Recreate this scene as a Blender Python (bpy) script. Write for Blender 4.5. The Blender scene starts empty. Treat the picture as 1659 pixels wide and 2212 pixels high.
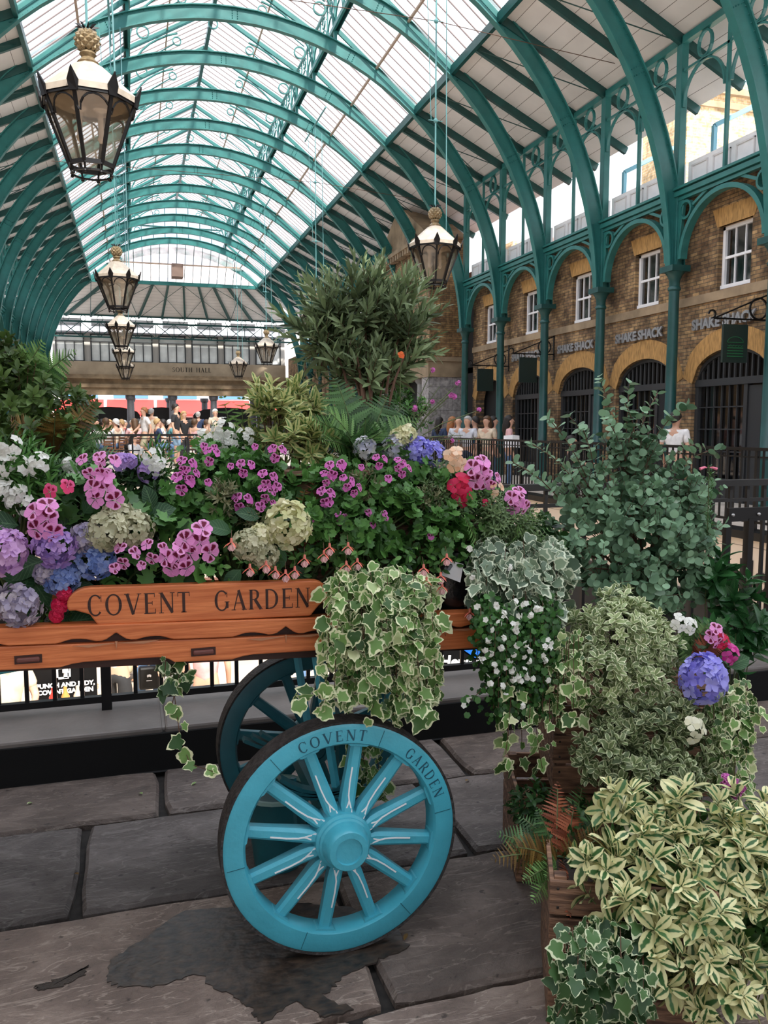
import bpy, bmesh, math, random
import numpy as np
from mathutils import Vector, Matrix
random.seed(7); rng = np.random.default_rng(11)
S = bpy.context.scene; COL = S.collection
PI = math.pi
# ------------------------------------------------------------------ camera
FPX, CX, CY, VX, VY, CH = 1789., 829.5, 1106., 285., 922., 1.5
PITCH = math.atan((CY-VY)/FPX); YAW = math.atan((CX-VX)/math.hypot(FPX, CY-VY))
cd = bpy.data.cameras.new('camera'); cam = bpy.data.objects.new('camera', cd); COL.objects.link(cam)
cam.location = (0, 0, CH); cam.rotation_euler = (PI/2-PITCH, 0, -YAW)
cd.sensor_fit = 'HORIZONTAL'; cd.sensor_width = 36; cd.lens = 36*FPX/1659; cd.clip_end = 500; cd.clip_start = .05
S.camera = cam
cf = np.array([math.sin(YAW)*math.cos(PITCH), math.cos(YAW)*math.cos(PITCH), -math.sin(PITCH)])
cr = np.array([math.cos(YAW), -math.sin(YAW), 0]); cu = np.cross(cr, cf); CC = np.array([0, 0, CH])
def P(x, y, Y):                      # world point at distance Y down the hall, seen from the camera's standpoint
    d = cf*FPX+cr*(x-CX)+cu*(CY-y); return CC+d*(Y/d[1])
def PXw(p): return float((np.array(p)-CC)@cf)/FPX     # metres per pixel there
# ------------------------------------------------------------------ light
S.view_settings.view_transform = 'Standard'; S.view_settings.look = 'None'; S.view_settings.gamma = 1
S.view_settings.use_curve_mapping = False; S.view_settings.exposure = 0.68
w = bpy.data.worlds.new('sky'); S.world = w; w.use_nodes = True; nt = w.node_tree; nt.nodes.clear()
o_ = nt.nodes.new('ShaderNodeOutputWorld'); bg = nt.nodes.new('ShaderNodeBackground'); tc = nt.nodes.new('ShaderNodeTexCoord')
nz = nt.nodes.new('ShaderNodeTexNoise'); nz.inputs['Scale'].default_value = 2.2; nz.inputs['Detail'].default_value = 5
rp = nt.nodes.new('ShaderNodeValToRGB'); rp.color_ramp.elements[0].position = .38; rp.color_ramp.elements[1].position = .6
rp.color_ramp.elements[0].color = (.62, .74, .92, 1); rp.color_ramp.elements[1].color = (.97, .97, 1, 1)
nt.links.new(tc.outputs['Generated'], nz.inputs['Vector']); nt.links.new(nz.outputs['Fac'], rp.inputs['Fac'])
sx_ = nt.nodes.new('ShaderNodeSeparateXYZ'); nt.links.new(tc.outputs['Generated'], sx_.inputs[0]); zr = nt.nodes.new('ShaderNodeMapRange')
zr.inputs[1].default_value = 0; zr.inputs[2].default_value = 1; zr.inputs[3].default_value = .7; zr.inputs[4].default_value = 2.1; nt.links.new(sx_.outputs[2], zr.inputs[0])   # an overcast sky is brightest overhead
vs_ = nt.nodes.new('ShaderNodeVectorMath'); vs_.operation = 'SCALE'; nt.links.new(rp.outputs['Color'], vs_.inputs[0]); nt.links.new(zr.outputs[0], vs_.inputs['Scale']); nt.links.new(vs_.outputs[0], bg.inputs['Color']); nt.links.new(bg.outputs[0], o_.inputs[0]); bg.inputs['Strength'].default_value = 1.15
sl = bpy.data.lights.new('sun', 'SUN'); sl.energy = 6.0; sl.angle = math.radians(3); sl.color = (1, .95, .86)
so = bpy.data.objects.new('sun', sl); COL.objects.link(so); so.rotation_euler = (math.radians(38), math.radians(6), math.radians(155))
# ------------------------------------------------------------------ materials
MC = {}
def mat(name, col, rough=.6, metal=0, var=.0, vscale=6, bump=0, bscale=40, col2=None, emit=0, spec=.5, stretch=None):
    if name in MC: return MC[name]
    m = bpy.data.materials.new(name); m.use_nodes = True; n = m.node_tree; b = n.nodes['Principled BSDF']; L = n.links
    b.inputs['Base Color'].default_value = (*col, 1); b.inputs['Roughness'].default_value = rough
    b.inputs['Metallic'].default_value = metal; b.inputs['Specular IOR Level'].default_value = spec
    tx = n.nodes.new('ShaderNodeTexCoord'); src = tx.outputs['Object']
    if stretch:
        mp = n.nodes.new('ShaderNodeMapping'); mp.inputs['Scale'].default_value = stretch
        L.new(src, mp.inputs['Vector']); src = mp.outputs[0]
    nz = n.nodes.new('ShaderNodeTexNoise'); nz.inputs['Scale'].default_value = vscale; nz.inputs['Detail'].default_value = 5
    L.new(src, nz.inputs['Vector'])
    mx = n.nodes.new('ShaderNodeMix'); mx.data_type = 'RGBA'
    c2 = col2 or tuple(c*(1-var) for c in col); c1 = col if col2 else tuple(min(1, c*(1+var)) for c in col)
    mx.inputs[6].default_value = (*c1, 1); mx.inputs[7].default_value = (*c2, 1)
    r = n.nodes.new('ShaderNodeMapRange'); r.inputs[1].default_value = .35; r.inputs[2].default_value = .65
    L.new(nz.outputs['Fac'], r.inputs[0]); L.new(r.outputs[0], mx.inputs[0]); L.new(mx.outputs[2], b.inputs['Base Color'])
    if bump:
        n2 = n.nodes.new('ShaderNodeTexNoise'); n2.inputs['Scale'].default_value = bscale; n2.inputs['Detail'].default_value = 4
        L.new(src, n2.inputs['Vector']); bp = n.nodes.new('ShaderNodeBump'); bp.inputs['Strength'].default_value = bump
        bp.inputs['Distance'].default_value = .01; L.new(n2.outputs['Fac'], bp.inputs['Height']); L.new(bp.outputs[0], b.inputs['Normal'])
    if emit:
        b.inputs['Emission Color'].default_value = (*col, 1); b.inputs['Emission Strength'].default_value = emit
    MC[name] = m; return m
def glass(name, tint=(1, 1, 1), haze=.2, hcol=(.8, .8, .8), gloss=.08):
    if name in MC: return MC[name]
    m = bpy.data.materials.new(name); m.use_nodes = True; n = m.node_tree; n.nodes.clear(); L = n.links
    out = n.nodes.new('ShaderNodeOutputMaterial'); t = n.nodes.new('ShaderNodeBsdfTransparent'); t.inputs[0].default_value = (*tint, 1)
    tl = n.nodes.new('ShaderNodeBsdfTranslucent'); tl.inputs[0].default_value = (*hcol, 1)
    g = n.nodes.new('ShaderNodeBsdfGlossy'); g.inputs['Roughness'].default_value = .05
    tx = n.nodes.new('ShaderNodeTexCoord'); nz = n.nodes.new('ShaderNodeTexNoise'); nz.inputs['Scale'].default_value = 1.3; L.new(tx.outputs['Object'], nz.inputs[0])
    r = n.nodes.new('ShaderNodeMapRange'); r.inputs[1].default_value = .3; r.inputs[2].default_value = .7; r.inputs[3].default_value = haze*.5; r.inputs[4].default_value = haze*1.5
    L.new(nz.outputs['Fac'], r.inputs[0])
    a = n.nodes.new('ShaderNodeMixShader'); L.new(r.outputs[0], a.inputs[0]); L.new(t.outputs[0], a.inputs[1]); L.new(tl.outputs[0], a.inputs[2])
    b = n.nodes.new('ShaderNodeMixShader'); b.inputs[0].default_value = gloss; L.new(a.outputs[0], b.inputs[1]); L.new(g.outputs[0], b.inputs[2])
    L.new(b.outputs[0], out.inputs[0]); MC[name] = m; return m
def leafmat(name, c1, c2, edge=None, ew=.6, mid=None, rough=.42, trans=.22, blotch=None, veins=None, hi=None, ns=90):
    """leaf: lf = (across / rim, along, random per leaf). edge = margin colour, mid = stripe along the middle, blotch = dark patch on a petal"""
    m = bpy.data.materials.new(name); m.use_nodes = True; n = m.node_tree; L = n.links; b = n.nodes['Principled BSDF']
    at = n.nodes.new('ShaderNodeAttribute'); at.attribute_name = 'lf'; sp = n.nodes.new('ShaderNodeSeparateXYZ'); L.new(at.outputs['Vector'], sp.inputs[0])
    def ramp(src, stops):
        r = n.nodes.new('ShaderNodeValToRGB'); e = r.color_ramp.elements
        while len(e) < len(stops): e.new(.5)
        for k, (p, c) in enumerate(stops): e[k].position = p; e[k].color = (*c, 1)
        L.new(src, r.inputs[0]); return r.outputs[0]
    def mr(src, a, b_, c=0, d=1):
        r = n.nodes.new('ShaderNodeMapRange'); r.inputs[1].default_value = a; r.inputs[2].default_value = b_; r.inputs[3].default_value = c; r.inputs[4].default_value = d
        L.new(src, r.inputs[0]); return r.outputs[0]
    def mixc(f, a, c):
        x = n.nodes.new('ShaderNodeMix'); x.data_type = 'RGBA'; L.new(f, x.inputs[0])
        for k, v in ((6, a), (7, c)):
            if isinstance(v, tuple): x.inputs[k].default_value = (*v, 1)
            else: L.new(v, x.inputs[k])
        return x.outputs[2]
    def math_(op, a, c):
        x = n.nodes.new('ShaderNodeMath'); x.operation = op
        for k, v in ((0, a), (1, c)):
            if isinstance(v, (int, float)): x.inputs[k].default_value = v
            elif v is not None: L.new(v, x.inputs[k])
        return x.outputs[0]
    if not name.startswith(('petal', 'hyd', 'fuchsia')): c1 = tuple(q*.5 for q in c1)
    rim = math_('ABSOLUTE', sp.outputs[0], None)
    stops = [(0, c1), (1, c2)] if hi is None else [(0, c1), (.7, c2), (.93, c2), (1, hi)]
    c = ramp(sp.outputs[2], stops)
    geo = n.nodes.new('ShaderNodeTexCoord'); nz = n.nodes.new('ShaderNodeTexNoise'); nz.inputs['Scale'].default_value = ns; nz.inputs['Detail'].default_value = 2; L.new(geo.outputs['Object'], nz.inputs[0])
    if mid is not None:
        k = math_('ADD', rim, mr(nz.outputs['Fac'], .3, .7, -.26, .26)); c = mixc(mr(k, .22, .40, 1, 0), c, mid)
    if veins is not None:
        wv = math_('SINE', math_('MULTIPLY', math_('SUBTRACT', math_('MULTIPLY', sp.outputs[1], 9), math_('MULTIPLY', rim, 2.5)), 6.28), None)
        v1 = mr(wv, .86, .98); v2 = mr(rim, .03, .08, 1, 0)
        c = mixc(math_('MULTIPLY', math_('MAXIMUM', v1, v2), .55), c, veins)
    if edge is not None:
        k = math_('ADD', rim, mr(nz.outputs['Fac'], .3, .7, -.2, .2)); k = math_('ADD', k, mr(sp.outputs[2], 0, 1, -.09, .09)); c = mixc(mr(k, ew, ew+.07), c, edge)
    if blotch is not None:
        bc, v0, v1_, uw = blotch
        a = mr(sp.outputs[1], v0, v0+.08); a2 = mr(sp.outputs[1], v1_-.12, v1_, 1, 0); u = mr(rim, uw*.6, uw, 1, 0)
        ff = math_('MULTIPLY', math_('MULTIPLY', math_('MULTIPLY', a, a2), u), mr(sp.outputs[2], .42, .6, .0, 1)); st = math_('MULTIPLY', mr(sp.outputs[1], .05, v0, 1, 1), mr(rim, .04, .12, .0, 0))
        c = mixc(ff, c, bc)
        vv = math_('SINE', math_('MULTIPLY', sp.outputs[0], 16), None); c = mixc(math_('MULTIPLY', math_('MULTIPLY', mr(vv, .6, .9), mr(sp.outputs[1], .1, v1_+.12, 1, 0)), .6), c, bc)
        c = mixc(mr(sp.outputs[1], 0, .12, 1, 0), c, (.85, .75, .8))
    L.new(c, b.inputs['Base Color']); b.inputs['Roughness'].default_value = rough; b.inputs['Specular IOR Level'].default_value = .35
    tr = n.nodes.new('ShaderNodeBsdfTranslucent'); L.new(c, tr.inputs[0]); ms = n.nodes.new('ShaderNodeMixShader'); ms.inputs[0].default_value = trans
    out = n.nodes['Material Output']; L.new(b.outputs[0], ms.inputs[1]); L.new(tr.outputs[0], ms.inputs[2]); L.new(ms.outputs[0], out.inputs[0])
    return m
def brickmat(name, c1, c2, mortar, bw=.23, bh=.075, axes='YZ', soot=.5):
    m = bpy.data.materials.new(name); m.use_nodes = True; n = m.node_tree; L = n.links; b = n.nodes['Principled BSDF']
    g = n.nodes.new('ShaderNodeNewGeometry'); s = n.nodes.new('ShaderNodeSeparateXYZ'); c = n.nodes.new('ShaderNodeCombineXYZ'); L.new(g.outputs['Position'], s.inputs[0])
    if axes == 'YZ': L.new(s.outputs[1], c.inputs[0]); L.new(s.outputs[2], c.inputs[1])
    elif axes == 'XZ': L.new(s.outputs[0], c.inputs[0]); L.new(s.outputs[2], c.inputs[1])
    else:
        ad = n.nodes.new('ShaderNodeMath'); ad.operation = 'ADD'; L.new(s.outputs[0], ad.inputs[0]); L.new(s.outputs[1], ad.inputs[1]); L.new(ad.outputs[0], c.inputs[0]); L.new(s.outputs[2], c.inputs[1])
    br = n.nodes.new('ShaderNodeTexBrick'); L.new(c.outputs[0], br.inputs['Vector']); br.inputs['Scale'].default_value = 1
    br.inputs['Brick Width'].default_value = bw; br.inputs['Row Height'].default_value = bh; br.inputs['Mortar Size'].default_value = .008; br.inputs['Mortar Smooth'].default_value = .2
    br.inputs['Color1'].default_value = (*c1, 1); br.inputs['Color2'].default_value = (*c2, 1); br.inputs['Mortar'].default_value = (*mortar, 1); br.inputs['Bias'].default_value = -.1
    nz = n.nodes.new('ShaderNodeTexNoise'); nz.inputs['Scale'].default_value = 1.6; nz.inputs['Detail'].default_value = 6; L.new(g.outputs['Position'], nz.inputs[0])
    r = n.nodes.new('ShaderNodeMapRange'); r.inputs[1].default_value = .35; r.inputs[2].default_value = .6; r.inputs[3].default_value = soot; r.inputs[4].default_value = 1.1; L.new(nz.outputs['Fac'], r.inputs[0])
    n3 = n.nodes.new('ShaderNodeTexNoise'); n3.inputs['Scale'].default_value = 9; n3.inputs['Detail'].default_value = 3; L.new(g.outputs['Position'], n3.inputs[0])
    r3 = n.nodes.new('ShaderNodeMapRange'); r3.inputs[1].default_value = .3; r3.inputs[2].default_value = .7; r3.inputs[3].default_value = .6; r3.inputs[4].default_value = 1.35; L.new(n3.outputs['Fac'], r3.inputs[0])
    pm = n.nodes.new('ShaderNodeMath'); pm.operation = 'MULTIPLY'; L.new(r.outputs[0], pm.inputs[0]); L.new(r3.outputs[0], pm.inputs[1])
    v = n.nodes.new('ShaderNodeVectorMath'); v.operation = 'SCALE'; L.new(br.outputs['Color'], v.inputs[0]); L.new(pm.outputs[0], v.inputs['Scale']); L.new(v.outputs[0], b.inputs['Base Color'])
    b.inputs['Roughness'].default_value = .9; bp = n.nodes.new('ShaderNodeBump'); bp.inputs['Strength'].default_value = .6; bp.inputs['Distance'].default_value = .01; bp.invert = True
    L.new(br.outputs['Fac'], bp.inputs['Height']); L.new(bp.outputs[0], b.inputs['Normal']); return m
def boardmat(name, col, line, axis, pitch, width=.06, rough=.6):
    """painted boards: thin dark joints every pitch metres along an object axis"""
    m = bpy.data.materials.new(name); m.use_nodes = True; n = m.node_tree; L = n.links; b = n.nodes['Principled BSDF']
    g = n.nodes.new('ShaderNodeTexCoord'); s = n.nodes.new('ShaderNodeSeparateXYZ'); L.new(g.outputs['Object'], s.inputs[0])
    d = n.nodes.new('ShaderNodeMath'); d.operation = 'DIVIDE'; L.new(s.outputs[axis], d.inputs[0]); d.inputs[1].default_value = pitch
    fr = n.nodes.new('ShaderNodeMath'); fr.operation = 'FRACT'; L.new(d.outputs[0], fr.inputs[0])
    lt = n.nodes.new('ShaderNodeMath'); lt.operation = 'LESS_THAN'; L.new(fr.outputs[0], lt.inputs[0]); lt.inputs[1].default_value = width
    nz = n.nodes.new('ShaderNodeTexNoise'); nz.inputs['Scale'].default_value = 1.5; nz.inputs['Detail'].default_value = 4; L.new(g.outputs['Object'], nz.inputs[0])
    mx0 = n.nodes.new('ShaderNodeMix'); mx0.data_type = 'RGBA'; L.new(nz.outputs['Fac'], mx0.inputs[0]); mx0.inputs[6].default_value = (*[c*.85 for c in col], 1); mx0.inputs[7].default_value = (*[min(1, c*1.1) for c in col], 1)
    mx = n.nodes.new('ShaderNodeMix'); mx.data_type = 'RGBA'; L.new(lt.outputs[0], mx.inputs[0]); L.new(mx0.outputs[2], mx.inputs[6]); mx.inputs[7].default_value = (*line, 1)
    L.new(mx.outputs[2], b.inputs['Base Color']); b.inputs['Roughness'].default_value = rough; return m
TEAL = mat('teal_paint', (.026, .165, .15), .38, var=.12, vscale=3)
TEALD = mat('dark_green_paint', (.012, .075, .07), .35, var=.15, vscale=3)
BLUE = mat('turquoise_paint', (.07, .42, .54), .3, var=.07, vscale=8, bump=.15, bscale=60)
BLUED = mat('dark_turquoise_and_shade', (.015, .12, .15), .4, var=.15, vscale=8)  # dark turquoise; also carries the far wheel's shade in its colour
BLACK = mat('black_paint', (.005, .005, .0055), .4, var=.2, spec=.3)
WHITEP = mat('white_paint', (.93, .92, .93), .5, var=.03)
CREAM = mat('cream_paint', (.62, .52, .41), .55, var=.05)
GOLD = mat('aged_gold', (.3, .22, .12), .45, metal=.35, var=.3, vscale=30)
STONE = mat('sandstone', (.33, .24, .15), .85, var=.25, vscale=2, bump=.4, bscale=20)
GREYST = mat('grey_stone', (.3, .29, .28), .8, var=.15, vscale=4, bump=.3)
COLST = mat('granite_column', (.075, .075, .085), .5, var=.2, vscale=20)
BRICK = brickmat('stock_brick', (.42, .265, .125), (.19, .105, .055), (.13, .1, .07), soot=.38)
BRICKX = brickmat('stock_brick_side', (.42, .25, .1), (.22, .115, .05), (.14, .1, .065), axes='XZ')
BRICKL = brickmat('pale_brick', (.75, .52, .28), (.55, .36, .18), (.7, .58, .42), axes='ADD', soot=.85)
VOUS = mat('rubbed_brick', (.45, .25, .085), .9, var=.3, vscale=6, stretch=(1, 6, 1))
BOARD = boardmat('white_roof_boards', (.84, .80, .78), (.12, .1, .09), 1, .4, .03)
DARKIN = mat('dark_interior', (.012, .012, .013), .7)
WOOD = mat('oiled_hardwood', (.72, .225, .075), .38, vscale=5, col2=(.5, .125, .036), bump=.12, bscale=12, stretch=(1.2, 14, 22))
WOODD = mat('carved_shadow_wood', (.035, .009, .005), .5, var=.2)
CRATEW = mat('weathered_crate_wood', (.36, .2, .12), .8, vscale=4, col2=(.085, .045, .03), bump=.5, bscale=14, stretch=(2, 12, 18))
IRON = mat('rusty_tyre_iron', (.035, .03, .028), .75, var=.5, vscale=60, bump=.9, bscale=90)
WLINE = mat('white_lining', (.85, .88, .9), .4)
STEM = mat('green_stem', (.09, .12, .04), .6, var=.2)
STEMB = mat('brown_stem', (.12, .06, .035), .7, var=.2)
SOIL = mat('potting_soil', (.02, .014, .01), .95, var=.3, bump=.8)
ROOFG = glass('roof_glass', (.97, .98, 1), .12, (.9, .92, .95), .04)
LAMPG = glass('lamp_glass', (.92, .9, .86), .34, (.7, .62, .5), .10)
SHOPG = glass('shop_glass', (.5, .5, .5), .05, (.2, .2, .2), .16)
# ------------------------------------------------------------------ mesh helpers
class MB:
    def __init__(s): s.v = []; s.f = []
    def add(s, vs, fs):
        k = len(s.v); s.v += [tuple(v) for v in vs]; s.f += [tuple(i+k for i in f) for f in fs]; return s
    def box(s, a, b, bev=0):
        x0, y0, z0 = a; x1, y1, z1 = b
        x0, x1 = sorted((x0, x1)); y0, y1 = sorted((y0, y1)); z0, z1 = sorted((z0, z1))
        return s.add([(x0, y0, z0), (x1, y0, z0), (x1, y1, z0), (x0, y1, z0), (x0, y0, z1), (x1, y0, z1), (x1, y1, z1), (x0, y1, z1)],
                     [(0, 3, 2, 1), (4, 5, 6, 7), (0, 1, 5, 4), (1, 2, 6, 5), (2, 3, 7, 6), (3, 0, 4, 7)])
    def bar(s, p, q, wd, ht, up=(0, 0, 1)):
        p = Vector(p); q = Vector(q); d = (q-p).normalized(); u = Vector(up)
        if abs(d.dot(u)) > .99: u = Vector((1, 0, 0))
        x = d.cross(u).normalized()*wd/2; y = x.normalized().cross(d).normalized()*ht/2
        vs = [c+sx*x+sy*y for c in (p, q) for sx, sy in ((-1, -1), (1, -1), (1, 1), (-1, 1))]
        return s.add(vs, [(0, 1, 2, 3), (7, 6, 5, 4), (0, 4, 5, 1), (1, 5, 6, 2), (2, 6, 7, 3), (3, 7, 4, 0)])
    def tube(s, pts, r, n=6, cap=True):
        pts = [Vector(p) for p in pts]; rs = r if isinstance(r, (list, tuple)) else [r]*len(pts); k = len(s.v); pr = None
        for i, p in enumerate(pts):
            d = (pts[min(i+1, len(pts)-1)]-pts[max(i-1, 0)])
            d = d.normalized() if d.length > 1e-9 else Vector((0, 0, 1))
            if pr is None:
                a = Vector((0, 0, 1)) if abs(d.z) < .9 else Vector((1, 0, 0)); x = d.cross(a).normalized()
            else: x = (pr-d*pr.dot(d)).normalized()
            pr = x; y = d.cross(x)
            for j in range(n):
                a = 2*PI*j/n; s.v.append(tuple(p+(x*math.cos(a)+y*math.sin(a))*rs[i]))
        for i in range(len(pts)-1):
            for j in range(n):
                a = k+i*n+j; b = k+i*n+(j+1) % n; s.f.append((a, b, b+n, a+n))
        if cap:
            s.f.append(tuple(k+j for j in range(n))[::-1]); s.f.append(tuple(k+(len(pts)-1)*n+j for j in range(n)))
        return s
    def lathe(s, prof, c=(0, 0, 0), n=16, axis='Z', ph=0, cap=True):
        k = len(s.v); m = len(prof)
        for r, h in prof:
            for j in range(n):
                a = 2*PI*j/n+ph; x, y = r*math.cos(a), r*math.sin(a)
                s.v.append((c[0]+x, c[1]+y, c[2]+h) if axis == 'Z' else (c[0]+x, c[1]+h, c[2]+y))
        for i in range(m-1):
            for j in range(n):
                a = k+i*n+j; b = k+i*n+(j+1) % n; s.f.append((a, b, b+n, a+n) if axis == 'Z' else (a, a+n, b+n, b))
        if cap:
            s.f.append(tuple(k+j for j in range(n))); s.f.append(tuple(k+(m-1)*n+j for j in range(n)))
        return s
    def prism(s, poly, d0, d1, plane='XZ'):
        n = len(poly); k = len(s.v)
        def m(p, d): return (p[0], d, p[1]) if plane == 'XZ' else ((d, p[0], p[1]) if plane == 'YZ' else (p[0], p[1], d))
        s.v += [m(p, d0) for p in poly]+[m(p, d1) for p in poly]
        s.f.append(tuple(k+i for i in range(n))); s.f.append(tuple(k+n+i for i in range(n))[::-1])
        for i in range(n): j = (i+1) % n; s.f.append((k+i, k+n+i, k+n+j, k+j))
        return s
    def ring(s, c, r, w_, d, plane='YZ', n=20, a0=0, a1=2*PI, rz=None):
        """flat band following an arc, centre c, depth d"""
        closed = abs(a1-a0-2*PI) < 1e-6; rz = rz or r; k = len(s.v); m = n if closed else n+1
        for i in range(m):
            a = a0+(a1-a0)*i/n; ca, sa = math.cos(a), math.sin(a)
            for rr, dd in ((-w_/2, -d/2), (w_/2, -d/2), (w_/2, d/2), (-w_/2, d/2)):
                u, v = (r+rr)*ca, (rz+rr)*sa
                s.v.append((c[0]+dd, c[1]+u, c[2]+v) if plane == 'YZ' else ((c[0]+u, c[1]+dd, c[2]+v) if plane == 'XZ' else (c[0]+u, c[1]+v, c[2]+dd)))
        for i in range(n):
            a = k+i*4; b = k+((i+1) % m)*4
            for j in range(4): s.f.append((a+j, a+(j+1) % 4, b+(j+1) % 4, b+j))
        if not closed: s.f.append((k, k+3, k+2, k+1)); e = k+n*4; s.f.append((e, e+1, e+2, e+3))
        return s
    def ball(s, c, r, n=8, m=6, sc=(1, 1, 1)):
        pr = [(math.sin(PI*(i+.001)/m*.999), -math.cos(PI*i/m)) for i in range(m+1)]; k = len(s.v)
        s.lathe([(max(a, .001)*r, b*r) for a, b in pr], (0, 0, 0), n)
        for i in range(k, len(s.v)): v = s.v[i]; s.v[i] = (c[0]+v[0]*sc[0], c[1]+v[1]*sc[1], c[2]+v[2]*sc[2])
        return s
    def build(s, name, m, parent=None, smooth=False, bevel=0, kind=None, fixn=True):
        me = bpy.data.meshes.new(name); me.from_pydata(s.v, [], s.f)
        if fixn:
            bm = bmesh.new(); bm.from_mesh(me); bmesh.ops.recalc_face_normals(bm, faces=bm.faces); bm.to_mesh(me); bm.free()
        me.materials.append(m)
        if smooth:
            for p in me.polygons: p.use_smooth = True
            try: me.set_sharp_from_angle(angle=math.radians(38))
            except Exception: pass
        o = bpy.data.objects.new(name, me); COL.objects.link(o)
        if parent: o.parent = parent
        if bevel:
            b = o.modifiers.new('bevel', 'BEVEL'); b.width = bevel; b.segments = 2; b.limit_method = 'ANGLE'; b.angle_limit = math.radians(40)
        if kind: o['kind'] = kind
        return o
def tag(o, label, cat, group=None, kind=None):
    o['label'] = label; o['category'] = cat
    if group: o['group'] = group
    if kind: o['kind'] = kind
    return o
def thing(name, label, cat, loc=(0, 0, 0), group=None, rz=0):
    o = bpy.data.objects.new(name, None); COL.objects.link(o); o.location = loc; o.rotation_euler = (0, 0, rz); o.empty_display_size = .1
    return tag(o, label, cat, group)
def copy_tree(o, parent=None):
    c = o.copy(); COL.objects.link(c)
    if parent is not None: c.parent = parent
    for ch in list(o.children):
        copy_tree(ch, c)
    return c
ORD = ['nearest', 'second', 'third', 'fourth', 'fifth', 'sixth', 'seventh', 'eighth', 'ninth', 'tenth', 'eleventh', 'twelfth', 'thirteenth', 'fourteenth', 'fifteenth', 'sixteenth', 'seventeenth']
# ---- lettering: serif capitals drawn from strokes
def serif(ch):
    q = []; T = .18; t = .07
    def bar(x0, y0, x1, y1, wd):
        d = math.hypot(x1-x0, y1-y0); nx, ny = -(y1-y0)/d*wd/2, (x1-x0)/d*wd/2
        q.append([(x0-nx, y0-ny), (x1-nx, y1-ny), (x1+nx, y1+ny), (x0+nx, y0+ny)])
    def sf(x, y, wd=.34): q.append([(x-wd/2, y-.0), (x+wd/2, y-.0), (x+wd/2, y+.035), (x-wd/2, y+.035)])
    def arc(cx, cy, rx, ry, a0, a1, n=18, thick=T, thin=t):
        pv = None
        for i in range(n+1):
            a = math.radians(a0+(a1-a0)*i/n); wd = thin+(thick-thin)*abs(math.cos(a))**1.5
            o = (cx+rx*math.cos(a), cy+ry*math.sin(a)); k = (cx+(rx-wd)*math.cos(a), cy+(ry-thin-(wd-thin)*.3)*math.sin(a))
            if pv: q.append([pv[0], o, k, pv[1]])
            pv = (o, k)
    if ch == 'C': arc(.48, .5, .46, .52, 42, 318); bar(.83, .66, .83, .97, .04); w_ = .95
    elif ch == 'G': arc(.48, .5, .46, .52, 42, 322); bar(.82, .66, .82, .95, .04); bar(.82, .12, .82, .42, T*.95); sf(.82, .42, .32); w_ = 1.02
    elif ch == 'O': arc(.5, .5, .5, .52, 0, 360, 32); w_ = 1.1
    elif ch == 'V': bar(.1, 1, .46, .0, T); bar(.84, 1, .47, .0, t); sf(.1, .965); sf(.84, .965, .28); w_ = 1.0
    elif ch == 'E': bar(.16, 0, .16, 1, T); bar(.1, .975, .68, .975, .05); bar(.1, .025, .72, .025, .05); bar(.16, .52, .52, .52, .05); bar(.66, .8, .66, 1, .04); bar(.71, 0, .71, .24, .04); bar(.52, .42, .52, .62, .035); sf(.14, 0, .26); sf(.14, .965, .26); w_ = .82
    elif ch == 'N': bar(.13, 0, .13, 1, t); bar(.14, .98, .82, .02, T); bar(.83, 0, .83, 1, t); sf(.13, 0, .3); sf(.1, .965, .24); sf(.83, .965, .3); w_ = 1.02
    elif ch == 'T': bar(.4, 0, .4, 1, T); bar(.03, .975, .77, .975, .05); bar(.04, .78, .04, 1, .04); bar(.76, .78, .76, 1, .04); sf(.4, 0); w_ = .85
    elif ch == 'A': bar(.44, 1, .12, 0, t); bar(.43, 1, .8, 0, T); bar(.22, .36, .6, .36, .045); sf(.1, 0, .28); sf(.8, 0, .34); w_ = .96
    elif ch == 'R': bar(.17, 0, .17, 1, T); arc(.4, .74, .3, .26, -90, 90, 12); bar(.14, .975, .42, .975, .05); bar(.2, .5, .42, .5, .05); bar(.42, .5, .8, .02, T); sf(.17, 0); sf(.14, .965, .24); sf(.84, 0, .2); w_ = .92
    elif ch == 'D': bar(.17, 0, .17, 1, T); arc(.38, .5, .54, .5, -90, 90, 18); bar(.1, .975, .42, .975, .05); bar(.1, .025, .42, .025, .05); w_ = 1.04
    elif ch == 'S':
        arc(.36, .74, .28, .27, 30, 255, 14, .1); arc(.34, .26, .3, .27, 210, 445, 14, .13); bar(.63, .74, .63, .97, .04); bar(.05, .03, .05, .26, .04); w_ = .74
    elif ch == 'U': bar(.17, .3, .17, 1, T); bar(.77, .3, .77, 1, t); arc(.46, .32, .36, .34, 180, 360, 14, T, t); sf(.17, .965); sf(.77, .965, .26); w_ = .98
    elif ch == 'H': bar(.17, 0, .17, 1, T); bar(.8, 0, .8, 1, T); bar(.17, .52, .8, .52, .05)
    elif ch == 'L': bar(.17, 0, .17, 1, T); bar(.1, .025, .66, .025, .05); bar(.65, 0, .65, .26, .04); sf(.17, .965); w_ = .76
    else: w_ = .7
    if ch == 'H':
        for x in (.17, .8): sf(x, 0); sf(x, .965)
        w_ = 1.06
    return q, w_
def serif_text(txt, fn, gap=.12):
    m = MB(); x = 0
    for ch in txt:
        q, wd = serif(ch)
        for k, poly in enumerate(q):
            m.add([fn(x+a, b, (k % 4)*.02) for a, b in poly], [tuple(range(len(poly)))])
        x += wd+gap
    return m, x-gap
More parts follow.
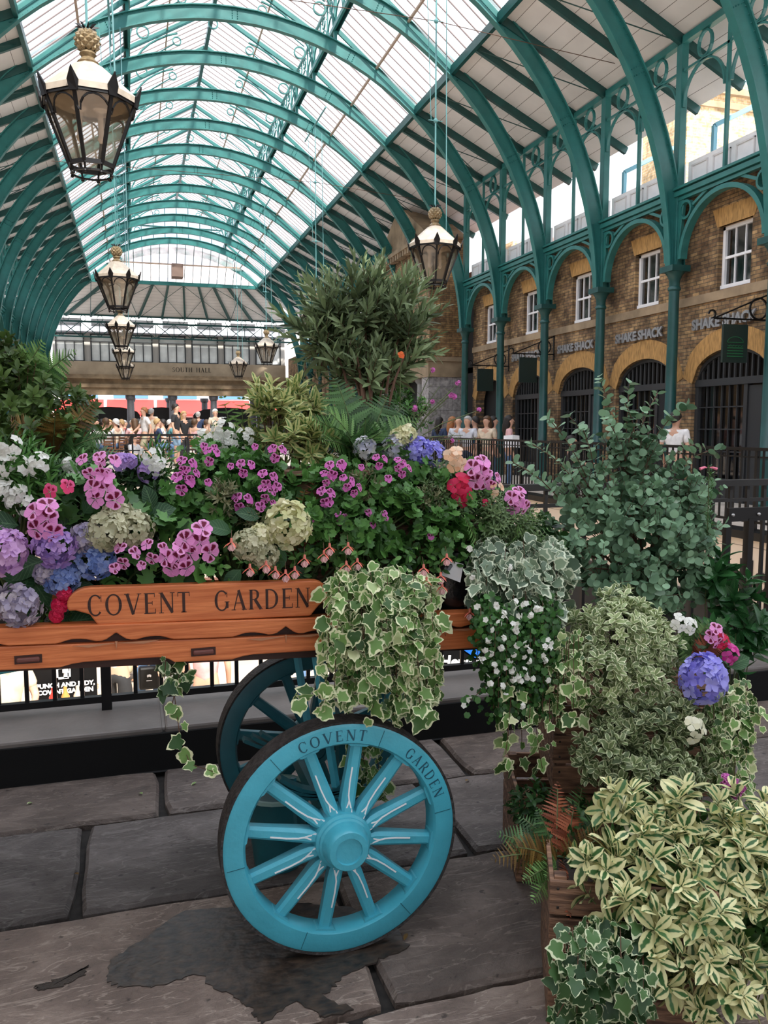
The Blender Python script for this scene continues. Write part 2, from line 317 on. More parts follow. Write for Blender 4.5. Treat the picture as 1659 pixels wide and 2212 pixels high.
def text_mesh(txt, size, name, m, parent, M, off=0, ext=0):
    c = bpy.data.curves.new('t', 'FONT'); c.body = txt; c.size = size; c.offset = off; c.extrude = ext; c.resolution_u = 3; c.align_x = 'CENTER'
    o = bpy.data.objects.new('t', c); COL.objects.link(o); dg = bpy.context.evaluated_depsgraph_get()
    me = bpy.data.meshes.new_from_object(o.evaluated_get(dg)); bpy.data.objects.remove(o); bpy.data.curves.remove(c)
    me.transform(M); me.materials.clear(); me.materials.append(m); r = bpy.data.objects.new(name, me); COL.objects.link(r); r.parent = parent; return r
def frame(origin, x, y):
    x = Vector(x).normalized(); y = Vector(y).normalized(); z = x.cross(y)
    return Matrix(((x.x, y.x, z.x, origin[0]), (x.y, y.y, z.y, origin[1]), (x.z, y.z, z.z, origin[2]), (0, 0, 0, 1)))
so.rotation_euler = Vector((-.14, .66, -.75)).to_track_quat('-Z', 'Y').to_euler()
# ================================================================== SETTING
XR, XL, XC, BAY, Y0, NB = 11., -5., 3., 2.87, 12.4, 16
Ys = [Y0+BAY*i for i in range(NB)]
# --- paving floor: worn riven slabs as real blocks with open joints
def paving():
    fm = bpy.data.materials.new('riven_paving'); fm.use_nodes = True; n = fm.node_tree; L = n.links; b = n.nodes['Principled BSDF']
    g = n.nodes.new('ShaderNodeNewGeometry')
    at = n.nodes.new('ShaderNodeAttribute'); at.attribute_name = 'slab'
    mp = n.nodes.new('ShaderNodeMapping'); mp.inputs['Scale'].default_value = (1, 1.5, 1); mp.inputs['Rotation'].default_value = (0, 0, -.5); L.new(g.outputs['Position'], mp.inputs[0])
    n1 = n.nodes.new('ShaderNodeTexNoise'); n1.inputs['Scale'].default_value = 3.2; n1.inputs['Detail'].default_value = 10; n1.inputs['Roughness'].default_value = .68; n1.inputs['Distortion'].default_value = .35; L.new(mp.outputs[0], n1.inputs[0])
    n2 = n.nodes.new('ShaderNodeTexNoise'); n2.inputs['Scale'].default_value = 30; n2.inputs['Detail'].default_value = 5; L.new(g.outputs['Position'], n2.inputs[0])
    r = n.nodes.new('ShaderNodeValToRGB'); e = r.color_ramp.elements; e[0].position = .3; e[0].color = (.115, .088, .074, 1); e[1].position = .75; e[1].color = (.46, .375, .325, 1); x = e.new(.5); x.color = (.225, .175, .15, 1)
    L.new(n1.outputs['Fac'], r.inputs[0])
    mx = n.nodes.new('ShaderNodeMix'); mx.data_type = 'RGBA'; mx.blend_type = 'MULTIPLY'; mx.inputs[0].default_value = 1
    m2 = n.nodes.new('ShaderNodeMapping'); m2.inputs['Scale'].default_value = (1.5, 7, 1); m2.inputs['Rotation'].default_value = (0, 0, -.45); L.new(g.outputs['Position'], m2.inputs[0])
    n4 = n.nodes.new('ShaderNodeTexNoise'); n4.inputs['Scale'].default_value = 2.5; n4.inputs['Detail'].default_value = 6; n4.inputs['Distortion'].default_value = 1.2; L.new(m2.outputs[0], n4.inputs[0])
    a4 = n.nodes.new('ShaderNodeMath'); a4.operation = 'SUBTRACT'; a4.inputs[1].default_value = .5; L.new(n4.outputs['Fac'], a4.inputs[0]); b4 = n.nodes.new('ShaderNodeMath'); b4.operation = 'ABSOLUTE'; L.new(a4.outputs[0], b4.inputs[0])
    r4 = n.nodes.new('ShaderNodeMapRange'); r4.inputs[1].default_value = .0; r4.inputs[2].default_value = .018; r4.inputs[3].default_value = .5; r4.inputs[4].default_value = 0; L.new(b4.outputs[0], r4.inputs[0])
    mv = n.nodes.new('ShaderNodeMix'); mv.data_type = 'RGBA'; mv.inputs[7].default_value = (.62, .53, .46, 1); L.new(r4.outputs[0], mv.inputs[0]); L.new(r.outputs[0], mv.inputs[6])
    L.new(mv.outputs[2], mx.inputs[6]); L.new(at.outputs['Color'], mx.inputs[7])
    sp = n.nodes.new('ShaderNodeMapRange'); sp.inputs[1].default_value = .28; sp.inputs[2].default_value = .36; sp.inputs[3].default_value = .35; L.new(n2.outputs['Fac'], sp.inputs[0])
    v = n.nodes.new('ShaderNodeVectorMath'); v.operation = 'SCALE'; L.new(mx.outputs[2], v.inputs[0]); L.new(sp.outputs[0], v.inputs['Scale'])
    L.new(v.outputs[0], b.inputs['Base Color']); b.inputs['Roughness'].default_value = .62
    ad = n.nodes.new('ShaderNodeMath'); ad.operation = 'MULTIPLY_ADD'; ad.inputs[1].default_value = .25; L.new(n2.outputs['Fac'], ad.inputs[0]); L.new(n1.outputs['Fac'], ad.inputs[2])
    bp = n.nodes.new('ShaderNodeBump'); bp.inputs['Strength'].default_value = .8; bp.inputs['Distance'].default_value = .05; L.new(ad.outputs[0], bp.inputs['Height']); L.new(bp.outputs[0], b.inputs['Normal'])
    rows = [(-7, .2), (.2, 1.0), (1.0, 1.93), (1.93, 2.59), (2.59, 3.21), (3.21, 3.66)]
    joints = {5: [-5, -3.7, -2.4, -.95, .075, 1.37, 2.4, 3.6, 5, 7, 9, 12], 4: [-5, -3.4, -2.2, -1.25, -.212, 1.12, 2.1, 3.3, 4.4, 6, 8, 12], 3: [-5, -3, -1.6, -.75, .60, 1.45, 2.6, 3.9, 5.5, 8, 12],
              2: [-5, -3.1, -1.9, -.62, .50, 1.15, 2.2, 3.5, 5, 8, 12], 1: [-5, -2, 0, 1.4, 3, 5, 8, 12], 0: [-5, -2, 1, 4, 8, 12]}
    m = MB(); cols = []
    for ri, (a, c) in enumerate(rows):
        J = joints[ri]
        for k in range(len(J)-1):
            x0, x1 = J[k]+.011, J[k+1]-.011; y0, y1 = a+.011, c-.011; n_ = 10; pts = []
            for (p, q, nn) in (((x0, y0), (x1, y0), n_), ((x1, y0), (x1, y1), 4), ((x1, y1), (x0, y1), n_), ((x0, y1), (x0, y0), 4)):
                for t in range(nn):
                    f = t/nn; px, py = p[0]+(q[0]-p[0])*f, p[1]+(q[1]-p[1])*f
                    if t == 0: px += .008*(1 if px < (x0+x1)/2 else -1); py += .006*(1 if py < (y0+y1)/2 else -1)
                    pts.append((px+random.uniform(-.006, .006), py+random.uniform(-.007, .007)))
            cx, cy = (x0+x1)/2, (y0+y1)/2; k0 = len(m.v); N = len(pts); h = random.uniform(-.003, 0)
            m.v += [(cx+(p[0]-cx)*(1-.012/(x1-x0)*2), cy+(p[1]-cy)*(1-.012/(y1-y0)*2), h) for p in pts]+[(p[0], p[1], h-.014) for p in pts]+[(p[0], p[1], -.06) for p in pts]
            m.f.append(tuple(k0+i for i in range(N)))
            for i in range(N):
                j = (i+1) % N; m.f.append((k0+i, k0+N+i, k0+N+j, k0+j)); m.f.append((k0+N+i, k0+2*N+i, k0+2*N+j, k0+N+j))
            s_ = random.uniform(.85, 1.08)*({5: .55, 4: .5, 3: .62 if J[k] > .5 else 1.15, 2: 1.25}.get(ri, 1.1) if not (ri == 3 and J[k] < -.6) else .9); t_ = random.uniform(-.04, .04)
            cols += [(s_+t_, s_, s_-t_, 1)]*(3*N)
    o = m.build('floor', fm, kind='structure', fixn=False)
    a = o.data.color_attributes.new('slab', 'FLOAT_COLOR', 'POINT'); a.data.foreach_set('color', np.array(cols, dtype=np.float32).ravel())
    return fm
FM = paving()
def struct(name, m, ma, **k): return m.build(name, ma, kind='structure', **k)
struct('floor', MB().box((-6, -7, -.3), (13, 3.7, -.035)), mat('joint_grit', (.02, .017, .015), .95, var=.4, vscale=30))
FL2 = mat('gallery_paving', (.48, .42, .36), .8, var=.2, vscale=1.5)
struct('floor', MB().box((7.4, 4.1, -.3), (11.6, 95, 0)).box((-5.6, 4.1, -.3), (-2, 95, 0)).box((-2, 24, -.3), (7.4, 95, 0)), FL2)
struct('floor', MB().box((-2, 24.0, -.05), (7.4, 61, .3)), FL2)
struct('floor', MB().box((-2.2, 3.9, -2.5), (7.6, 24.3, -2.3)), mat('court_paving', (.55, .45, .35), .8, var=.12, vscale=1.5))
KERB = mat('kerb_stone', (.13, .112, .1), .55, var=.2, vscale=3, bump=.3, bscale=18)
kb = MB().box((-5.3, 3.67, 0), (7.4, 4.1, .182))
for a, b in ((-5.3, -2.5), (-2.49, .09), (.1, 2.3), (2.31, 4.6), (4.61, 7.4)): kb.box((a, 3.65, 0), (b, 4.12, .19))
struct('trim_1', kb, KERB, bevel=.012)
struct('trim_8', MB().box((-5.3, 3.635, 0), (7.4, 3.66, .165)), mat('black_plinth', (.006, .006, .006), .8, spec=.2))
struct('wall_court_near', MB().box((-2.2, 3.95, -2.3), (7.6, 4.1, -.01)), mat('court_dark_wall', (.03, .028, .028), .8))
struct('wall_court_left', MB().box((-2.2, 4.1, -2.3), (-2, 24, -.3)), CREAM)
struct('wall_court_far', MB().box((-2, 24, -2.3), (7.4, 24.2, -.3)), STONE)
struct('wall_court_right', MB().box((7.4, 4.1, -2.3), (7.6, 24, -.75)), DARKIN)
CRB = boardmat('cream_boarding', (.66, .56, .46), (.2, .16, .13), 2, .42, .02)
struct('trim_2', MB().box((7.36, 4.12, -.75), (7.6, 24, .1)), CRB)
struct('trim_3', MB().box((7.3, 4.12, .1), (7.62, 24, .2)).box((7.3, 4.12, -.85), (7.6, 24, -.75)), BLACK)
# --- right wall of brick with real openings
XW = 11.3
def brick_wall(name, X, sgn, full=True):
    """bay panels between piers; window and arched shopfront openings cut as real geometry"""
    m = MB(); v = MB(); st = MB()
    y = Y0-BAY*3
    for i in range(-3, NB-1 if not full else 5):
        a = Y0+BAY*i; c = a+BAY/2; e = a+BAY; th = .3*sgn
        r = 1.135; zs = 2.4; zt = 3.05; W0, W1, Z0, Z1 = c-.47, c+.47, 4.22, 5.45
        # arch polygon as column strips
        n = 14; pts = [(c-r+2*r*k/n, zs+(zt-zs)*math.sqrt(max(0, 1-(((k/n)*2-1))**2))) for k in range(n+1)]
        for (p, q) in zip(pts[:-1], pts[1:]): m.prism([p, q, (q[0], Z0), (p[0], Z0)], X, X+th, 'YZ')
        m.prism([(a, 0), (c-r, 0), (c-r, Z0), (a, Z0)], X, X+th, 'YZ'); m.prism([(c+r, 0), (e, 0), (e, Z0), (c+r, Z0)], X, X+th, 'YZ')
        m.prism([(a, Z0), (W0, Z0), (W0, Z1), (a, Z1)], X, X+th, 'YZ'); m.prism([(W1, Z0), (e, Z0), (e, Z1), (W1, Z1)], X, X+th, 'YZ')
        m.prism([(a, Z1), (e, Z1), (e, 6.5), (a, 6.5)], X, X+th, 'YZ')
        for (p, q) in zip(pts[:-1], pts[1:]):                       # rubbed-brick arch
            def o_(P_): d = Vector((P_[0]-c, (P_[1]-zs+.35)*1.2)).normalized()*.42; return (P_[0]+d.x*.8, P_[1]+d.y)
            v.prism([p, q, o_(q), o_(p)], X-.012*sgn, X+.05*sgn, 'YZ')
        v.prism([(W0-.05, Z1), (W1+.05, Z1), (W1+.2, Z1+.36), (W0-.2, Z1+.36)], X-.01*sgn, X+.05*sgn, 'YZ')
        st.box((X-.04*sgn, a, 4.02), (X+.02*sgn, e, 4.2))
    struct(name, m, BRICK); struct('trim_4' if sgn > 0 else 'trim_5', v, VOUS); struct('trim_6' if sgn > 0 else 'trim_7', st, STONE)
brick_wall('wall_right', XW, 1)
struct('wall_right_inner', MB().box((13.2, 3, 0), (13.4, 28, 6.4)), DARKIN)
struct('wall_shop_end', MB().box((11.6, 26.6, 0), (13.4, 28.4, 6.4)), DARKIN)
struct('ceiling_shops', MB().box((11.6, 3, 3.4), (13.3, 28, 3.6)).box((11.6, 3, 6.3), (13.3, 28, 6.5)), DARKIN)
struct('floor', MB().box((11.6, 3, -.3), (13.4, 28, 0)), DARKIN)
struct('wall_right_far', MB().box((XW, 35, 0), (XW+.3, 62, 6.5)), BRICK)
struct('wall_left', MB().box((-5.6, 3, 0), (-5.3, 62, 6.5)), BRICK)
RFM = mat('bounce_roof_pale', (.6, .58, .56), .8, var=.08, vscale=1)  # pale roofs added out of sight to bounce sunlight under the eaves
struct('trim_bounce_right', MB().box((13.4, 2, 6.0), (22, 62, 6.15)), RFM)
struct('trim_bounce_left', MB().box((-14, 2, 6.0), (-5.6, 62, 6.15)), RFM)
# --- shopfronts and sash windows
SHOPF = mat('charcoal_joinery', (.035, .037, .04), .45)
WARM = mat('warm_bulb', (1, .62, .3), emit=9)
def sash(i, c):
    r = thing('sash_window', 'white wooden sash window above the %s archway on the right from the front' % ORD[i], 'window', (XW+.13, c, 4.22), 'white sash windows')
    X = .0; f = MB(); w0, w1, z1 = -.47, .47, 1.23
    f.box((-.03, w0, 0), (.08, w0+.07, z1)).box((-.03, w1-.07, 0), (.08, w1, z1)).box((-.03, w0, z1-.07), (.08, w1, z1)).box((-.06, w0, 0), (.08, w1, .09))
    f.build('window_frame', WHITEP, r, bevel=.004)
    s = MB(); s.box((-.01, w0, .6), (.05, w1, .65))
    for y in (-.14, .14): s.box((0, y-.012, .05), (.04, y+.012, z1-.05))
    s.build('glazing_bars', WHITEP, r)
    MB().box((.03, w0+.05, .05), (.035, w1-.05, z1-.05)).build('pane', SHOPG, r)
    bl = (CREAM if i in (1, 2) else mat('grey_blind', (.16, .16, .16), .8)); MB().box((.12, w0+.02, .02), (.14, w1-.02, z1-.02)).build('blind', bl, r)
def shopfront(i, c):
    r = thing('shopfront', 'charcoal arched shopfront in the %s bay on the right from the front' % ORD[i], 'shopfront', (XW+.12, c, 0), 'arched shopfronts of the brick range')
    n = 16; R = 1.135; f = MB()
    f.ring((0.03, 0, 2.4), R-.03, .09, .12, 'YZ', 16, 0, PI, rz=.62)
    f.box((-.03, -R, 0), (.09, -R+.1, 2.45)).box((-.03, R-.1, 0), (.09, R, 2.45)).box((-.05, -R, 2.33), (.1, R, 2.47)).box((-.03, -.42, 0), (.09, -.32, 2.35)).box((-.03, -R, 0), (.06, -.4, .0+.02))
    f.box((-.02, -.32, 0), (.07, R, .45)); f.build('frame', SHOPF, r)
    g = MB()
    for k in range(13):
        y = -R+.17+k*(2*R-.34)/12; h = .62*math.sqrt(max(0, 1-(y/R)**2))-.03
        g.box((0, y-.02, 2.47), (.04, y+.02, 2.4+h)); g.ring((.02, y+.08, 2.5), .07, .02, .03, 'YZ', 6, PI, 2*PI)
    for k in range(1, 6): y = -.32+k*(R+.22)/6; g.box((0, y-.012, .45), (.04, y+.012, 2.35))
    for z in (1.0, 1.45, 1.9): g.box((0, -.32, z-.012), (.04, R-.1, z+.012))
    g.build('glazing_bars', SHOPF, r)
    MB().box((.05, -.32, .45), (.056, R-.1, 2.35)).prism([(R*math.cos(PI*k/12)*.96, 2.45+.54*math.sin(PI*k/12)) for k in range(13)], .05, .056, 'YZ').build('pane', SHOPG, r)
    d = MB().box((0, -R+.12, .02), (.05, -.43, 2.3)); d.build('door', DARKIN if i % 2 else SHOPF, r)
for i in range(4):
    c = Ys[i]+BAY/2
    sash(i, c) if True else 0
    shopfront(i, c)
sash(4, Ys[4]+BAY/2)
archway = thing('archway', 'dark brick passage arch left of the shopfronts under a blank hanging sign', 'archway', (XW+.3, Ys[4]+BAY/2, 0))
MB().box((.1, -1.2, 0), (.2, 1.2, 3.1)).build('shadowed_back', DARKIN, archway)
for i, (y, z) in enumerate(((Ys[0]+1.0, 2.6), (Ys[1]+.7, 2.62), (Ys[2]+1.2, 2.6))):
    l = thing('pendant_bulb', 'glowing bulb hanging inside the %s shopfront on the right' % ORD[i], 'lamp', (12.1, y, z), 'lit bulbs inside the shops')
    MB().ball((0, 0, 0), .07, 10, 8).build('bulb', WARM, l, smooth=True); MB().tube([(0, 0, .06), (0, 0, .8)], .008, 5).build('cord', BLACK, l)
# SHAKE SHACK letters on the wall
LET = mat('steel_letters', (.42, .42, .43), .35, metal=.6)
for i in range(4):
    c = Ys[i]+BAY/2+.2
    r = thing('wall_sign', 'grey raised SHAKE SHACK lettering over the %s shopfront on the right' % ORD[i], 'sign', (XW-.05, c, 3.5), 'SHAKE SHACK signs on the brick')
    text_mesh('SHAKE SHACK', .285, 'lettering', LET, r, frame((0, 0, 0), (0, -1, 0), (0, 0, 1)), off=.012, ext=.02)
# hanging signs with brackets
def hang(i, yb, z, x0, blank):
    r = thing('hanging_sign', ['dark green hanging sign with a burger outline on a scrolled bracket at the right edge', 'blank dark hanging sign on the middle scrolled bracket', 'blank dark hanging sign on the farthest scrolled bracket above the passage'][i], 'sign', (XW, yb, z), 'bracketed shop signs')
    b = MB(); L_ = 1.25
    b.bar((0, 0, -.15), (0, 0, .65), .05, .05).tube([(0, 0, 0), (-L_, 0, 0)], .018, 6).tube([(0, 0, .5), (-L_, 0, 0)], .016, 6).ring((-.3, 0, .2), .19, .025, .03, 'XZ', 20)
    b.ring((-L_-.05, 0, .07), .07, .025, .03, 'XZ', 12, -PI/2, PI).tube([(-.55, 0, 0), (-.55, 0, -.1)], .008, 4).tube([(-1.05, 0, 0), (-1.05, 0, -.1)], .008, 4)
    b.build('bracket', BLACK, r)
    p = MB().box((-1.06, -.025, -.78), (-.53, .025, -.1)).build('sign_panel', mat('sign_green', (.006, .02, .016), .5), r)
    if not blank:
        e = MB(); gm = mat('neon_green_line', (.008, .1, .035), .6); cx, cz = -.8, -.42
        for k in range(12):
            a0, a1 = PI*k/12, PI*(k+1)/12; e.bar((cx+.17*math.cos(a0), -.03, cz+.1*math.sin(a0)), (cx+.17*math.cos(a1), -.03, cz+.1*math.sin(a1)), .01, .012)
        e.bar((cx-.17, -.03, cz), (cx+.17, -.03, cz), .01, .012)
        for k in range(10): x = cx-.17+.034*k; e.bar((x, -.03, cz-.05-.02*(k % 2)), (x+.034, -.03, cz-.05-.02*((k+1) % 2)), .01, .012)
        for z_ in (.1, .15, .2, .25): e.bar((cx-.17, -.03, cz-z_), (cx+.17, -.03, cz-z_), .01, .02)
        e.build('burger_emblem', gm, r)
hang(0, 12.76, 3.44, 0, False); hang(1, 21.0, 3.5, 0, True); hang(2, 23.9, 3.38, 0, True)
# ================================================================== IRON ROOF
def rib_mesh():
    m = MB(); R = 8.0; cz = 4.62; path = [(XR, 4.85)]; N = 44
    path = [(3+R*math.cos(PI*k/N), cz+R*math.sin(PI*k/N)) for k in range(N+1)]; path[0] = (11, 4.85); path[-1] = (-5, 4.85)
    D, FW, T, Wb = .19, .085, .03, .018                             # half depth, half flange, flange thickness, half web
    sec = [(-D, -FW), (-D, FW), (-D+T, FW), (-D+T, Wb), (D-T, Wb), (D-T, FW), (D, FW), (D, -FW), (D-T, -FW), (D-T, -Wb), (-D+T, -Wb), (-D+T, -FW)]
    k0 = len(m.v)
    for i, (x, z) in enumerate(path):
        a = PI*i/N; nx, nz_ = math.cos(a), math.sin(a)
        for d, y in sec: m.v.append((x+nx*d, y, z+nz_*d))
    for i in range(N):
        for j in range(12): a = k0+i*12+j; b = k0+i*12+(j+1) % 12; m.f.append((a, b, b+12, a+12))
    return m
def rivets():
    m = MB()
    for k in range(4, 176):
        a = PI*k/180
        for d, y in ((-.165+.02, .05), (.165-.02, .05)):
            x, z = 3+(8+d)*math.cos(a), 4.62+(8+d)*math.sin(a); m.add([(x-.014, -.02, z-.014), (x+.014, -.02, z-.014), (x+.014, -.02, z+.014), (x-.014, -.02, z+.014), (x, -.05, z)], [(0, 1, 4), (1, 2, 4), (2, 3, 4), (3, 0, 4)])
    for a0 in (30, 48, 66, 90, 114, 132, 150):
        for da in (-.5, .5):
            for d in (-.1, -.04, .02, .08, .13):
                a = math.radians(a0+da); x, z = 3+(8+d)*math.cos(a), 4.62+(8+d)*math.sin(a)
                m.add([(x-.014, -.02, z-.014), (x+.014, -.02, z-.014), (x+.014, -.02, z+.014), (x-.014, -.02, z+.014), (x, -.05, z)], [(0, 1, 4), (1, 2, 4), (2, 3, 4), (3, 0, 4)])
    return m
arch = thing('roof_arch', 'x', 'roof arch', (0, Ys[0], 0), 'teal iron arches of the hall roof')
rib_mesh().build('rib', TEAL, arch); rivets().build('rivets', TEAL, arch, fixn=False)['kind'] = 'stuff'
GA, GB = (8.2, 10.78), (5.8, 12.72)                                # side glazing from the board roof up to the lantern
EV = (12.5, 8.72)
for s in (1, -1):
    f = lambda x: 3+s*(x-3)
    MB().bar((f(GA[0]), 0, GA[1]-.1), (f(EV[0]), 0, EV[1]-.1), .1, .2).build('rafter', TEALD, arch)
    MB().bar((f(GA[0]), 0, GA[1]-.08), (f(GB[0]), 0, GB[1]-.08), .06, .12).build('glass_rafter', TEAL, arch)
    MB().tube([(f(8.3), 0, 10.5), (f(11), BAY/2, 9.35)], .014, 5).tube([(f(8.3), BAY/2, 10.6), (f(11), 0, 9.3)], .014, 5).build('brace_rod', TEALD, arch)
for i in range(1, NB):
    c = copy_tree(arch); c.location.y = Ys[i]; c['label'] = 'teal riveted iron roof arch, %s from the front' % ORD[i]
arch['label'] = 'teal riveted iron roof arch nearest the viewer, cut by the top right corner'
# mid-bay rafters
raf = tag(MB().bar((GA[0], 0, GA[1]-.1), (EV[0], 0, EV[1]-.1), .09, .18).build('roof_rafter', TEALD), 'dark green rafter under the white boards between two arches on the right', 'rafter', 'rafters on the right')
rafl = tag(MB().bar((6-GA[0], 0, GA[1]-.1), (6-EV[0], 0, EV[1]-.1), .09, .18).build('roof_rafter', TEALD), 'dark green rafter under the white boards between two arches on the left', 'rafter', 'rafters on the left')
for i in range(NB-1):
    for q in (raf, rafl):
        c = q if i == 0 else q.copy()
        if i: COL.objects.link(c)
        c.location = (0, Ys[i]+BAY/2, 0); c['label'] = 'dark green rafter under the white boards %s side, %s bay from the front' % ('right' if q is raf else 'left', ORD[i])
# lantern frames over the crown
lf = thing('lantern_truss', 'x', 'truss', (0, Ys[0], 0), 'gabled trusses of the raised skylight')
for s in (1, -1):
    f = lambda x: 3+s*(x-3)
    MB().bar((f(5.8), 0, 12.3), (f(5.8), 0, 13.75), .09, .09).build('post', TEAL, lf)
    MB().bar((f(5.9), 0, 13.7), (3, 0, 15.35), .07, .14).build('rafter', TEAL, lf)
    b = MB(); b.ring((f(5.35), 0, 13.1), .17, .04, .05, 'XZ', 16)
    pts = [(f(5.75-2.3*(1-math.cos(t))), 0, 12.7+1.85*math.sin(t)) for t in np.linspace(0, 1.25, 9)]; b.tube(pts, .035, 5)
    b.ring((f(4.2), 0, 14.2), .13, .035, .05, 'XZ', 14); b.tube([(f(5.5), 0, 13.3), (f(4.3), 0, 14.1)], .02, 4)
    b.build('fretwork', TEAL, lf)
MB().ring((3, 0, 14.9), .15, .04, .05, 'XZ', 16).build('ring', TEAL, lf)
for i in range(1, 15):
    c = copy_tree(lf); c.location.y = Ys[i]; c['label'] = 'pale teal gabled skylight truss with rings, %s from the front' % ORD[i]
lf['label'] = 'pale teal gabled skylight truss with rings nearest the viewer'
# skylight side fretwork between posts
sf_ = thing('skylight_fretwork', 'openwork teal skylight panel of rings nearest the viewer, right side', 'ironwork', (0, Ys[0], 0), 'openwork panels along the skylight')
m = MB()
for k in range(3):
    y = BAY*(k+.5)/3; m.ring((0, y, 13.4), .16, .035, .04, 'YZ', 14); m.bar((0, BAY*k/3, 12.7), (0, BAY*k/3, 13.6), .04, .04); m.ring((0, y, 12.75), .42, .03, .04, 'YZ', 8, 0, PI)
m.bar((0, 0, 13.65), (0, BAY, 13.65), .06, .08).bar((0, 0, 12.62), (0, BAY, 12.62), .16, .12); m.build('panel', TEAL, sf_)
sf_.location.x = 5.8
for i in range(0, 14):
    for x in (5.8, .2):
        if i == 0 and x == 5.8: continue
        c = copy_tree(sf_); c.location = (x, Ys[i], 0); c['label'] = 'openwork teal skylight panel of rings, %s side, %s bay from the front' % ('right' if x > 3 else 'left', ORD[i])
# --- roof surfaces (setting)
YE, YH = 56.4, 54.0; YS = -.9
def quad(name, pts, ma, t=.03, kind='structure', nrm=None):
    p = [Vector(q) for q in pts]; n_ = (p[1]-p[0]).cross(p[2]-p[0]).normalized()*t; n_ = n_ if n_.z >= 0 else -n_
    k = len(p); return MB().add([*p, *[q+n_ for q in p]], [tuple(range(k)), tuple(range(k, 2*k))[::-1]]+[(i, i+k, (i+1) % k+k, (i+1) % k) for i in range(k)]).build(name, ma, kind=kind)
def board_roof(pts, name='ceiling'):
    """boards lie along the first edge; object axis 1 runs down the slope so the joints follow the boards"""
    o = Vector(pts[0]); x = (Vector(pts[1])-o).normalized(); nn = x.cross(Vector(pts[-1])-o).normalized(); y = nn.cross(x)
    M = Matrix(((x.x, y.x, nn.x, o.x), (x.y, y.y, nn.y, o.y), (x.z, y.z, nn.z, o.z), (0, 0, 0, 1))); Mi = M.inverted(); loc = [Mi@Vector(p) for p in pts]
    up = .05 if nn.z > 0 else -.05; k = len(pts)
    ob = MB().add([*loc, *[Vector((p.x, p.y, up)) for p in loc]], [tuple(range(k)), tuple(range(k, 2*k))[::-1]]+[(i, i+k, (i+1) % k+k, (i+1) % k) for i in range(k)]).build(name, BOARD, kind='structure'); ob.matrix_world = M
for s in (1, -1):
    f = lambda x: 3+s*(x-3); g = 'window_%d' % (1 if s > 0 else 2)
    board_roof([(f(GA[0]), -.9, GA[1]), (f(GA[0]), YE, GA[1]), (f(EV[0]), YE+EV[0]-GA[0], EV[1]), (f(EV[0]), -.9, EV[1])])
    o = quad(g, [(f(GA[0]), YS, GA[1]), (f(GA[0]), YE, GA[1]), (f(GB[0]), YH, GB[1]), (f(GB[0]), YS, GB[1])], ROOFG, .008)
    m = MB(); y = YS
    while y < YH: m.bar((f(GA[0]), y, GA[1]), (f(GB[0]), y, GB[1]), .022, .035); y += BAY/7
    mx_, mz = (GA[0]+GB[0])/2, (GA[1]+GB[1])/2; m.build('glazing_bars', mat('bronze_bars', (.16, .11, .1), .6), o)
    MB().bar((f(mx_), YS, mz-.05), (f(mx_), YE-1.2, mz-.05), .06, .06).build('purlin', mat('tan_purlin', (.42, .3, .22), .6), o)
    MB().bar((f(GA[0]), YS, GA[1]-.12), (f(GA[0]), YE, GA[1]-.12), .1, .22).build('gutter_beam', TEALD, o)
    o = quad('window_%d' % (3 if s > 0 else 4), [(f(6.0), YS, 13.72), (f(6.0), YH, 13.72), (3, YH, 15.45), (3, YS, 15.45)], ROOFG, .008)
    m = MB(); y = YS
    while y < YH: m.bar((f(6.0), y, 13.72), (3, y, 15.45), .022, .035); y += BAY/7
    m.build('glazing_bars', MC['bronze_bars'], o); MB().bar((f(4.5), YS, 14.53), (f(4.5), YH, 14.53), .05, .05).build('purlin', MC['tan_purlin'], o)
    MB().bar((f(5.85), YS, 12.66), (f(5.85), YH, 12.66), .12, .2).build('curb_beam', TEALD, o)
tag(MB().bar((3, YS, 15.35), (3, YH, 15.35), .12, .2).build('ridge_beam', TEALD), 'dark ridge beam along the top of the glazed roof', 'beam')
o = quad('window_5', [(-2.2, YE, GA[1]), (8.2, YE, GA[1]), (5.8, YH, GB[1]), (.2, YH, GB[1])], glass('end_glass', (.95, .93, .93), .3, (.85, .75, .72), .03), .008)
m = MB()
for k in range(1, 20):
    x = -2.2+10.4*k/20; t = min(1, min(x+2.2, 8.2-x)/2.4); m.bar((x, YE, GA[1]), (x if .2 < x < 5.8 else x, YE-2.4*t, GA[1]+1.94*t), .03, .05)
m.build('glazing_bars', TEALD, o); MB().bar((-2.2, YE, GA[1]-.08), (8.2, YE, GA[1]-.08), .14, .22).build('head_beam', TEAL, o); MB().bar((-1, YE-1.2, 11.7), (7, YE-1.2, 11.7), .06, .08).build('purlin', MC['tan_purlin'], o)
MB().box((2.7, YE-1.35, 10.95), (3.4, YE-.35, 11.75)).build('open_vent', mat('vent_brown', (.2, .13, .1), .7), o)
o = quad('window_6', [(.2, YH, 12.72), (5.8, YH, 12.72), (5.8, YH, 13.7), (3, YH, 15.4), (.2, YH, 13.7)], ROOFG, .008)
m = MB()
for k in range(1, 8): x = .2+.7*k; m.bar((x, YH, 12.7), (x, YH, 13.7+1.7*(1-abs(x-3)/2.8)), .04, .04)
m.bar((.2, YH, 13.7), (5.8, YH, 13.7), .06, .08); m.build('glazing_bars', TEALD, o)
board_roof([(-2.2, YE, GA[1]), (8.2, YE, GA[1]), (11.6, YE+4.2, 9.1), (-5.6, YE+4.2, 9.1)])
for k in range(12):
    x0 = -2.2+10.4*k/11; x1 = -5.6+17.2*k/11
    tag(MB().bar((x0, YE, GA[1]-.1), (x1, YE+4.2, 9.0), .12, .2).build('roof_rafter', TEALD), 'dark rafter under the hipped far boards, %s from the left' % (['first']+ORD[1:])[k], 'rafter', 'rafters of the far hip')
m = MB()
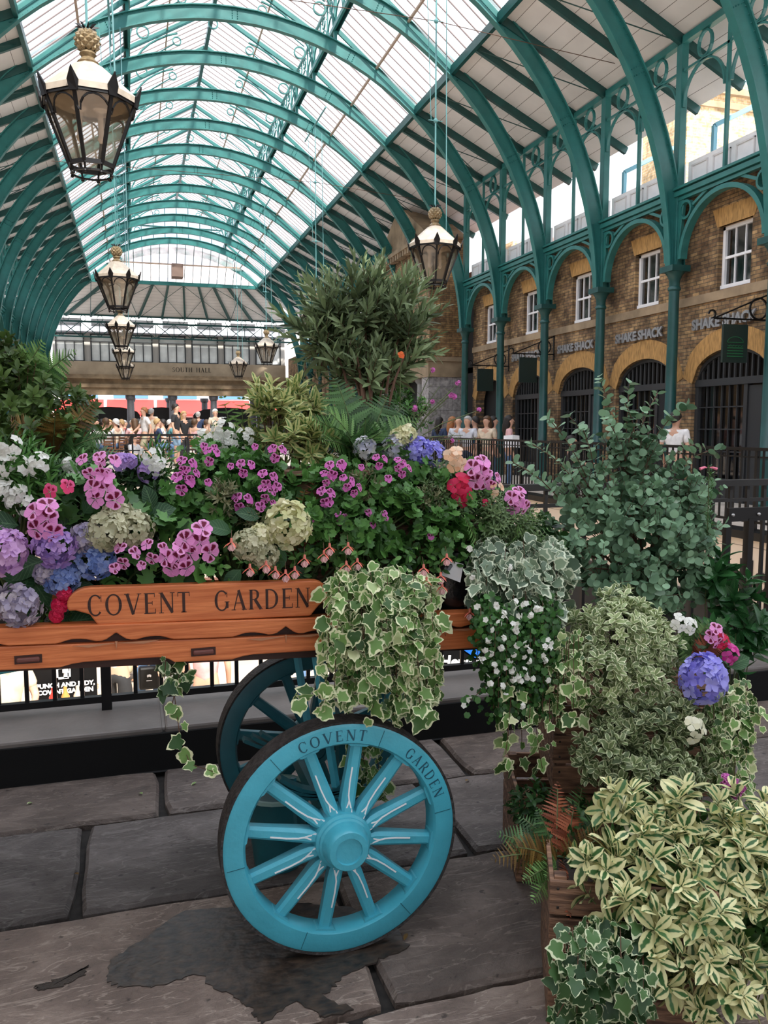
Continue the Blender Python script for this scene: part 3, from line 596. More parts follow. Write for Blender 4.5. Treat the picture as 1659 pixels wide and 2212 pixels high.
for k in range(0, 11, 2):
    for a, b in ((k, k+2), (k+2, k)):
        if k+2 <= 11: m.tube([(-2.2+10.4*a/11, YE, 10.6), (-5.6+17.2*b/11, YE+4.2, 8.95)], .02, 4)
tag(m.build('cross_bracing', TEALD), 'thin crossed tie rods under the far hipped roof', 'tie rods')
et = thing('eaves_truss', 'dark lattice truss with rings under the far eaves', 'truss', (3, YE+4.2, 8.2))
m = MB(); m.bar((-8.6, 0, .85), (8.6, 0, .85), .12, .1).bar((-8.6, 0, .4), (8.6, 0, .4), .12, .12).bar((-8.6, 0, -.6), (8.6, 0, -.6), .14, .1)
for k in range(16): m.ring((-8.1+1.08*k, 0, .63), .19, .04, .05, 'XZ', 14)
m.build('ring_beam', TEALD, et); m = MB()
for k in range(14):
    a = -8.6+1.23*k; m.bar((a, 0, .4), (a+1.23, 0, -.6), .05, .05).bar((a, 0, -.6), (a+1.23, 0, .4), .05, .05).bar((a, 0, .4), (a, 0, -.6), .05, .05)
m.build('lattice', TEALD, et)
# --- columns and arcade, both sides
col = thing('iron_column', 'x', 'column', (XR, Ys[0], 0), 'green iron columns on the right')
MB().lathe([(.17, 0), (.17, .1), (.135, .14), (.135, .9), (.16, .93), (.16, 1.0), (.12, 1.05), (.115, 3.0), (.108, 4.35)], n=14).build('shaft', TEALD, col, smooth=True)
MB().lathe([(.108, 4.33), (.135, 4.36), (.135, 4.4), (.112, 4.43), (.115, 4.55), (.16, 4.66), (.21, 4.72)], n=14).box((-.22, -.22, 4.72), (.22, .22, 4.84)).build('capital', TEALD, col, smooth=True)
MB().box((-.07, -.09, 4.84), (.09, .09, 9.4)).prism([(-.09, 4.84), (.09, 4.84), (.26, 6.2), (-.26, 6.2)], -.03, .05, 'YZ').build('upper_post', TEAL, col, bevel=.01)
arc_ = thing('arcade_arch', 'x', 'arcade', (XR, Ys[0], 0), 'openwork iron arcade above the right columns')
c = BAY/2
m = MB(); m.ring((0, c, 4.95), 1.2, .09, .16, 'YZ', 26, .0, PI, rz=1.12); m.build('arch_band', TEAL, arc_)
m = MB(); m.bar((0, 0, 6.28), (0, BAY, 6.28), .2, .1).bar((0, 0, 6.38), (0, BAY, 6.38), .28, .05).bar((0, 0, 6.18), (0, BAY, 6.18), .1, .07); m.build('girder', TEAL, arc_)
for y in (.33, BAY-.33): MB().ring((0, y, 5.92), .17, .05, .1, 'YZ', 18).bar((0, y+(.2 if y < c else -.2), 5.98), (0, y+(.62 if y < c else -.62), 6.16), .05, .06).build('spandrel_ring', TEAL, arc_)
m = MB(); MB().bar((0, c, 6.4), (0, c, 8.35), .06, .07).build('mullion', TEAL, arc_)
for y in (.72, BAY-.72):
    m.ring((0, y, 8.0), .62, .04, .06, 'YZ', 16, 0, PI, rz=.7); m.ring((0, y, 9.0), .2, .04, .06, 'YZ', 16, rz=.24)
m.bar((0, 0, 9.32), (0, BAY, 9.32), .14, .14).bar((0, 0, 8.72), (0, BAY, 8.72), .06, .05).bar((0, c, 8.3), (0, c, 9.3), .06, .06).build('fretwork', TEAL, arc_)
par = thing('parapet_panel', 'x', 'parapet', (XR+.18, Ys[0], 6.42), 'white panelled parapets above the arcade')
MB().box((0, .08, 0), (.06, BAY-.08, .52)).build('board', WHITEP, par)
m = MB()
for k in range(4):
    a = .18+k*.66; 
    for q in (((-.025, a, .08), (0, a+.5, .11)), ((-.025, a, .4), (0, a+.5, .43)), ((-.025, a, .08), (0, a+.03, .43)), ((-.025, a+.47, .08), (0, a+.5, .43))): m.box(*q)
m.build('moulding', mat('parapet_moulding', (.8, .77, .77), .5), par)
def lab(o, s): o['label'] = s
for i in range(NB):
    right = 'right-hand row, %s from the front' % ORD[i]; left = 'left-hand row, %s from the front' % ORD[i]
    for proto, lb in ((col, 'dark green iron column with moulded capital, '), (arc_, 'teal openwork arcade arch with rings, '), (par, 'white panelled parapet section, ')):
        if i == NB-1 and proto is not col: continue
        if (proto is col and i in (6, 7)) or (proto is not col and i in (5, 6, 7)): o = proto
        elif i == 0: o = proto
        else: o = copy_tree(proto); o.location.y = Ys[i]
        if o is not proto or i == 0: o['label'] = lb+right
        if i >= 6:
            l = copy_tree(proto); l.location.y = Ys[i]; l.location.x = 6-proto.location.x; l['group'] = proto['group'].replace('right', 'left'); l['label'] = lb+left
            if proto is par: l.scale.x = -1
# brick portico block half-way down on the right
pt = thing('portico', 'brick gabled portico with stone pilasters halfway down the right side', 'portico', (10.3, 28.4, 0))
MB().box((0, 0, 3.9), (1.3, 6.2, 8.2)).build('brick_front', BRICKL if False else BRICK, pt)
MB().box((0, -.03, 3.95), (1.3, -.005, 8.2)).build('brick_return', BRICKX, pt)
MB().prism([(-.3, 8.2), (6.5, 8.2), (3.1, 10.0)], -.15, 1.3, 'YZ').build('pediment', STONE, pt)
m = MB()
for k in range(22): m.box((-.28, -.2+.3*k, 7.95), (-.05, -.05+.3*k, 8.15))
m.box((-.32, -.4, 8.15), (.1, 6.6, 8.3)).build('cornice', STONE, pt)
m = MB().box((-.06, -.06, 3.3), (1.3, 6.26, 3.95)).box((-.14, -.14, 3.85), (1.3, 6.3, 4.0)); m.build('entablature', STONE, pt)
GS = brickmat('ashlar', (.36, .33, .32), (.3, .27, .26), (.16, .15, .15), .9, .42, 'ADD', .9)
for y in (0, 5.5): MB().box((-.03, y, 0), (1.3, y+.72, 3.3)).build('pilaster', GS, pt)
for y in (1.6, 4.3): MB().lathe([(.3, 0), (.27, .1), (.24, 3.1), (.32, 3.2), (.32, 3.3)], (.35, y, 0), 14).build('stone_column', GREYST, pt, smooth=True)
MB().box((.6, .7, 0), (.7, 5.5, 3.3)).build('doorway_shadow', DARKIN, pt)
MB().prism([(3.1+.6*math.cos(PI*k/10), 5.6+.6*math.sin(PI*k/10)) for k in range(11)]+[(2.5, 4.6), (3.7, 4.6)], -.02, .01, 'YZ').build('arched_window', DARKIN, pt)
# chimney building outside the clerestory
ch = thing('chimney_stack', 'sunlit pale brick chimney stack seen through the clerestory at the right edge', 'chimney', (14.2, 19.4, 0))
MB().box((0, 0, 6), (2.8, 2.0, 10.6)).build('brickwork', BRICKL, ch); MB().box((-.08, -.08, 9.9), (2.88, 2.08, 10.05)).box((-.14, -.14, 10.25), (2.94, 2.14, 10.4)).build('cap', STONE, ch)
ch2 = copy_tree(ch); ch2.location = (15.0, 31.5, -1.6); ch2['label'] = 'pale brick chimney stack behind the farther clerestory bays'
db = thing('downpipe', 'light blue painted rainwater pipe outside the clerestory', 'pipe', (12.1, 15.6, 6.4)); MB().bar((0, 0, 0), (0, 0, 1.5), .09, .09).bar((0, 0, 1.5), (1.6, -.4, 2.3), .12, .09).build('pipe', mat('sky_blue_paint', (.22, .5, .62), .5), db)
db2 = copy_tree(db); db2.location.y = 19; db2['label'] = 'light blue rainwater pipe outside the second clerestory bay'
ro = tag(MB().prism([(24, 6.4), (34, 6.4), (34, 7.4), (24, 7.4)], 12.6, 18, 'YZ').build('slate_roof', mat('slate', (.3, .2, .18), .8, var=.2)), 'red-brown roof of the building outside the clerestory', 'roof')
# unseen canopy and walls around the viewer, added to block light on the cart
struct('ceiling_sun_blocker', MB().box((-9, -7, 6.3), (14, -.9, 6.5)), mat('blocker_boards', (.6, .58, .55), .7))
struct('wall_sky_blocker', MB().box((-9, -7.3, 0), (14, -7, 2.6)), mat('blocker_stone', (.45, .4, .34), .9, var=.15, vscale=1))
struct('wall_sky_blocker_left', MB().box((-6.3, -7, 0), (-6, 3, 6.3)), MC['blocker_stone'])
# ================================================================== FAR END
YF = 62.
sh = thing('south_hall_front', 'sandstone front with the SOUTH HALL inscription and glazed gallery at the far end', 'building', (3, YF, 0))
MB().box((-8.3, 0, 3.75), (8.3, .8, 4.25)).box((-8.4, -.15, 4.25), (8.4, .8, 4.5)).box((-8.3, 0, 4.5), (8.3, .8, 4.85)).build('entablature', STONE, sh)
MB().box((-8.6, -.35, 4.85), (8.6, .8, 5.0)).box((-8.5, -.22, 5.0), (8.5, .8, 5.15)).build('cornice', STONE, sh)
MB().box((-8.1, 0, 5.15), (8.1, .6, 6.05)).build('inscription_band', mat('pale_stone', (.42, .33, .23), .8, var=.15, vscale=1), sh)
mm, wd = serif_text('SOUTH HALL', lambda a, b, e: (a*.27-.1, -.03-e*.1, 5.42+b*.33), .13); mm.build('lettering', BLACK, sh, fixn=False)
MB().box((-8.1, .3, 6.05), (8.1, .4, 8.0)).build('gallery_wall', mat('gallery_cream', (.5, .47, .43), .7), sh)
for k in range(7):
    x = -7.9+2.3*k
    m = MB(); m.box((x, .15, 6.1), (x+.08, .3, 7.95)).box((x+1.8, .15, 6.1), (x+1.88, .3, 7.95)).box((x, .15, 7.88), (x+1.88, .3, 7.96)).box((x, .15, 7.4), (x+1.88, .3, 7.48)).box((x, .15, 6.06), (x+1.88, .3, 6.12))
    for j in (1, 2): m.box((x+.6*j, .17, 6.1), (x+.6*j+.06, .28, 7.4))
    fr = m.build('gallery_window', SHOPF, sh); MB().box((x+.05, .24, 6.1), (x+1.85, .26, 7.9)).build('pane', mat('frosted_pane', (.78, .79, .76), .35, var=.15, vscale=1.2), fr)
MB().box((-8.3, -.1, 8.0), (8.3, .6, 8.08)).prism([(-.3, 8.08), (1.2, 8.5), (1.2, 8.1)], -8.3, 8.3, 'YZ').build('lead_roof', mat('lead', (.42, .42, .46), .5), sh)
MB().box((-8.3, 1.2, 8.4), (8.3, 1.4, 9.3)).build('attic', WHITEP, sh)
for k in range(7):
    m = MB(); [m.box((-8.0+2.45*k, 1.1, 8.62+.11*j), (-6.2+2.45*k, 1.2, 8.68+.11*j)) for j in range(5)]; m.build('louvre', SHOPF, sh)
fc = thing('granite_column', 'x', 'column', (0, YF+.4, 0), 'dark granite columns under the far stone front')
MB().lathe([(.36, 0), (.36, .15), (.3, .25), (.24, 3.4), (.3, 3.45), (.34, 3.6), (.34, 3.75)], n=16).build('shaft', COLST, fc, smooth=True)
fxs = [(-3.0, YF+.4), (-.05, YF+.4), (2.88, YF+.4), (5.8, YF+.4), (8.7, YF+.4), (2.9, YF+6), (5.6, YF+6), (0, YF+6)]
nm = ['far-left end of the front row', 'left of the red awnings in the front row', 'second from the left in front of the awnings', 'third, beside the fern frond', 'behind the yellow-green shrub on the right', 'back row beside the middle column', 'back row behind the third column', 'back row on the left']
for k, (x, y) in enumerate(fxs):
    o = fc if k == 0 else copy_tree(fc); o.location = (x, y, 0); o['label'] = 'dark granite column at the far end, '+nm[k]
# street beyond
st = thing('street_building', 'white sunlit terrace with red awnings beyond the far columns', 'building', (4, 84, 0))
MB().box((-22, 0, 0), (22, 6, 17)).build('facade', mat('stucco', (.8, .76, .74), .8, var=.04), st)
for k in range(9):
    for z in (6.2, 10, 13.6): MB().box((-20.5+4.8*k, -.06, z), (-19+4.8*k, 0, z+2.2)).build('upper_window', mat('blue_grey_pane', (.3, .38, .45), .3), st)
for k in range(9):
    x = -20+4.6*k
    MB().prism([(0, 4.0), (0, 4.1), (-1.6, 2.75), (-1.6, 2.5), (-1.5, 2.6)], x, x+4.3, 'YZ').build('awning', mat('red_canvas', (.75, .03, .025), .7), st)
    MB().box((x+.6, -.08, 4.2), (x+3.8, 0, 4.75)).build('fascia', mat('blue_fascia', (.08, .22, .42), .6), st)
    MB().box((x+.3, -.05, 0), (x+3.9, 0, 2.4)).build('shop_window', DARKIN, st)
for k, (x, wd) in enumerate(((-1.6, 2.2), (2.2, 1.5), (7.2, 2.6))):
    kk = thing('kiosk', ['black curved-top market kiosk on the left behind the crowd', 'black round-topped kiosk behind the middle of the crowd', 'black kiosk behind the crowd on the right'][k], 'kiosk', (x, 66+k*.4, 0))
    MB().prism([(-wd, 0), (wd, 0), (wd, 2.4)]+[(wd*math.cos(a), 2.4+.6*math.sin(a)) for a in np.linspace(0, PI, 9)]+[(-wd, 2.4)], -.4, .4, 'XZ').build('body', BLACK, kk)
# ================================================================== HANGING LANTERNS
LAMPM = mat('lantern_cream', (.5, .42, .33), .5, var=.12, vscale=10); LBLK = mat('lantern_black', (.006, .005, .005), .45, spec=.3)
def lantern_proto():
    r = thing('hanging_lantern', 'x', 'lantern', (0, 0, 5.35), 'hanging octagonal lanterns'); ph = PI/8+.12
    R0, R1 = .54, .26
    m = MB(); m.lathe([(R0+.03, -.02), (R0+.03, .05), (.17, .40), (.11, .43)], n=8, ph=ph, cap=False); m.build('hood', LAMPM, r)
    m = MB(); m.lathe([(.1, .4), (.13, .44), (.07, .5), (.1, .54), (.08, .57)], n=12); m.build('collar', GOLD, r, smooth=True)
    m = MB(); rows = 7                                              # pineapple of raised facets
    def sp(i, j): t = i/rows; rad = .135*math.sin(PI*(.12+.8*t))**.8; return rad, .56+.27*t, (j+.5*(i % 2))*2*PI/9
    for i in range(rows-1):
        for j in range(9):
            q = [sp(i, j), sp(i+1, j-(1 if i % 2 == 0 else 0)), sp(i+2, j), sp(i+1, j+(0 if i % 2 == 0 else 1))]
            vs = [(a*math.cos(c), a*math.sin(c), b) for a, b, c in q]; cx = sum(v[0] for v in vs)/4; cy = sum(v[1] for v in vs)/4; cz = sum(v[2] for v in vs)/4
            k = math.hypot(cx, cy) or 1; vs.append((cx*(1+.035/k), cy*(1+.035/k), cz)); m.add(vs, [(0, 1, 4), (1, 2, 4), (2, 3, 4), (3, 0, 4)])
    m.build('pineapple_finial', GOLD, r)
    m = MB()
    for j in range(9):
        a = j*2*PI/9; m.add([(.05*math.cos(a-.3), .05*math.sin(a-.3), .82), (.05*math.cos(a+.3), .05*math.sin(a+.3), .82), (.15*math.cos(a), .15*math.sin(a), .86), (.08*math.cos(a), .08*math.sin(a), .87)], [(0, 1, 2), (0, 1, 3), (0, 2, 3), (1, 2, 3)])
    m.build('leaf_crown', LBLK, r)
    m = MB(); g = MB()
    for j in range(8):
        a = ph+2*PI*j/8; b = a+2*PI/8; c, s = math.cos(a), math.sin(a); p0, p1 = (R0*c, R0*s, -.02), (R1*c, R1*s, -.74)
        m.bar(p0, p1, .04, .03, (c, s, 0)); q0, q1 = (R0*math.cos(b), R0*math.sin(b), -.02), (R1*math.cos(b), R1*math.sin(b), -.74)
        m.bar(p0, q0, .03, .06); m.bar(p1, q1, .03, .05)
        # gothic head tracery in each face
        P0, Q0, P1 = Vector(p0), Vector(q0), Vector(p1); dn = (P1-P0).normalized(); mid = (P0+Q0)/2; half = (Q0-P0)/2*.82
        pv = None
        for k in range(9):
            t = PI*k/8; pt_ = mid+half*math.cos(t)+dn*(.24-.2*math.sin(t))
            if pv is not None: m.bar(pv, pt_, .018, .02)
            pv = pt_
        g.add([Vector(p0)*.985, Vector(q0)*.985, Vector(q1)*.985, Vector(p1)*.985], [(0, 1, 2, 3)])
        # leaf-shaped cresting standing on each corner
        u = Vector((-s, c, 0)); o = Vector((c, s, 0)); z = Vector((0, 0, 1)); bse = Vector(p0)+o*.02
        out = [bse-u*.045-z*.05, bse-u*.065+z*.06+o*.02, bse+z*.2+o*.07, bse+u*.065+z*.06+o*.02, bse+u*.045-z*.05]
        m.add(out+[v-o*.02 for v in out], [(0, 1, 2, 3, 4), (9, 8, 7, 6, 5), (0, 5, 6, 1), (1, 6, 7, 2), (2, 7, 8, 3), (3, 8, 9, 4)])
        m.tube([p1, (R1*.9*c, R1*.9*s, -.84)], .012, 4); m.ball((R1*.9*c, R1*.9*s, -.85), .022, 6, 4)
    m.ring((0, 0, -.83), R1*.9, .025, .02, 'XY', 16); m.build('frame', LBLK, r); g.build('glass', LAMPG, r, fixn=False)
    m = MB(); m.lathe([(.42, -.03), (.3, .1), (.02, .14)], n=16, cap=False); m.build('reflector', mat('reflector', (.3, .22, .14), .4), r, smooth=True)
    b = MB()
    for x in (-.12, .12): b.lathe([(.08, -.02), (.09, -.08), (.035, -.12), (.03, -.38), (.045, -.42), (.02, -.46)], (x, 0, 0), 10)
    b.build('bulb', mat('bulb_glass', (.75, .6, .48), .25), r, smooth=True)
    s = MB(); s.tube([(0, 0, .8), (0, 0, 6.6)], .017, 6)
    for z in (2.6, 4.6): s.ball((0, 0, z), .05, 8, 6); s.tube([(-.16, 0, z), (.16, 0, z)], .01, 4)
    s.tube([(.3, .1, .05), (.26, .1, 6.3)], .012, 5); s.tube([(-.1, 0, 2.6), (-.25, 0, 6.3)], .008, 4)
    s.tube([(0, -1.7, 6.5), (0, 1.7, 6.5)], .03, 5)
    s.build('suspension_rod', mat('rod_teal', (.12, .3, .3), .4), r)
    return r
LP = lantern_proto()
for k, (x, y, s) in enumerate(((-.37, 10.9, 'largest and nearest lantern, hanging at the top left'), (6.35, 17.2, 'lantern hanging in front of the brick range on the right'), (-.25, 23.2, 'lantern of the left row, above the tight stack of three'),
        (6.35, 29.2, 'lantern partly hidden by the olive tree'), (-.3, 34.2, 'lantern directly under the second one of the left row'), (6.35, 40.6, 'lantern left of the olive tree against the far gallery'), (-.3, 45.6, 'small lantern third down the left row'),
        (6.4, 52.2, 'smallest lantern of the right row'), (-.3, 56.4, 'lowest and smallest lantern of the left row'))):
    o = LP if k == 0 else copy_tree(LP); o.location = (x, y, 5.35); o['label'] = 'octagonal cream and black '+s
for y, lb in ((17.2, 'thin wire strung across the hall through the right-hand lantern rod'), (29.2, 'thin wire strung across the hall at the lantern behind the olive tree')):
    tag(MB().tube([(-2.2, y, 9.9), (6.35, y, 9.95), (10.9, y, 9.6)], .009, 4).build('stay_wire', STEMB), lb, 'wire')
# ================================================================== RAILINGS
def railing(name, label, a, b, z0, z1, sp, thick=.02, top=(.05, .03), low=.0, posts=2.0):
    a = Vector((*a, 0)); b = Vector((*b, 0)); L_ = (b-a).length; d = (b-a).normalized(); r = thing(name, label, 'railing', (a.x, a.y, z0)); h = z1-z0
    MB().bar(Vector((0, 0, h)), d*L_+Vector((0, 0, h)), *top).build('top_rail', BLACK, r)
    MB().bar(Vector((0, 0, low)), d*L_+Vector((0, 0, low)), .035, .03).bar(Vector((0, 0, h-.1)), d*L_+Vector((0, 0, h-.1)), .02, .02).build('bottom_rail', BLACK, r)
    bm_ = MB(); k = 0; n = int(L_/sp)
    for k in range(n+1): p = d*(sp*k); bm_.bar(p+Vector((0, 0, low)), p+Vector((0, 0, h)), thick, thick)
    ob = bm_.build('balusters', BLACK, r); ob['kind'] = 'stuff'
    for k in range(int(L_/posts)+1): p = d*(posts*k+.0); MB().bar(p+Vector((0, 0, -.02)), p+Vector((0, 0, h)), .045, .045).build('post', BLACK, r)
    return r
railing('railing', 'black iron railing on the stone kerb just behind the flower cart', (-4.15, 3.97), (7.2, 3.97), .19, 1.18, .118, .018, (.06, .035), .05, 2.0).location.z = .19
railing('railing', 'black iron railing along the gallery in front of the brick shops', (7.5, 4.2), (7.5, 24), .2, 1.22, .13, .022, (.07, .04), .1, 2.2)
railing('railing', 'thin black railing in front of the distant cafe crowd', (-2, 24.05), (7.4, 24.05), .3, 1.27, .5, .03, (.06, .06), .55, 2.0)
gate = thing('handrail', 'short black bolted handrail section at the right edge beside the cream boarding', 'handrail', (2.72, 3.3, 0))
m = MB().bar((0, 0, 1.08), (1.3, 0, 1.08), .02, .065).bar((0, 0, .5), (1.3, 0, .5), .03, .04)
m.build('rails', BLACK, gate)
for x in (.0, .13, .26, .5, .75, 1.0): MB().bar((x, 0, .48), (x, 0, 1.06), .025, .03).build('upright', BLACK, gate)
MB().bar((.0, 0, 0), (.0, 0, .5), .04, .04).bar((1.0, 0, 0), (1.0, 0, .5), .04, .04).build('post', BLACK, gate)
m = MB()
for x in (.02, .17): m.ball((x, -.013, 1.08), .009, 6, 4)
m.build('bolt', mat('zinc_bolt', (.5, .5, .5), .3, metal=.8), gate)
hs = thing('kiosk_lettering', 'black lettering reading Hello on the cream boarding at the right edge', 'sign', (7.35, 8.72, -.56))
text_mesh('Hello', .56, 'lettering', BLACK, hs, frame((0, 0, 0), (0, -1, 0), (0, 0, 1)), off=.02, ext=.01)
# ================================================================== PEOPLE
SKIN = mat('skin', (.62, .36, .25), .6, var=.06); 
def cloth(nm, c): return mat('cloth_'+nm, c, .85, var=.12, vscale=14)
CLO = {'white': (.75, .73, .72), 'grey': (.45, .45, .47), 'black': (.02, .02, .022), 'navy': (.03, .05, .11), 'blue': (.06, .2, .42), 'pink': (.72, .42, .42), 'cream': (.7, .58, .44), 'jeans': (.1, .18, .32), 'denim': (.25, .38, .52), 'teal': (.1, .3, .33), 'red': (.5, .06, .05), 'check': (.6, .62, .68), 'lilac': (.55, .45, .65), 'khaki': (.35, .3, .2)}
HAIRC = {'brown': (.09, .045, .02), 'dark': (.015, .01, .008), 'blonde': (.45, .28, .12), 'grey': (.4, .38, .36), 'ginger': (.35, .14, .05), 'white': (.65, .63, .6)}
def skinmesh(name, V, E_, Rr, sub=2):
    me = bpy.data.meshes.new(name); me.from_pydata(V, E_, []); o = bpy.data.objects.new(name, me); COL.objects.link(o)
    o.modifiers.new('s', 'SKIN'); s = o.modifiers.new('u', 'SUBSURF'); s.levels = sub; s.render_levels = sub
    for k, r in enumerate(Rr): me.skin_vertices[0].data[k].radius = r if isinstance(r, tuple) else (r, r); me.skin_vertices[0].data[k].use_root = (k == 0)
    dg = bpy.context.evaluated_depsgraph_get(); n = bpy.data.meshes.new_from_object(o.evaluated_get(dg)); bpy.data.objects.remove(o)
    for p in n.polygons: p.use_smooth = True
    return n
def merge_into(me, mb):
    bm = bmesh.new(); bm.from_mesh(me); t = bpy.data.meshes.new('t'); t.from_pydata(mb.v, [], mb.f); bm.from_mesh(t); bm.to_mesh(me); bm.free(); bpy.data.meshes.remove(t)
    for p in me.polygons: p.use_smooth = True
def hand_edges(V, E_, Rr, k, p, d, side):
    """palm and five bent fingers growing from wrist vertex k"""
    p = Vector(p); d = Vector(d).normalized(); u = d.cross(Vector((0, 1, 0))); u = u.normalized() if u.length > .1 else Vector((1, 0, 0)); n_ = d.cross(u)
    pm = len(V); V.append(tuple(p+d*.06)); E_.append((k, pm)); Rr.append((.034, .018))
    for j, (o, l) in enumerate(((-.03, .062), (-.01, .072), (.01, .068), (.028, .052))):
        a = len(V); V.append(tuple(p+d*.1+n_*o)); V.append(tuple(p+d*(.1+l*.55)+n_*o*1.1+u*side*.01)); V.append(tuple(p+d*(.1+l)+n_*o+u*side*.03))
        E_ += [(pm, a), (a, a+1), (a+1, a+2)]; Rr += [.0095, .0085, .007]
    a = len(V); V.append(tuple(p+d*.045-n_*.04)); V.append(tuple(p+d*.085-n_*.055)); E_ += [(pm, a), (a, a+1)]; Rr += [.011, .008]
def body_proto(pose):
    """joints for a 1.75 m figure facing -Y; returns meshes for skin, top, bottoms, shoes"""
    if pose == 'sit':
        pel = (0, 0, .5); ch = (0, -.02, .95); nk = (0, -.01, 1.06); hd = (0, -.03, 1.19)
        hips = [(.1, 0, .5), (-.1, 0, .5)]; knees = [(.12, -.44, .5), (-.12, -.44, .5)]; ank = [(.12, -.42, .1), (-.12, -.44, .1)]
        sh = [(.19, 0, .98), (-.19, 0, .98)]; el = [(.24, -.1, .73), (-.24, -.1, .73)]; wr = [(.12, -.34, .72), (-.12, -.34, .72)]
    elif pose == 'walk':
        pel = (0, 0, .93); ch = (0, -.01, 1.36); nk = (0, -.01, 1.48); hd = (0, -.03, 1.63)
        hips = [(.09, 0, .9), (-.09, 0, .9)]; knees = [(.1, -.16, .5), (-.1, .04, .49)]; ank = [(.1, -.22, .09), (-.1, .28, .14)]
        sh = [(.2, 0, 1.42), (-.2, 0, 1.42)]; el = [(.25, .12, 1.15), (-.25, -.1, 1.16)]; wr = [(.24, .06, .92), (-.22, -.3, 1.0)]
    else:
        pel = (0, 0, .93); ch = (0, 0, 1.36); nk = (0, 0, 1.48); hd = (0, -.02, 1.63)
        hips = [(.09, 0, .9), (-.09, 0, .9)]; knees = [(.11, -.02, .5), (-.11, -.02, .5)]; ank = [(.12, .02, .09), (-.12, .02, .09)]
        sh = [(.2, 0, 1.42), (-.2, 0, 1.42)]; el = [(.25, .02, 1.14), (-.25, .02, 1.14)]; wr = [(.24, -.08, .9), (-.24, -.08, .9)]
    V = [pel, tuple((pel[i]*.5+ch[i]*.5) for i in range(3)), ch, nk]; E_ = [(0, 1), (1, 2), (2, 3)]; Rr = [(.13, .095), (.12, .085), (.15, .1), (.05, .05)]
    hz = Vector(hd); k = len(V); V += [tuple(hz+Vector((0, .0, -.07))), tuple(hz+Vector((0, .01, 0))), tuple(hz+Vector((0, .01, .08)))]; E_ += [(3, k), (k, k+1), (k+1, k+2)]; Rr += [(.066, .078), (.09, .108), (.072, .09)]
    for j in (0, 1):
        k = len(V); V += [hips[j], knees[j], ank[j], (ank[j][0], ank[j][1]-.14, .035)]; E_ += [(0, k), (k, k+1), (k+1, k+2), (k+2, k+3)]; Rr += [.088, .056, .038, (.036, .028)]
        k = len(V); V += [sh[j], el[j], wr[j]]; E_ += [(2, k), (k, k+1), (k+1, k+2)]; Rr += [.052, .038, .026]
        hand_edges(V, E_, Rr, k+2, wr[j], Vector(wr[j])-Vector(el[j]), 1 if j else -1)
    skin = skinmesh('body', V, E_, Rr, 1)
    f = MB(); h = Vector(hd)                                        # nose, ears, eyes, lips
    f.add([h+Vector(q) for q in ((-.014, -.083, -.015), (.014, -.083, -.015), (0, -.085, .028), (0, -.112, -.012))], [(0, 1, 3), (0, 3, 2), (1, 2, 3)])
    for s in (-1, 1): f.ball(h+Vector((s*.078, 0, 0)), .02, 6, 4, (.5, 1, 1.4)); f.ball(h+Vector((s*.03, -.078, .022)), .011, 6, 4)
    f.ball(h+Vector((0, -.078, -.045)), .018, 6, 4, (1.3, .6, .4)); merge_into(skin, f)
    q = lambda a, b, t: tuple(a[i]+(b[i]-a[i])*t for i in range(3))
    # shirt with short sleeves
    V = [q(pel, ch, -.02), q(pel, ch, .5), ch, q(ch, nk, .6)]; E_ = [(0, 1), (1, 2), (2, 3)]; Rr = [(.15, .115), (.14, .105), (.165, .118), (.075, .075)]
    for j in (0, 1): k = len(V); V += [sh[j], q(sh[j], el[j], .75)]; E_ += [(2, k), (k, k+1)]; Rr += [.068, .062]
    top = skinmesh('shirt', V, E_, Rr, 1)
    V = [q(pel, ch, -.02), q(pel, ch, .5), ch, q(ch, nk, .6)]; E_ = [(0, 1), (1, 2), (2, 3)]
    def legs(t, r1, r2):
        V = [q(pel, ch, .12), pel]; E_ = [(0, 1)]; R_ = [(.135, .105), (.145, .115)]
        for j in (0, 1):
            k = len(V); V += [hips[j], q(hips[j], knees[j], .9 if t < 1 else 1)]; E_ += [(1, k), (k, k+1)]; R_ += [.1, r1]
            if t >= 1: V.append(q(knees[j], ank[j], .95)); E_.append((k+1, k+2)); R_.append(r2)
        return skinmesh('trousers', V, E_, R_, 1)
    lt = legs(1, .07, .055); ls = legs(.5, .085, 0)
    s = MB()
    for j in (0, 1): a = ank[j]; s.ball((a[0], a[1]-.06, max(.045, a[2]-.045)), .05, 8, 6, (.9, 2.4, .9))
    return dict(skin=skin, top=top, long=lt, short=ls, shoe=s, hd=hd)
PRO = {p: body_proto(p) for p in ('stand', 'walk', 'sit')}
def mkhair(kind, hd):
    m = MB(); h = Vector(hd)
    if kind == 'bald': return None
    n = 12
    for i in range(7):                                              # cap that leaves the face free
        for j in range(n): pass
    m.ball(h+Vector((0, .03, .035)), .112, 12, 8, (.92, 1.0, .98))
    m.v = [(x, max(y, h.y-.085+max(0, h.z+.075-z)*1.6), z) if z > h.z-.06 or kind == 'short' else (x, max(y, h.y+.02), z) for x, y, z in m.v]
    if kind == 'long': m.tube([h+Vector((0, .05, .02)), h+Vector((0, .08, -.1)), h+Vector((0, .1, -.22)), h+Vector((0, .09, -.34))], [.095, .1, .085, .03], 10)
    return m
MEC = {}
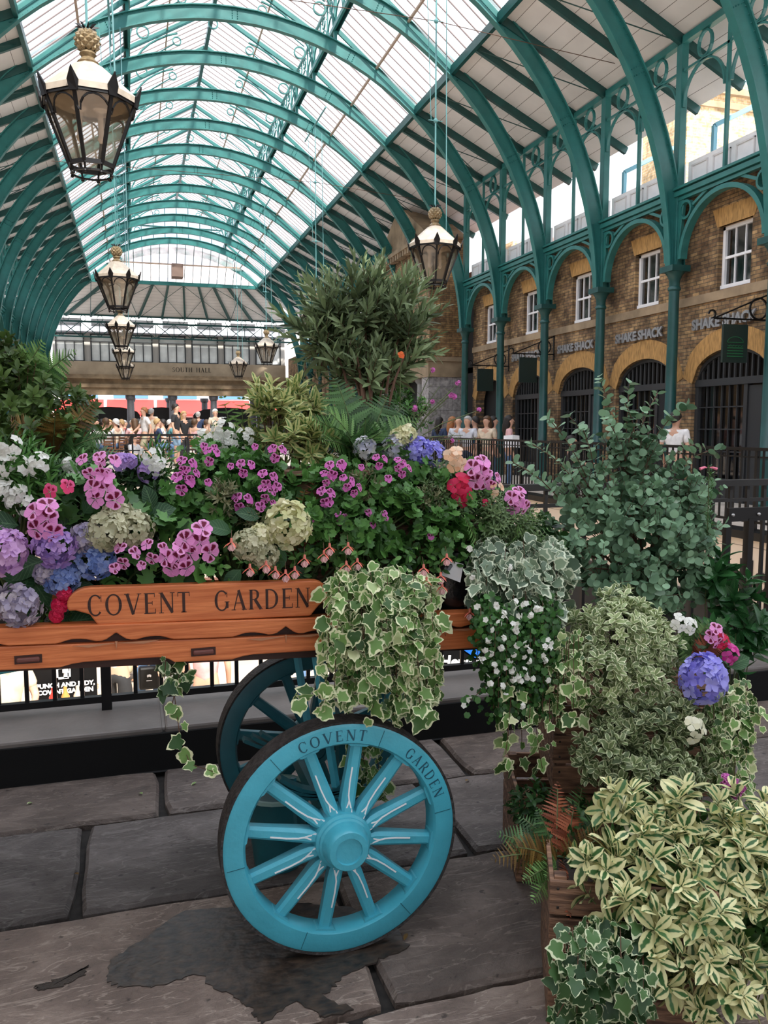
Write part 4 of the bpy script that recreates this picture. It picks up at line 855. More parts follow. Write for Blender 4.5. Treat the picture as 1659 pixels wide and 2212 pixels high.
def person(label, x, y, rz, pose='stand', top='white', bot='jeans', shorts=False, hair='brown', hl='short', z=0, sc=1., group=None, holds=None):
    if y > 24: z += .3
    r = thing('person', label, 'person', (x, y, z), group, rz); pr = PRO[pose]; r.scale = (sc, sc, sc)
    def part(nm, me, ma):
        me2 = me.copy(); me2.materials.clear(); me2.materials.append(ma); o = bpy.data.objects.new(nm, me2); COL.objects.link(o); o.parent = r
    def get(key, me, ma):
        k = (key, ma.name)
        if k not in MEC: c = me.copy(); c.materials.clear(); c.materials.append(ma); MEC[k] = c
        o = bpy.data.objects.new(key.split('_')[-1], MEC[k]); COL.objects.link(o); o.parent = r
    get(pose+'_body', pr['skin'], SKIN); get(pose+'_shirt', pr['top'], cloth(top, CLO[top])); get(pose+('_shorts' if shorts else '_trousers'), pr['short' if shorts else 'long'], cloth(bot, CLO[bot]))
    k = pose+'shoe'
    if k not in MEC: o = pr['shoe'].build('shoes', mat('shoe_leather', (.05, .04, .035), .6), r, smooth=True); MEC[k] = o.data
    else: o = bpy.data.objects.new('shoes', MEC[k]); COL.objects.link(o); o.parent = r
    if hl != 'bald':
        k = (pose, hl, hair)
        if k not in MEC: o = mkhair(hl, pr['hd']).build('hair', mat('hair_'+hair, HAIRC[hair], .6), r, smooth=True); MEC[k] = o.data
        else: o = bpy.data.objects.new('hair', MEC[k]); COL.objects.link(o); o.parent = r
    return r
def PX(px, Y): return P(px, 900, Y)[0]
def chair(x, y, rz, lb, z=0):
    r = thing('cafe_chair', lb, 'chair', (x, y, z+.3), 'cafe chairs of the far terrace', rz); cw = mat('chair_wood', (.16, .07, .035), .5)
    MB().box((-.2, -.2, .4), (.2, .2, .44)).build('seat', cw, r)
    m = MB(); [m.box((-.2, .19, .5+.1*k), (.2, .21, .56+.1*k)) for k in range(4)]; m.build('backrest', cw, r)
    for sx in (-.18, .18):
        for sy in (-.18, .2): MB().bar((sx, sy, 0), (sx, sy, .4 if sy < 0 else .9), .03, .03).build('leg', cw, r)
    return r
# standing figures beyond the far rail
person('man in a black T-shirt and blue denim shorts standing by the far railing', PX(380, 26), 26, 1.2, 'stand', 'black', 'denim', True, 'dark', sc=1.08)
person('young man in a white T-shirt walking left beyond the far railing', PX(312, 27), 27, -1.3, 'walk', 'white', 'khaki', True, 'ginger', sc=1.03)
person('woman with blonde hair and a dark jacket beside the man in black', PX(398, 26.6), 26.8, .6, 'stand', 'black', 'black', False, 'blonde', 'long', sc=.96)
person('man with grey hair in a cream shirt standing behind the seated crowd', PX(327, 33), 33, 2.6, 'walk', 'cream', 'khaki', False, 'grey', sc=1.08)
person('dark-haired woman sitting low behind the white flower spires', PX(287, 25), 25, .9, 'sit', 'grey', 'black', False, 'dark', 'long', z=-.28, sc=.95)
person('white-haired person in a cream shirt beside the fern frond', PX(465, 31), 31, .4, 'stand', 'cream', 'navy', False, 'white', sc=1.05)
person('man in a dark blue jacket standing at the right end of the crowd', PX(428, 35), 35, 2.9, 'stand', 'navy', 'black', False, 'grey', sc=1.03)
seats = [(207, 30, 'white', 'dark', 'long'), (220, 32, 'blue', 'dark', 'short'), (236, 34, 'cream', 'blonde', 'long'), (250, 30, 'cream', 'white', 'short'), (262, 33, 'white', 'blonde', 'short'), (247, 37, 'black', 'grey', 'short'),
         (268, 37, 'red', 'grey', 'short'), (285, 36, 'black', 'white', 'short'), (298, 31, 'white', 'dark', 'long'), (290, 29, 'pink', 'brown', 'long'), (339, 29, 'navy', 'blonde', 'short'), (352, 32, 'white', 'dark', 'short'), (366, 33, 'teal', 'white', 'short'), (337, 35, 'cream', 'brown', 'long'), (420, 30, 'pink', 'brown', 'short'), (412, 34, 'lilac', 'dark', 'long'), (228, 28, 'white', 'brown', 'short'), (446, 33, 'khaki', 'brown', 'short')]
desc = {'white': 'white', 'blue': 'blue', 'cream': 'cream', 'black': 'black', 'red': 'red', 'pink': 'pink', 'navy': 'navy', 'teal': 'teal', 'lilac': 'lilac', 'khaki': 'khaki'}
where = ['at the left end of the terrace', 'second from the left end', 'behind the left end of the rail', 'with their back to the rail', 'left of the nearest column', 'in the back row left', 'in front of the first column', 'just right of the first column', 'left of the walking man', 'close behind the rail', 'right of the walking man', 'behind the woman in navy', 'left of the man in black', 'below the middle column', 'at the right end near the rail', 'behind the blonde woman', 'nearest the left corner', 'at the far right']
for k, (px, Y, t, h, l) in enumerate(seats):
    x = PX(px, Y); rz = random.uniform(-3, 3); person('seated diner in a %s top with %s hair, %s' % (desc[t], h, where[k]), x, Y, rz, 'sit', t, random.choice(['black', 'jeans', 'navy']), False, h, l, sc=1.12, group='seated diners of the far terrace')
    chair(x-math.sin(rz)*.03, Y+.0, rz, 'brown slatted cafe chair of the %s-topped diner %s' % (desc[t], where[k]))
# gallery walkers on the right
for (px, Y, rz, pose, t, b, h, l, s) in ((905, 20, 1.5, 'stand', 'red', 'khaki', 'ginger', 'long', 'woman with ginger hair in a red-striped top behind the wallflowers'), (925, 19, -.9, 'stand', 'check', 'navy', 'grey', 'short', 'man in a pale blue shirt leaning by the far stone pillar'),
        (950, 21, 2, 'stand', 'navy', 'black', 'dark', 'long', 'dark-haired woman in navy behind the bald man'), (972, 19.6, 2.4, 'stand', 'check', 'navy', 'grey', 'bald', 'bald man in a white checked shirt seen from behind at the railing'),
        (1027, 19.5, -2.4, 'stand', 'blue', 'navy', 'dark', 'short', 'man in a blue polo shirt facing the brick wall'), (1052, 18.6, -1.0, 'stand', 'cream', 'khaki', 'brown', 'long', 'woman in a cream blouse near the second column'), (1066, 18.9, 1, 'stand', 'pink', 'jeans', 'dark', 'long', 'woman with dark glasses beside the cream blouse'),
        (1100, 17.6, 1.2, 'stand', 'pink', 'jeans', 'dark', 'long', 'woman in a pink top reading a paper'), (1460, 12.2, 2.0, 'stand', 'white', 'black', 'dark', 'short', 'person in a white T-shirt behind the eucalyptus'), (1235, 15.6, 1.1, 'sit', 'black', 'black', 'dark', 'short', 'seated person in black beside the second shopfront')):
    person(s, max(PX(px, Y), 7.9), Y, rz, pose, t, b, False, h, l)
nw = tag(MB().add([(0, 0, 0), (.2, -.05, .02), (.22, -.03, .3), (.02, .02, .28), (.42, .02, 0), (.42, .04, .28), (0, .006, 0), (.2, -.044, .02), (.22, -.024, .3), (.02, .026, .28), (.42, .026, 0), (.42, .046, .28)], [(0, 1, 2, 3), (1, 4, 5, 2), (9, 8, 7, 6), (8, 11, 10, 7), (0, 3, 9, 6), (4, 10, 11, 5)]).build('newspaper', WHITEP), 'open white newspaper held by the woman in pink', 'newspaper'); nw.location = (max(PX(1086, 17.4), 7.95), 17.35, 1.02)
# people down in the court, seen between cart and kerb
CZ = -2.3
for (px, Y, rz, pose, t, b, sh_, h, l, s) in ((253, 10, 3.0, 'walk', 'white', 'black', True, 'brown', 'short', 'person in glossy black shorts standing in the sunken court left of the others'), (300, 12.8, 2.2, 'walk', 'black', 'khaki', False, 'dark', 'short', 'walker with dark leggings and pale shoes deeper in the court'),
        (322, 11, .4, 'stand', 'black', 'jeans', False, 'dark', 'short', 'person in blue jeans carrying a black shoulder bag'), (385, 10, 2.9, 'stand', 'grey', 'grey', False, 'dark', 'long', 'person in a grey pleated skirt with a pale jacket'), (446, 9.2, 2.9, 'stand', 'pink', 'navy', False, 'brown', 'short', 'man in a pink shirt and navy trousers seen from behind'),
        (12, 8.2, .5, 'sit', 'cream', 'khaki', True, 'blonde', 'short', 'seated person in a pale top at the left edge of the court'), (660, 9.5, -.5, 'sit', 'lilac', 'jeans', False, 'grey', 'bald', 'bald man in a lilac shirt sitting behind the far wheel')):
    q = P(px, 1500, Y); person(s, q[0], Y, rz, pose, t, b, sh_, h, l, z=CZ+(.55 if pose == 'sit' else 0))
bag = thing('shoulder_bag', 'small black shoulder bag with a white trefoil-like mark', 'bag', tuple(P(322, 1458, 10.8))); MB().box((-.13, -.06, -.18), (.13, .06, .12)).build('pouch', BLACK, bag, bevel=.03)
m = MB()
for a in (-.6, 0, .6): m.ball((math.sin(a)*.03, -.063, math.cos(a)*.03-.02), .016, 6, 4, (.6, .3, 1.2))
m.box((-.035, -.066, -.06), (.035, -.06, -.052)).build('emblem', WHITEP, bag)
# chalk board and table in the court
bd = P(140, 1500, 8.5); cb = thing('menu_board', 'black chalkboard with a white f logo and PUNCH AND JUDY, COVENT GARDEN lettering', 'sign', (bd[0], 8.5, CZ))
zt, zb = P(140, 1400, 8.5)[2]-CZ, P(140, 1522, 8.5)[2]-CZ; hw = (P(214, 1500, 8.5)[0]-P(72, 1500, 8.5)[0])/2
MB().box((-hw, 0, zb), (hw, .04, zt)).build('board', BLACK, cb); MB().bar((-hw+.05, .02, 0), (-hw+.05, .02, zb), .05, .05).bar((hw-.05, .02, 0), (hw-.05, .02, zb), .05, .05).build('legs', BLACK, cb)
def bp_(px, py): v = P(px, py, 8.49); return v[0]-bd[0], v[2]-CZ
CHK = mat('chalk_white', (.85, .85, .85), .8)
x0, z0 = bp_(122, 1468); x1, z1 = bp_(152, 1440); m = MB(); t = .018
m.box((x0, -.012, z0), (x1, -.004, z0+t)).box((x0, -.012, z1-t), (x1, -.004, z1)).box((x0, -.012, z0), (x0+t, -.004, z1)).box((x1-t, -.012, z0), (x1, -.004, z1)); m.build('logo_frame', CHK, cb)
text_mesh('f', (z1-z0)*1.2, 'logo', CHK, cb, frame(((x0+x1)/2+.02, -.012, z0+.02), (1, 0, 0), (0, 0, 1)), off=.012)
for tx, px, py, s in (('PUNCH AND JUDY,', 142, 1483, .062), ('COVENT GARDEN', 142, 1497, .062)): a, b = bp_(px, py); text_mesh(tx, s, 'lettering', CHK, cb, frame((a, -.012, b), (1, -0, 0), (0, 0, 1)), off=.003)
a, b = bp_(141, 1489); text_mesh('Food', .05, 'lettering', CREAM, cb, frame((a, -.014, b-.035), (1, 0, 0), (0, 0, 1)))
tq = P(145, 1536, 7.6); tb = thing('cafe_table', 'dark cafe table in the court in front of the chalkboard', 'table', (tq[0], 7.6, CZ)); th_ = tq[2]-CZ-.03
MB().box((-.5, -.3, th_-.04), (.55, .3, th_)).build('table_top', mat('table_brown', (.1, .07, .06), .4), tb)
for sx in (-.45, .5): MB().bar((sx, 0, 0), (sx, 0, th_-.04), .06, .06).build('leg', BLACK, tb)
cd_ = thing('condiment_box', 'small orange wooden table box marked 53 holding bottles and sauces', 'box', (tq[0], 7.5, CZ+th_)); MB().box((-.16, -.08, 0), (.16, .08, .13)).build('box', mat('orange_wood', (.6, .25, .08), .6), cd_)
text_mesh('(53)', .12, 'number', STEMB, cd_, frame((0, -.085, .025), (1, 0, 0), (0, 0, 1)), off=.004)
for k, c in enumerate(((.5, .04, .03), (.6, .3, .08), (.6, .5, .4))):
    o = tag(MB().lathe([(.035, 0), (.035, .14), (.015, .18), (.015, .22)], (0, 0, 0), 10).build('sauce_bottle', mat('sauce%d' % k, c, .3), smooth=True), ['red', 'orange', 'pale pink'][k]+' sauce bottle standing in the table box', 'bottle'); o.location = (tq[0]-.1+.1*k, 7.5, CZ+th_+.06)
tag(MB().box((-2, 6.5, CZ), (-1.45, 9, -.05)).build('market_stall', CREAM), 'cream painted stall side at the left of the court', 'stall')
# black poster behind the ivy
pq = P(975, 1430, 6.0); po = thing('poster', 'black banner with white hand lettering and a blue patch hung below the cart end', 'banner', (pq[0], 6.0, pq[2]))
MB().box((-.35, 0, -.4), (.5, .02, .25)).build('panel', BLACK, po); MB().prism([(-.02, .18), (.45, .18), (.45, -.02), (.2, .02)], -.012, -.004, 'XZ').build('blue_patch', mat('poster_blue', (.01, .12, .55), .5), po)
text_mesh('& Her', .13, 'lettering', CHK, po, frame((-.06, -.01, -.03), (1, 0, -.12), (.1, 0, 1)), off=.005); text_mesh('HUIN', .13, 'lettering', CHK, po, frame((.2, -.015, -.09), (1, 0, -.12), (.1, 0, 1)), off=.005)
MB().bar((-.3, .01, -.4), (-.3, .01, CZ-pq[2]), .04, .04).bar((.45, .01, -.4), (.45, .01, CZ-pq[2]), .04, .04).build('legs', BLACK, po)
# ================================================================== FLOWER CART
cart = thing('flower_cart', 'brown wooden flower barrow with COVENT GARDEN carved on its name board', 'cart', (.1, 2.3, 0)); ct = math.radians(2.0)
def crt(x, z): return (x, z-x*math.tan(ct))                          # the bed slopes gently down to the right
def plank(z0, z1, x0=-1.2, x1=1.12): return [crt(x0-.1, z0), crt(x1-.1, z0), crt(x1-.1, z1), crt(x0-.1, z1)]
ztop = .974
def xr(px): return (P(px, 1350, 2.27)[0]-.1)
def scallop(cx, w=.15):                                             # carved notch outline along the lower edge of the upper rail
    r = []
    for t in np.linspace(-1, 1, 25):
        h = .011*(math.sin(min(1, (1-abs(t))*3.2)*PI/2))**1.4*(1-.75*math.exp(-((abs(t)-.3)/.16)**2)) if abs(t) < 1 else 0
        r.append((cx+t*w, h+(.014*max(0, 1-abs(t)/.14))))
    return r
up = [crt(1.02, ztop), crt(-1.3, ztop)]; low = [(-1.3, 0)]
for cpx in (250-375*1.0, 250, 617, 962): low += [(a, b) for a, b in scallop(xr(cpx))]
low += [(1.02, 0)]; zl = ztop-.047
up += [crt(x, zl+h) for x, h in low]
MB().prism(up, -.035, .02, 'XZ').build('upper_rail', WOOD, cart, bevel=.003)
zb_ = ztop-.112; lo = [crt(1.02, zl-.003), crt(-1.3, zl-.003), crt(-1.3, zb_)]
for a, b in ((125, 375), (500, 760)):
    a, b = xr(a), xr(b); lo += [crt(a, zb_), crt(a+.03, zb_+.008), crt(a+.06, zb_+.012), crt(b-.04, zb_+.016), crt(b-.015, zb_+.01), crt(b, zb_)]
lo += [crt(1.02, zb_)]
MB().prism(lo, -.03, .02, 'XZ').build('lower_rail', WOOD, cart, bevel=.003)
MB().prism([crt(-1.3, ztop-.05-.03), crt(1.0, ztop-.08), crt(1.0, ztop-.01), crt(-1.3, ztop-.01)], -.012, .01, 'XZ').prism([crt(-1.3, zb_-.012), crt(1.0, zb_-.012), crt(1.0, zb_+.03), crt(-1.3, zb_+.03)], .0, .03, 'XZ').build('backing_board', WOODD, cart)
for cpx in (250-375, 250, 617, 962):
    x = xr(cpx); zz = crt(x, zl)[1]; MB().prism([(x-.11, zz-.004), (x-.07, zz-.011), (x, zz-.004), (x+.07, zz-.011), (x+.11, zz-.004)], -.0335, -.028, 'XZ').prism([(x-.003, zz), (x, zz-.022), (x+.003, zz)], -.034, -.028, 'XZ').build('carved_scoop', mat('pale_cut_wood', (.45, .2, .1), .5), cart)
for cpx in (58, 438, 815):
    x = xr(cpx); zz = crt(x, ztop-.085)[1]; MB().box((x-.033, -.033, zz-.011), (x+.033, -.028, zz+.011)).build('mortice', WOODD, cart); MB().box((x-.028, -.04, zz-.007), (x+.028, -.03, zz+.006)).build('tenon', mat('tenon_wood', (.14, .045, .035), .5), cart, bevel=.004)
nb = []; nl, nr = xr(146), xr(712); nz0, nz1 = ztop, ztop+.102
for a in np.linspace(200, 90, 8): nb.append((nl+.06+.06*math.cos(math.radians(a)), nz1-.045+.045*math.sin(math.radians(a))))
for a in np.linspace(90, -20, 8): nb.append((nr-.05+.05*math.cos(math.radians(a)), nz1-.04+.04*math.sin(math.radians(a))))
nb += [(nr-.03, nz0+.03), (nr-.055, nz0), (nl+.075, nz0), (nl+.055, nz0+.03), (nl+.02, nz0+.042)]
nbo = MB().prism([(x, z-(x)*math.tan(math.radians(1.3))) for x, z in nb], -.03, .005, 'XZ').build('name_board', WOOD, cart, bevel=.004)
def brd(tx, px0, px1):
    s = (P(px1, 1290, 2.25)[0]-P(px0, 1290, 2.25)[0]); _, wd = serif_text(tx, lambda a, b, e: (0, 0, 0)); k = s/wd; x0 = xr(px0)
    mm, _ = serif_text(tx, lambda a, b, e: (x0+a*k, -.0306-e*.01, nz0+.026+b*.056-(x0+a*k)*math.tan(math.radians(1.3))), .12); mm.build('carved_lettering', WOODD, nbo, fixn=False)
brd('COVENT', 190, 416); brd('GARDEN', 464, 674)
MB().prism([crt(-1.3, zb_+.02), crt(1.02, zb_+.02), crt(1.02, zb_+.05), crt(-1.3, zb_+.05)], .02, .62, 'XZ').build('bed', WOODD, cart)
MB().prism([crt(-1.3, zb_), crt(1.02, zb_), crt(1.02, ztop), crt(-1.3, ztop)], .6, .65, 'XZ').build('rear_rail', WOOD, cart)
MB().prism([(0, .86), (.62, .86), (.62, .94), (0, .94)], .96, 1.02, 'YZ').build('end_board', WOOD, cart)
# running gear
m = MB(); AX = .435; 
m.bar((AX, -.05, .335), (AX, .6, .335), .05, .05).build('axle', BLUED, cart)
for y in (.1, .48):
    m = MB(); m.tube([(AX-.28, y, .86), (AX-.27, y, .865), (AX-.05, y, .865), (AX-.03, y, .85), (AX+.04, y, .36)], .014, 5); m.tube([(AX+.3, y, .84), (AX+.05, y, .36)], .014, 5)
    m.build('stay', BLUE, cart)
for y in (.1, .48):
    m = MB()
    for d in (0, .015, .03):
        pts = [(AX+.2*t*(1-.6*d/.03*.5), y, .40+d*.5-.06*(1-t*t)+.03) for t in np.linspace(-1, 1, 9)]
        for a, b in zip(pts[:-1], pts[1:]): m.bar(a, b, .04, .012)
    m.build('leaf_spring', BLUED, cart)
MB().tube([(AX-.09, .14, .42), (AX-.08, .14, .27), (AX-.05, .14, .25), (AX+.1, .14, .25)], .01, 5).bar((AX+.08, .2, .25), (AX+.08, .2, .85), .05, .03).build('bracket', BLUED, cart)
MB().tube([(-.9, .1, .80), (-.32, .08, .87)], .018, 6).build('shaft_stay', BLUE, cart)
def wheel(loc, label, ma, text):
    r = thing('cart_wheel', label, 'wheel', loc, 'wheels of the flower barrow'); R = .338; ri = .272; d = .066
    m = MB(); n = 72; k = 0
    prof = [(ri, -d/2+.012), (ri+.008, -d/2), (R-.012, -d/2), (R-.004, -d/2+.004), (R-.004, d/2), (ri, d/2)]
    for i in range(n):
        a = 2*PI*i/n
        for rr, y in prof: m.v.append((rr*math.cos(a), y, rr*math.sin(a)))
    for i in range(n):
        for j in range(6): a = i*6+j; b = ((i+1) % n)*6+j; a2 = i*6+(j+1) % 6; b2 = ((i+1) % n)*6+(j+1) % 6; m.f.append((a, b, b2, a2))
    m.build('felloe', ma, r, smooth=True)
    MB().lathe([(R-.004, -d/2+.003), (R+.003, -d/2+.001), (R+.004, d/2+.004), (R-.004, d/2+.004)], n=72, axis='Y', cap=False).build('tyre', IRON, r)
    ph = math.radians(-10.4); off = -.015
    for k in range(12):
        a = ph+k*PI/6; c, s = math.cos(a), math.sin(a); u = Vector((-s, 0, c)); o = Vector((c, 0, s)); y = Vector((0, 1, 0)); m = MB()
        secs = [(.055, .009, .026), (.095, .02, .02), (.12, .0205, .018), (.2, .0185, .016), (ri-.008, .0175, .015), (ri+.004, .018, .016)]
        k0 = 0
        for rad, hw_, hd in secs:
            cc = o*rad+y*(off*(1-rad/ri)); ch_ = hw_*.45
            for p, q in ((-hw_, -hd+ch_), (-hw_+ch_, -hd), (hw_-ch_, -hd), (hw_, -hd+ch_), (hw_, hd), (-hw_, hd)): m.v.append(tuple(cc+u*p+y*q))
        for i in range(len(secs)-1):
            for j in range(6): a_ = i*6+j; b_ = i*6+(j+1) % 6; m.f.append((a_, b_, b_+6, a_+6))
        sp_ = m.build('spoke', ma, r, smooth=False)
        if text:
            w_ = MB()
            def lp(rad, sd): cc = o*rad+y*(off*(1-rad/ri)-.021 + .004*(rad/.27)); return cc+u*sd
            for pts in ([(.06, -.015), (.085, -.011), (.108, -.001), (.125, .004), (.16, .0065), (.205, .006)], [(.06, .012), (.085, .006), (.1, .002), (.112, -.0)]):
                for (ra, sa), (rb, sb) in zip(pts[:-1], pts[1:]): w_.bar(lp(ra-.001, sa), lp(rb+.001, sb), .004, .002, (0, 1, 0))
            w_.build('lining', WLINE, sp_)
        f = MB(); f.add([tuple(o*(ri-.004)+u*q+y*z_) for q in (-.024, .024) for z_ in (-d/2+.008, d/2-.01)]+[tuple(o*(ri+.003)+u*q*1.5+y*z_) for q in (-.024, .024) for z_ in (-d/2+.008, d/2-.01)], [(0, 1, 3, 2), (0, 2, 6, 4), (1, 5, 7, 3), (0, 4, 5, 1), (2, 3, 7, 6)]); f.build('spoke_block', ma, r)
    MB().lathe([(.07, .06), (.082, .03), (.085, -.005), (.08, -.03), (.08, -.045), (.073, -.05), (.073, -.058), (.067, -.062), (.062, -.085), (.058, -.1), (.054, -.105), (.038, -.106), (.0365, -.1), (.001, -.1)], n=36, axis='Y').build('hub', ma, r, smooth=True)
    if text:
        j = MB()
        for a in (128, 68, 8, -52, -112, 188): c, s = math.cos(math.radians(a)), math.sin(math.radians(a)); j.bar((c*(ri+.006), -d/2-.0006, s*(ri+.006)), (c*(R-.01), -d/2-.0006, s*(R-.01)), .0016, .001, (0, 1, 0))
        j.build('felloe_joint', BLUED, r)
        for tx, a0, a1 in (('COVENT', 114, 76.5), ('GARDEN', 51, 17)):
            _, wd = serif_text(tx, lambda a, b, e: (0, 0, 0), .3)
            def fn(a, b, e): t = math.radians(a0+(a1-a0)*a/wd); rr = .2875+b*.031; return (rr*math.cos(t), -d/2-.0008-e*.008, rr*math.sin(t))
            mm, _ = serif_text(tx, fn, .3); mm.build('carved_lettering', mat('deep_blue_lettering', (.012, .085, .13), .5), r, fixn=False)
    return r
wheel((.535, 2.2, .342), 'near turquoise spoked wheel with COVENT GARDEN lettered on its rim', BLUE, True)
w2 = wheel((.60, 2.93, .342), 'far turquoise spoked wheel behind the near one, shade in its colour', BLUED, False)  # darker than the near wheel: its shade is put into the colour
# ================================================================== CRATES
def crate(name, label, loc, sx, sy, h, ns, rz=0, open_top=True):
    r = thing('wooden_crate', label, 'crate', loc, None, rz); t = .012; sh_ = h/ns
    for k in range(ns):
        z0 = k*sh_+.004; z1 = (k+1)*sh_-.006
        for a, b in (((0, 0, z0), (sx, t, z1)), ((0, sy-t, z0), (sx, sy, z1)), ((0, t, z0), (t, sy-t, z1)), ((sx-t, t, z0), (sx, sy-t, z1))): MB().box(a, b).build('slat', CRATEW, r, bevel=.002)
    for x in (t, sx-t-.03):
        for y in (t, sy-t-.03): MB().box((x, y, 0), (x+.03, y+.03, h)).build('corner_post', CRATEW, r)
    m = MB()
    for k in range(ns):
        for x in (.02, sx-.02):
            for dz in (.25, .75): m.ball((x, -.001, (k+dz)*sh_), .004, 5, 3)
    m.build('nails', mat('rusty_nail', (.02, .015, .012), .8), r)['kind'] = 'stuff'
    MB().box((t, t, .01), (sx-t, sy-t, .02)).build('base', CRATEW, r); return r
crate('c', 'weathered wooden crate at the bottom right under the yellow-edged shrub', (.955, 1.74, 0), .40, .36, .39, 4, math.radians(-25))
soil = MB().box((.02, .02, .2), (.38, .34, .34)).build('soil', SOIL); soil.location = (.955, 1.74, 0); soil.rotation_euler.z = math.radians(-25); tag(soil, 'dark potting soil filling the bottom right crate', 'soil', kind='stuff')
crate('c', 'upper wooden crate of the stack under the cream-edged shrubs', (1.265, 2.30, .32), .5, .36, .30, 3, math.radians(-20))
crate('c', 'lower wooden crate of the stack, in deep shade', (1.17, 2.36, 0), .6, .36, .31, 3, math.radians(-18))
crate('c', 'upturned dark crate standing on the cart among the flowers', (.43, 2.5, .93), .66, .3, .42, 3)
tag(MB().box((.41, 2.48, 1.352), (1.11, 2.82, 1.366)).build('wooden_board', CRATEW), 'weathered board laid on top of the crate on the cart', 'board')
cb2 = crate('c', 'hidden crate carrying the eucalyptus behind the right-hand shrubs', (1.62, 2.72, 0), .6, .36, .6, 4)
pot = thing('plant_pot', 'dark plastic pot of the eucalyptus', 'pot', (1.9, 2.8, .6)); MB().lathe([(.11, 0), (.15, .24), (.16, .24), (.16, .27)], n=20).build('pot', BLACK, pot, smooth=True)
bq = P(990, 1290, 2.32); bg_ = thing('compost_bag', 'crumpled black plastic compost bag with gold lettering between the ivies', 'bag', (bq[0], 2.36, .93))
m = MB(); m.ball((0, 0, .09), .09, 16, 10, (.85, .5, 1.1)); m.v = [(x+random.uniform(-.006, .006), y+random.uniform(-.006, .006), max(z, 0)) for x, y, z in m.v]; m.build('sack', mat('black_plastic', (.01, .009, .01), .22, bump=.6, bscale=18), bg_, smooth=True)
text_mesh('INOVON', .03, 'lettering', mat('bag_gold', (.6, .38, .25), .5), bg_, frame((.045, -.048, .09), (0, -.1, -1), (1, 0, 0)), off=.001)
MB().add([(-.05, -.03, .12), (-.0, -.055, .10), (.012, -.05, .155), (-.04, -.02, .17)], [(0, 1, 2, 3)]).build('label', WHITEP, bg_)
# ================================================================== PLANTS
def oval(w_=.45, n=4, fold=.12, curl=.18, p=1.0, pw=.75):
    v, uv, f = [], [], []
    for i in range(n+1):
        t = i/n; ww = w_*.5*math.sin(PI*min(1, max(0, t**p)))**pw if 0 < i < n else .0
        for s in (-1, 0, 1):
            v.append((s*ww, t, -curl*t*t+abs(s)*fold*ww*2)); uv.append((s, t))
    for i in range(n):
        for j in (0, 1): a = i*3+j; f.append((a, a+1, a+4, a+3))
    return np.array(v), np.array(uv), f
def polar(rad, fold=.1, off=.35, cup=.0):
    """lobed leaf: outline radii by angle around a centre set off from the stalk"""
    n = len(rad); v = [(0, off, 0)]; uv = [(0, .3)]; f = []
    for k in range(n):
        a = -PI/2+2*PI*k/n; r = rad[k]; v.append((r*math.cos(a), off+r*math.sin(a), cup*r*r+fold*abs(math.cos(a))*r-(.12*r if math.sin(a) > .7 else 0))); uv.append((1, .5+.5*math.sin(a)))
    for k in range(n): f.append((0, 1+k, 1+(k+1) % n))
    return np.array(v), np.array(uv), f
IVY = polar([.30, .42, .52, .49, .43, .50, .50, .46, .66, .46, .50, .50, .43, .49, .52, .42], .16, .42, -.12)
IVYP = polar([.30, .44, .54, .46, .36, .42, .58, .44, .46, .62, .80, .62, .46, .44, .58, .42, .36, .46, .54, .44], .14, .42, -.1)
PELL = polar([.12]+[.5+.06*(-1)**k for k in range(17)], .06, .42, .35)
ROUND = polar([.46, .47, .49, .5, .51, .5, .5, .51, .5, .49, .47, .46], .1, .5)
LANCE = oval(.2, 4, .15, .12); OVAL = oval(.46, 4, .2, .2); WIDE = oval(.66, 5, .12, .25); EUON = oval(.5, 6, .14, .3, 1.25, .55); PIT = oval(.56, 5, .16, .25, 1.15, .6)
PETAL = oval(.95, 6, .04, .3, 1.9); SEPAL = oval(.85, 3, .15, .12, 1.25); NARROW = oval(.3, 3, .1, .5)
VARL = oval(.34, 5, .18, .2, 1.1, .65)
BAC = polar([.3, .42, .38, .46, .4, .47, .41, .47, .4, .46, .38, .42], .08, .42, .1)
def nrm(a): return a/np.maximum(np.linalg.norm(a, axis=-1, keepdims=True), 1e-9)
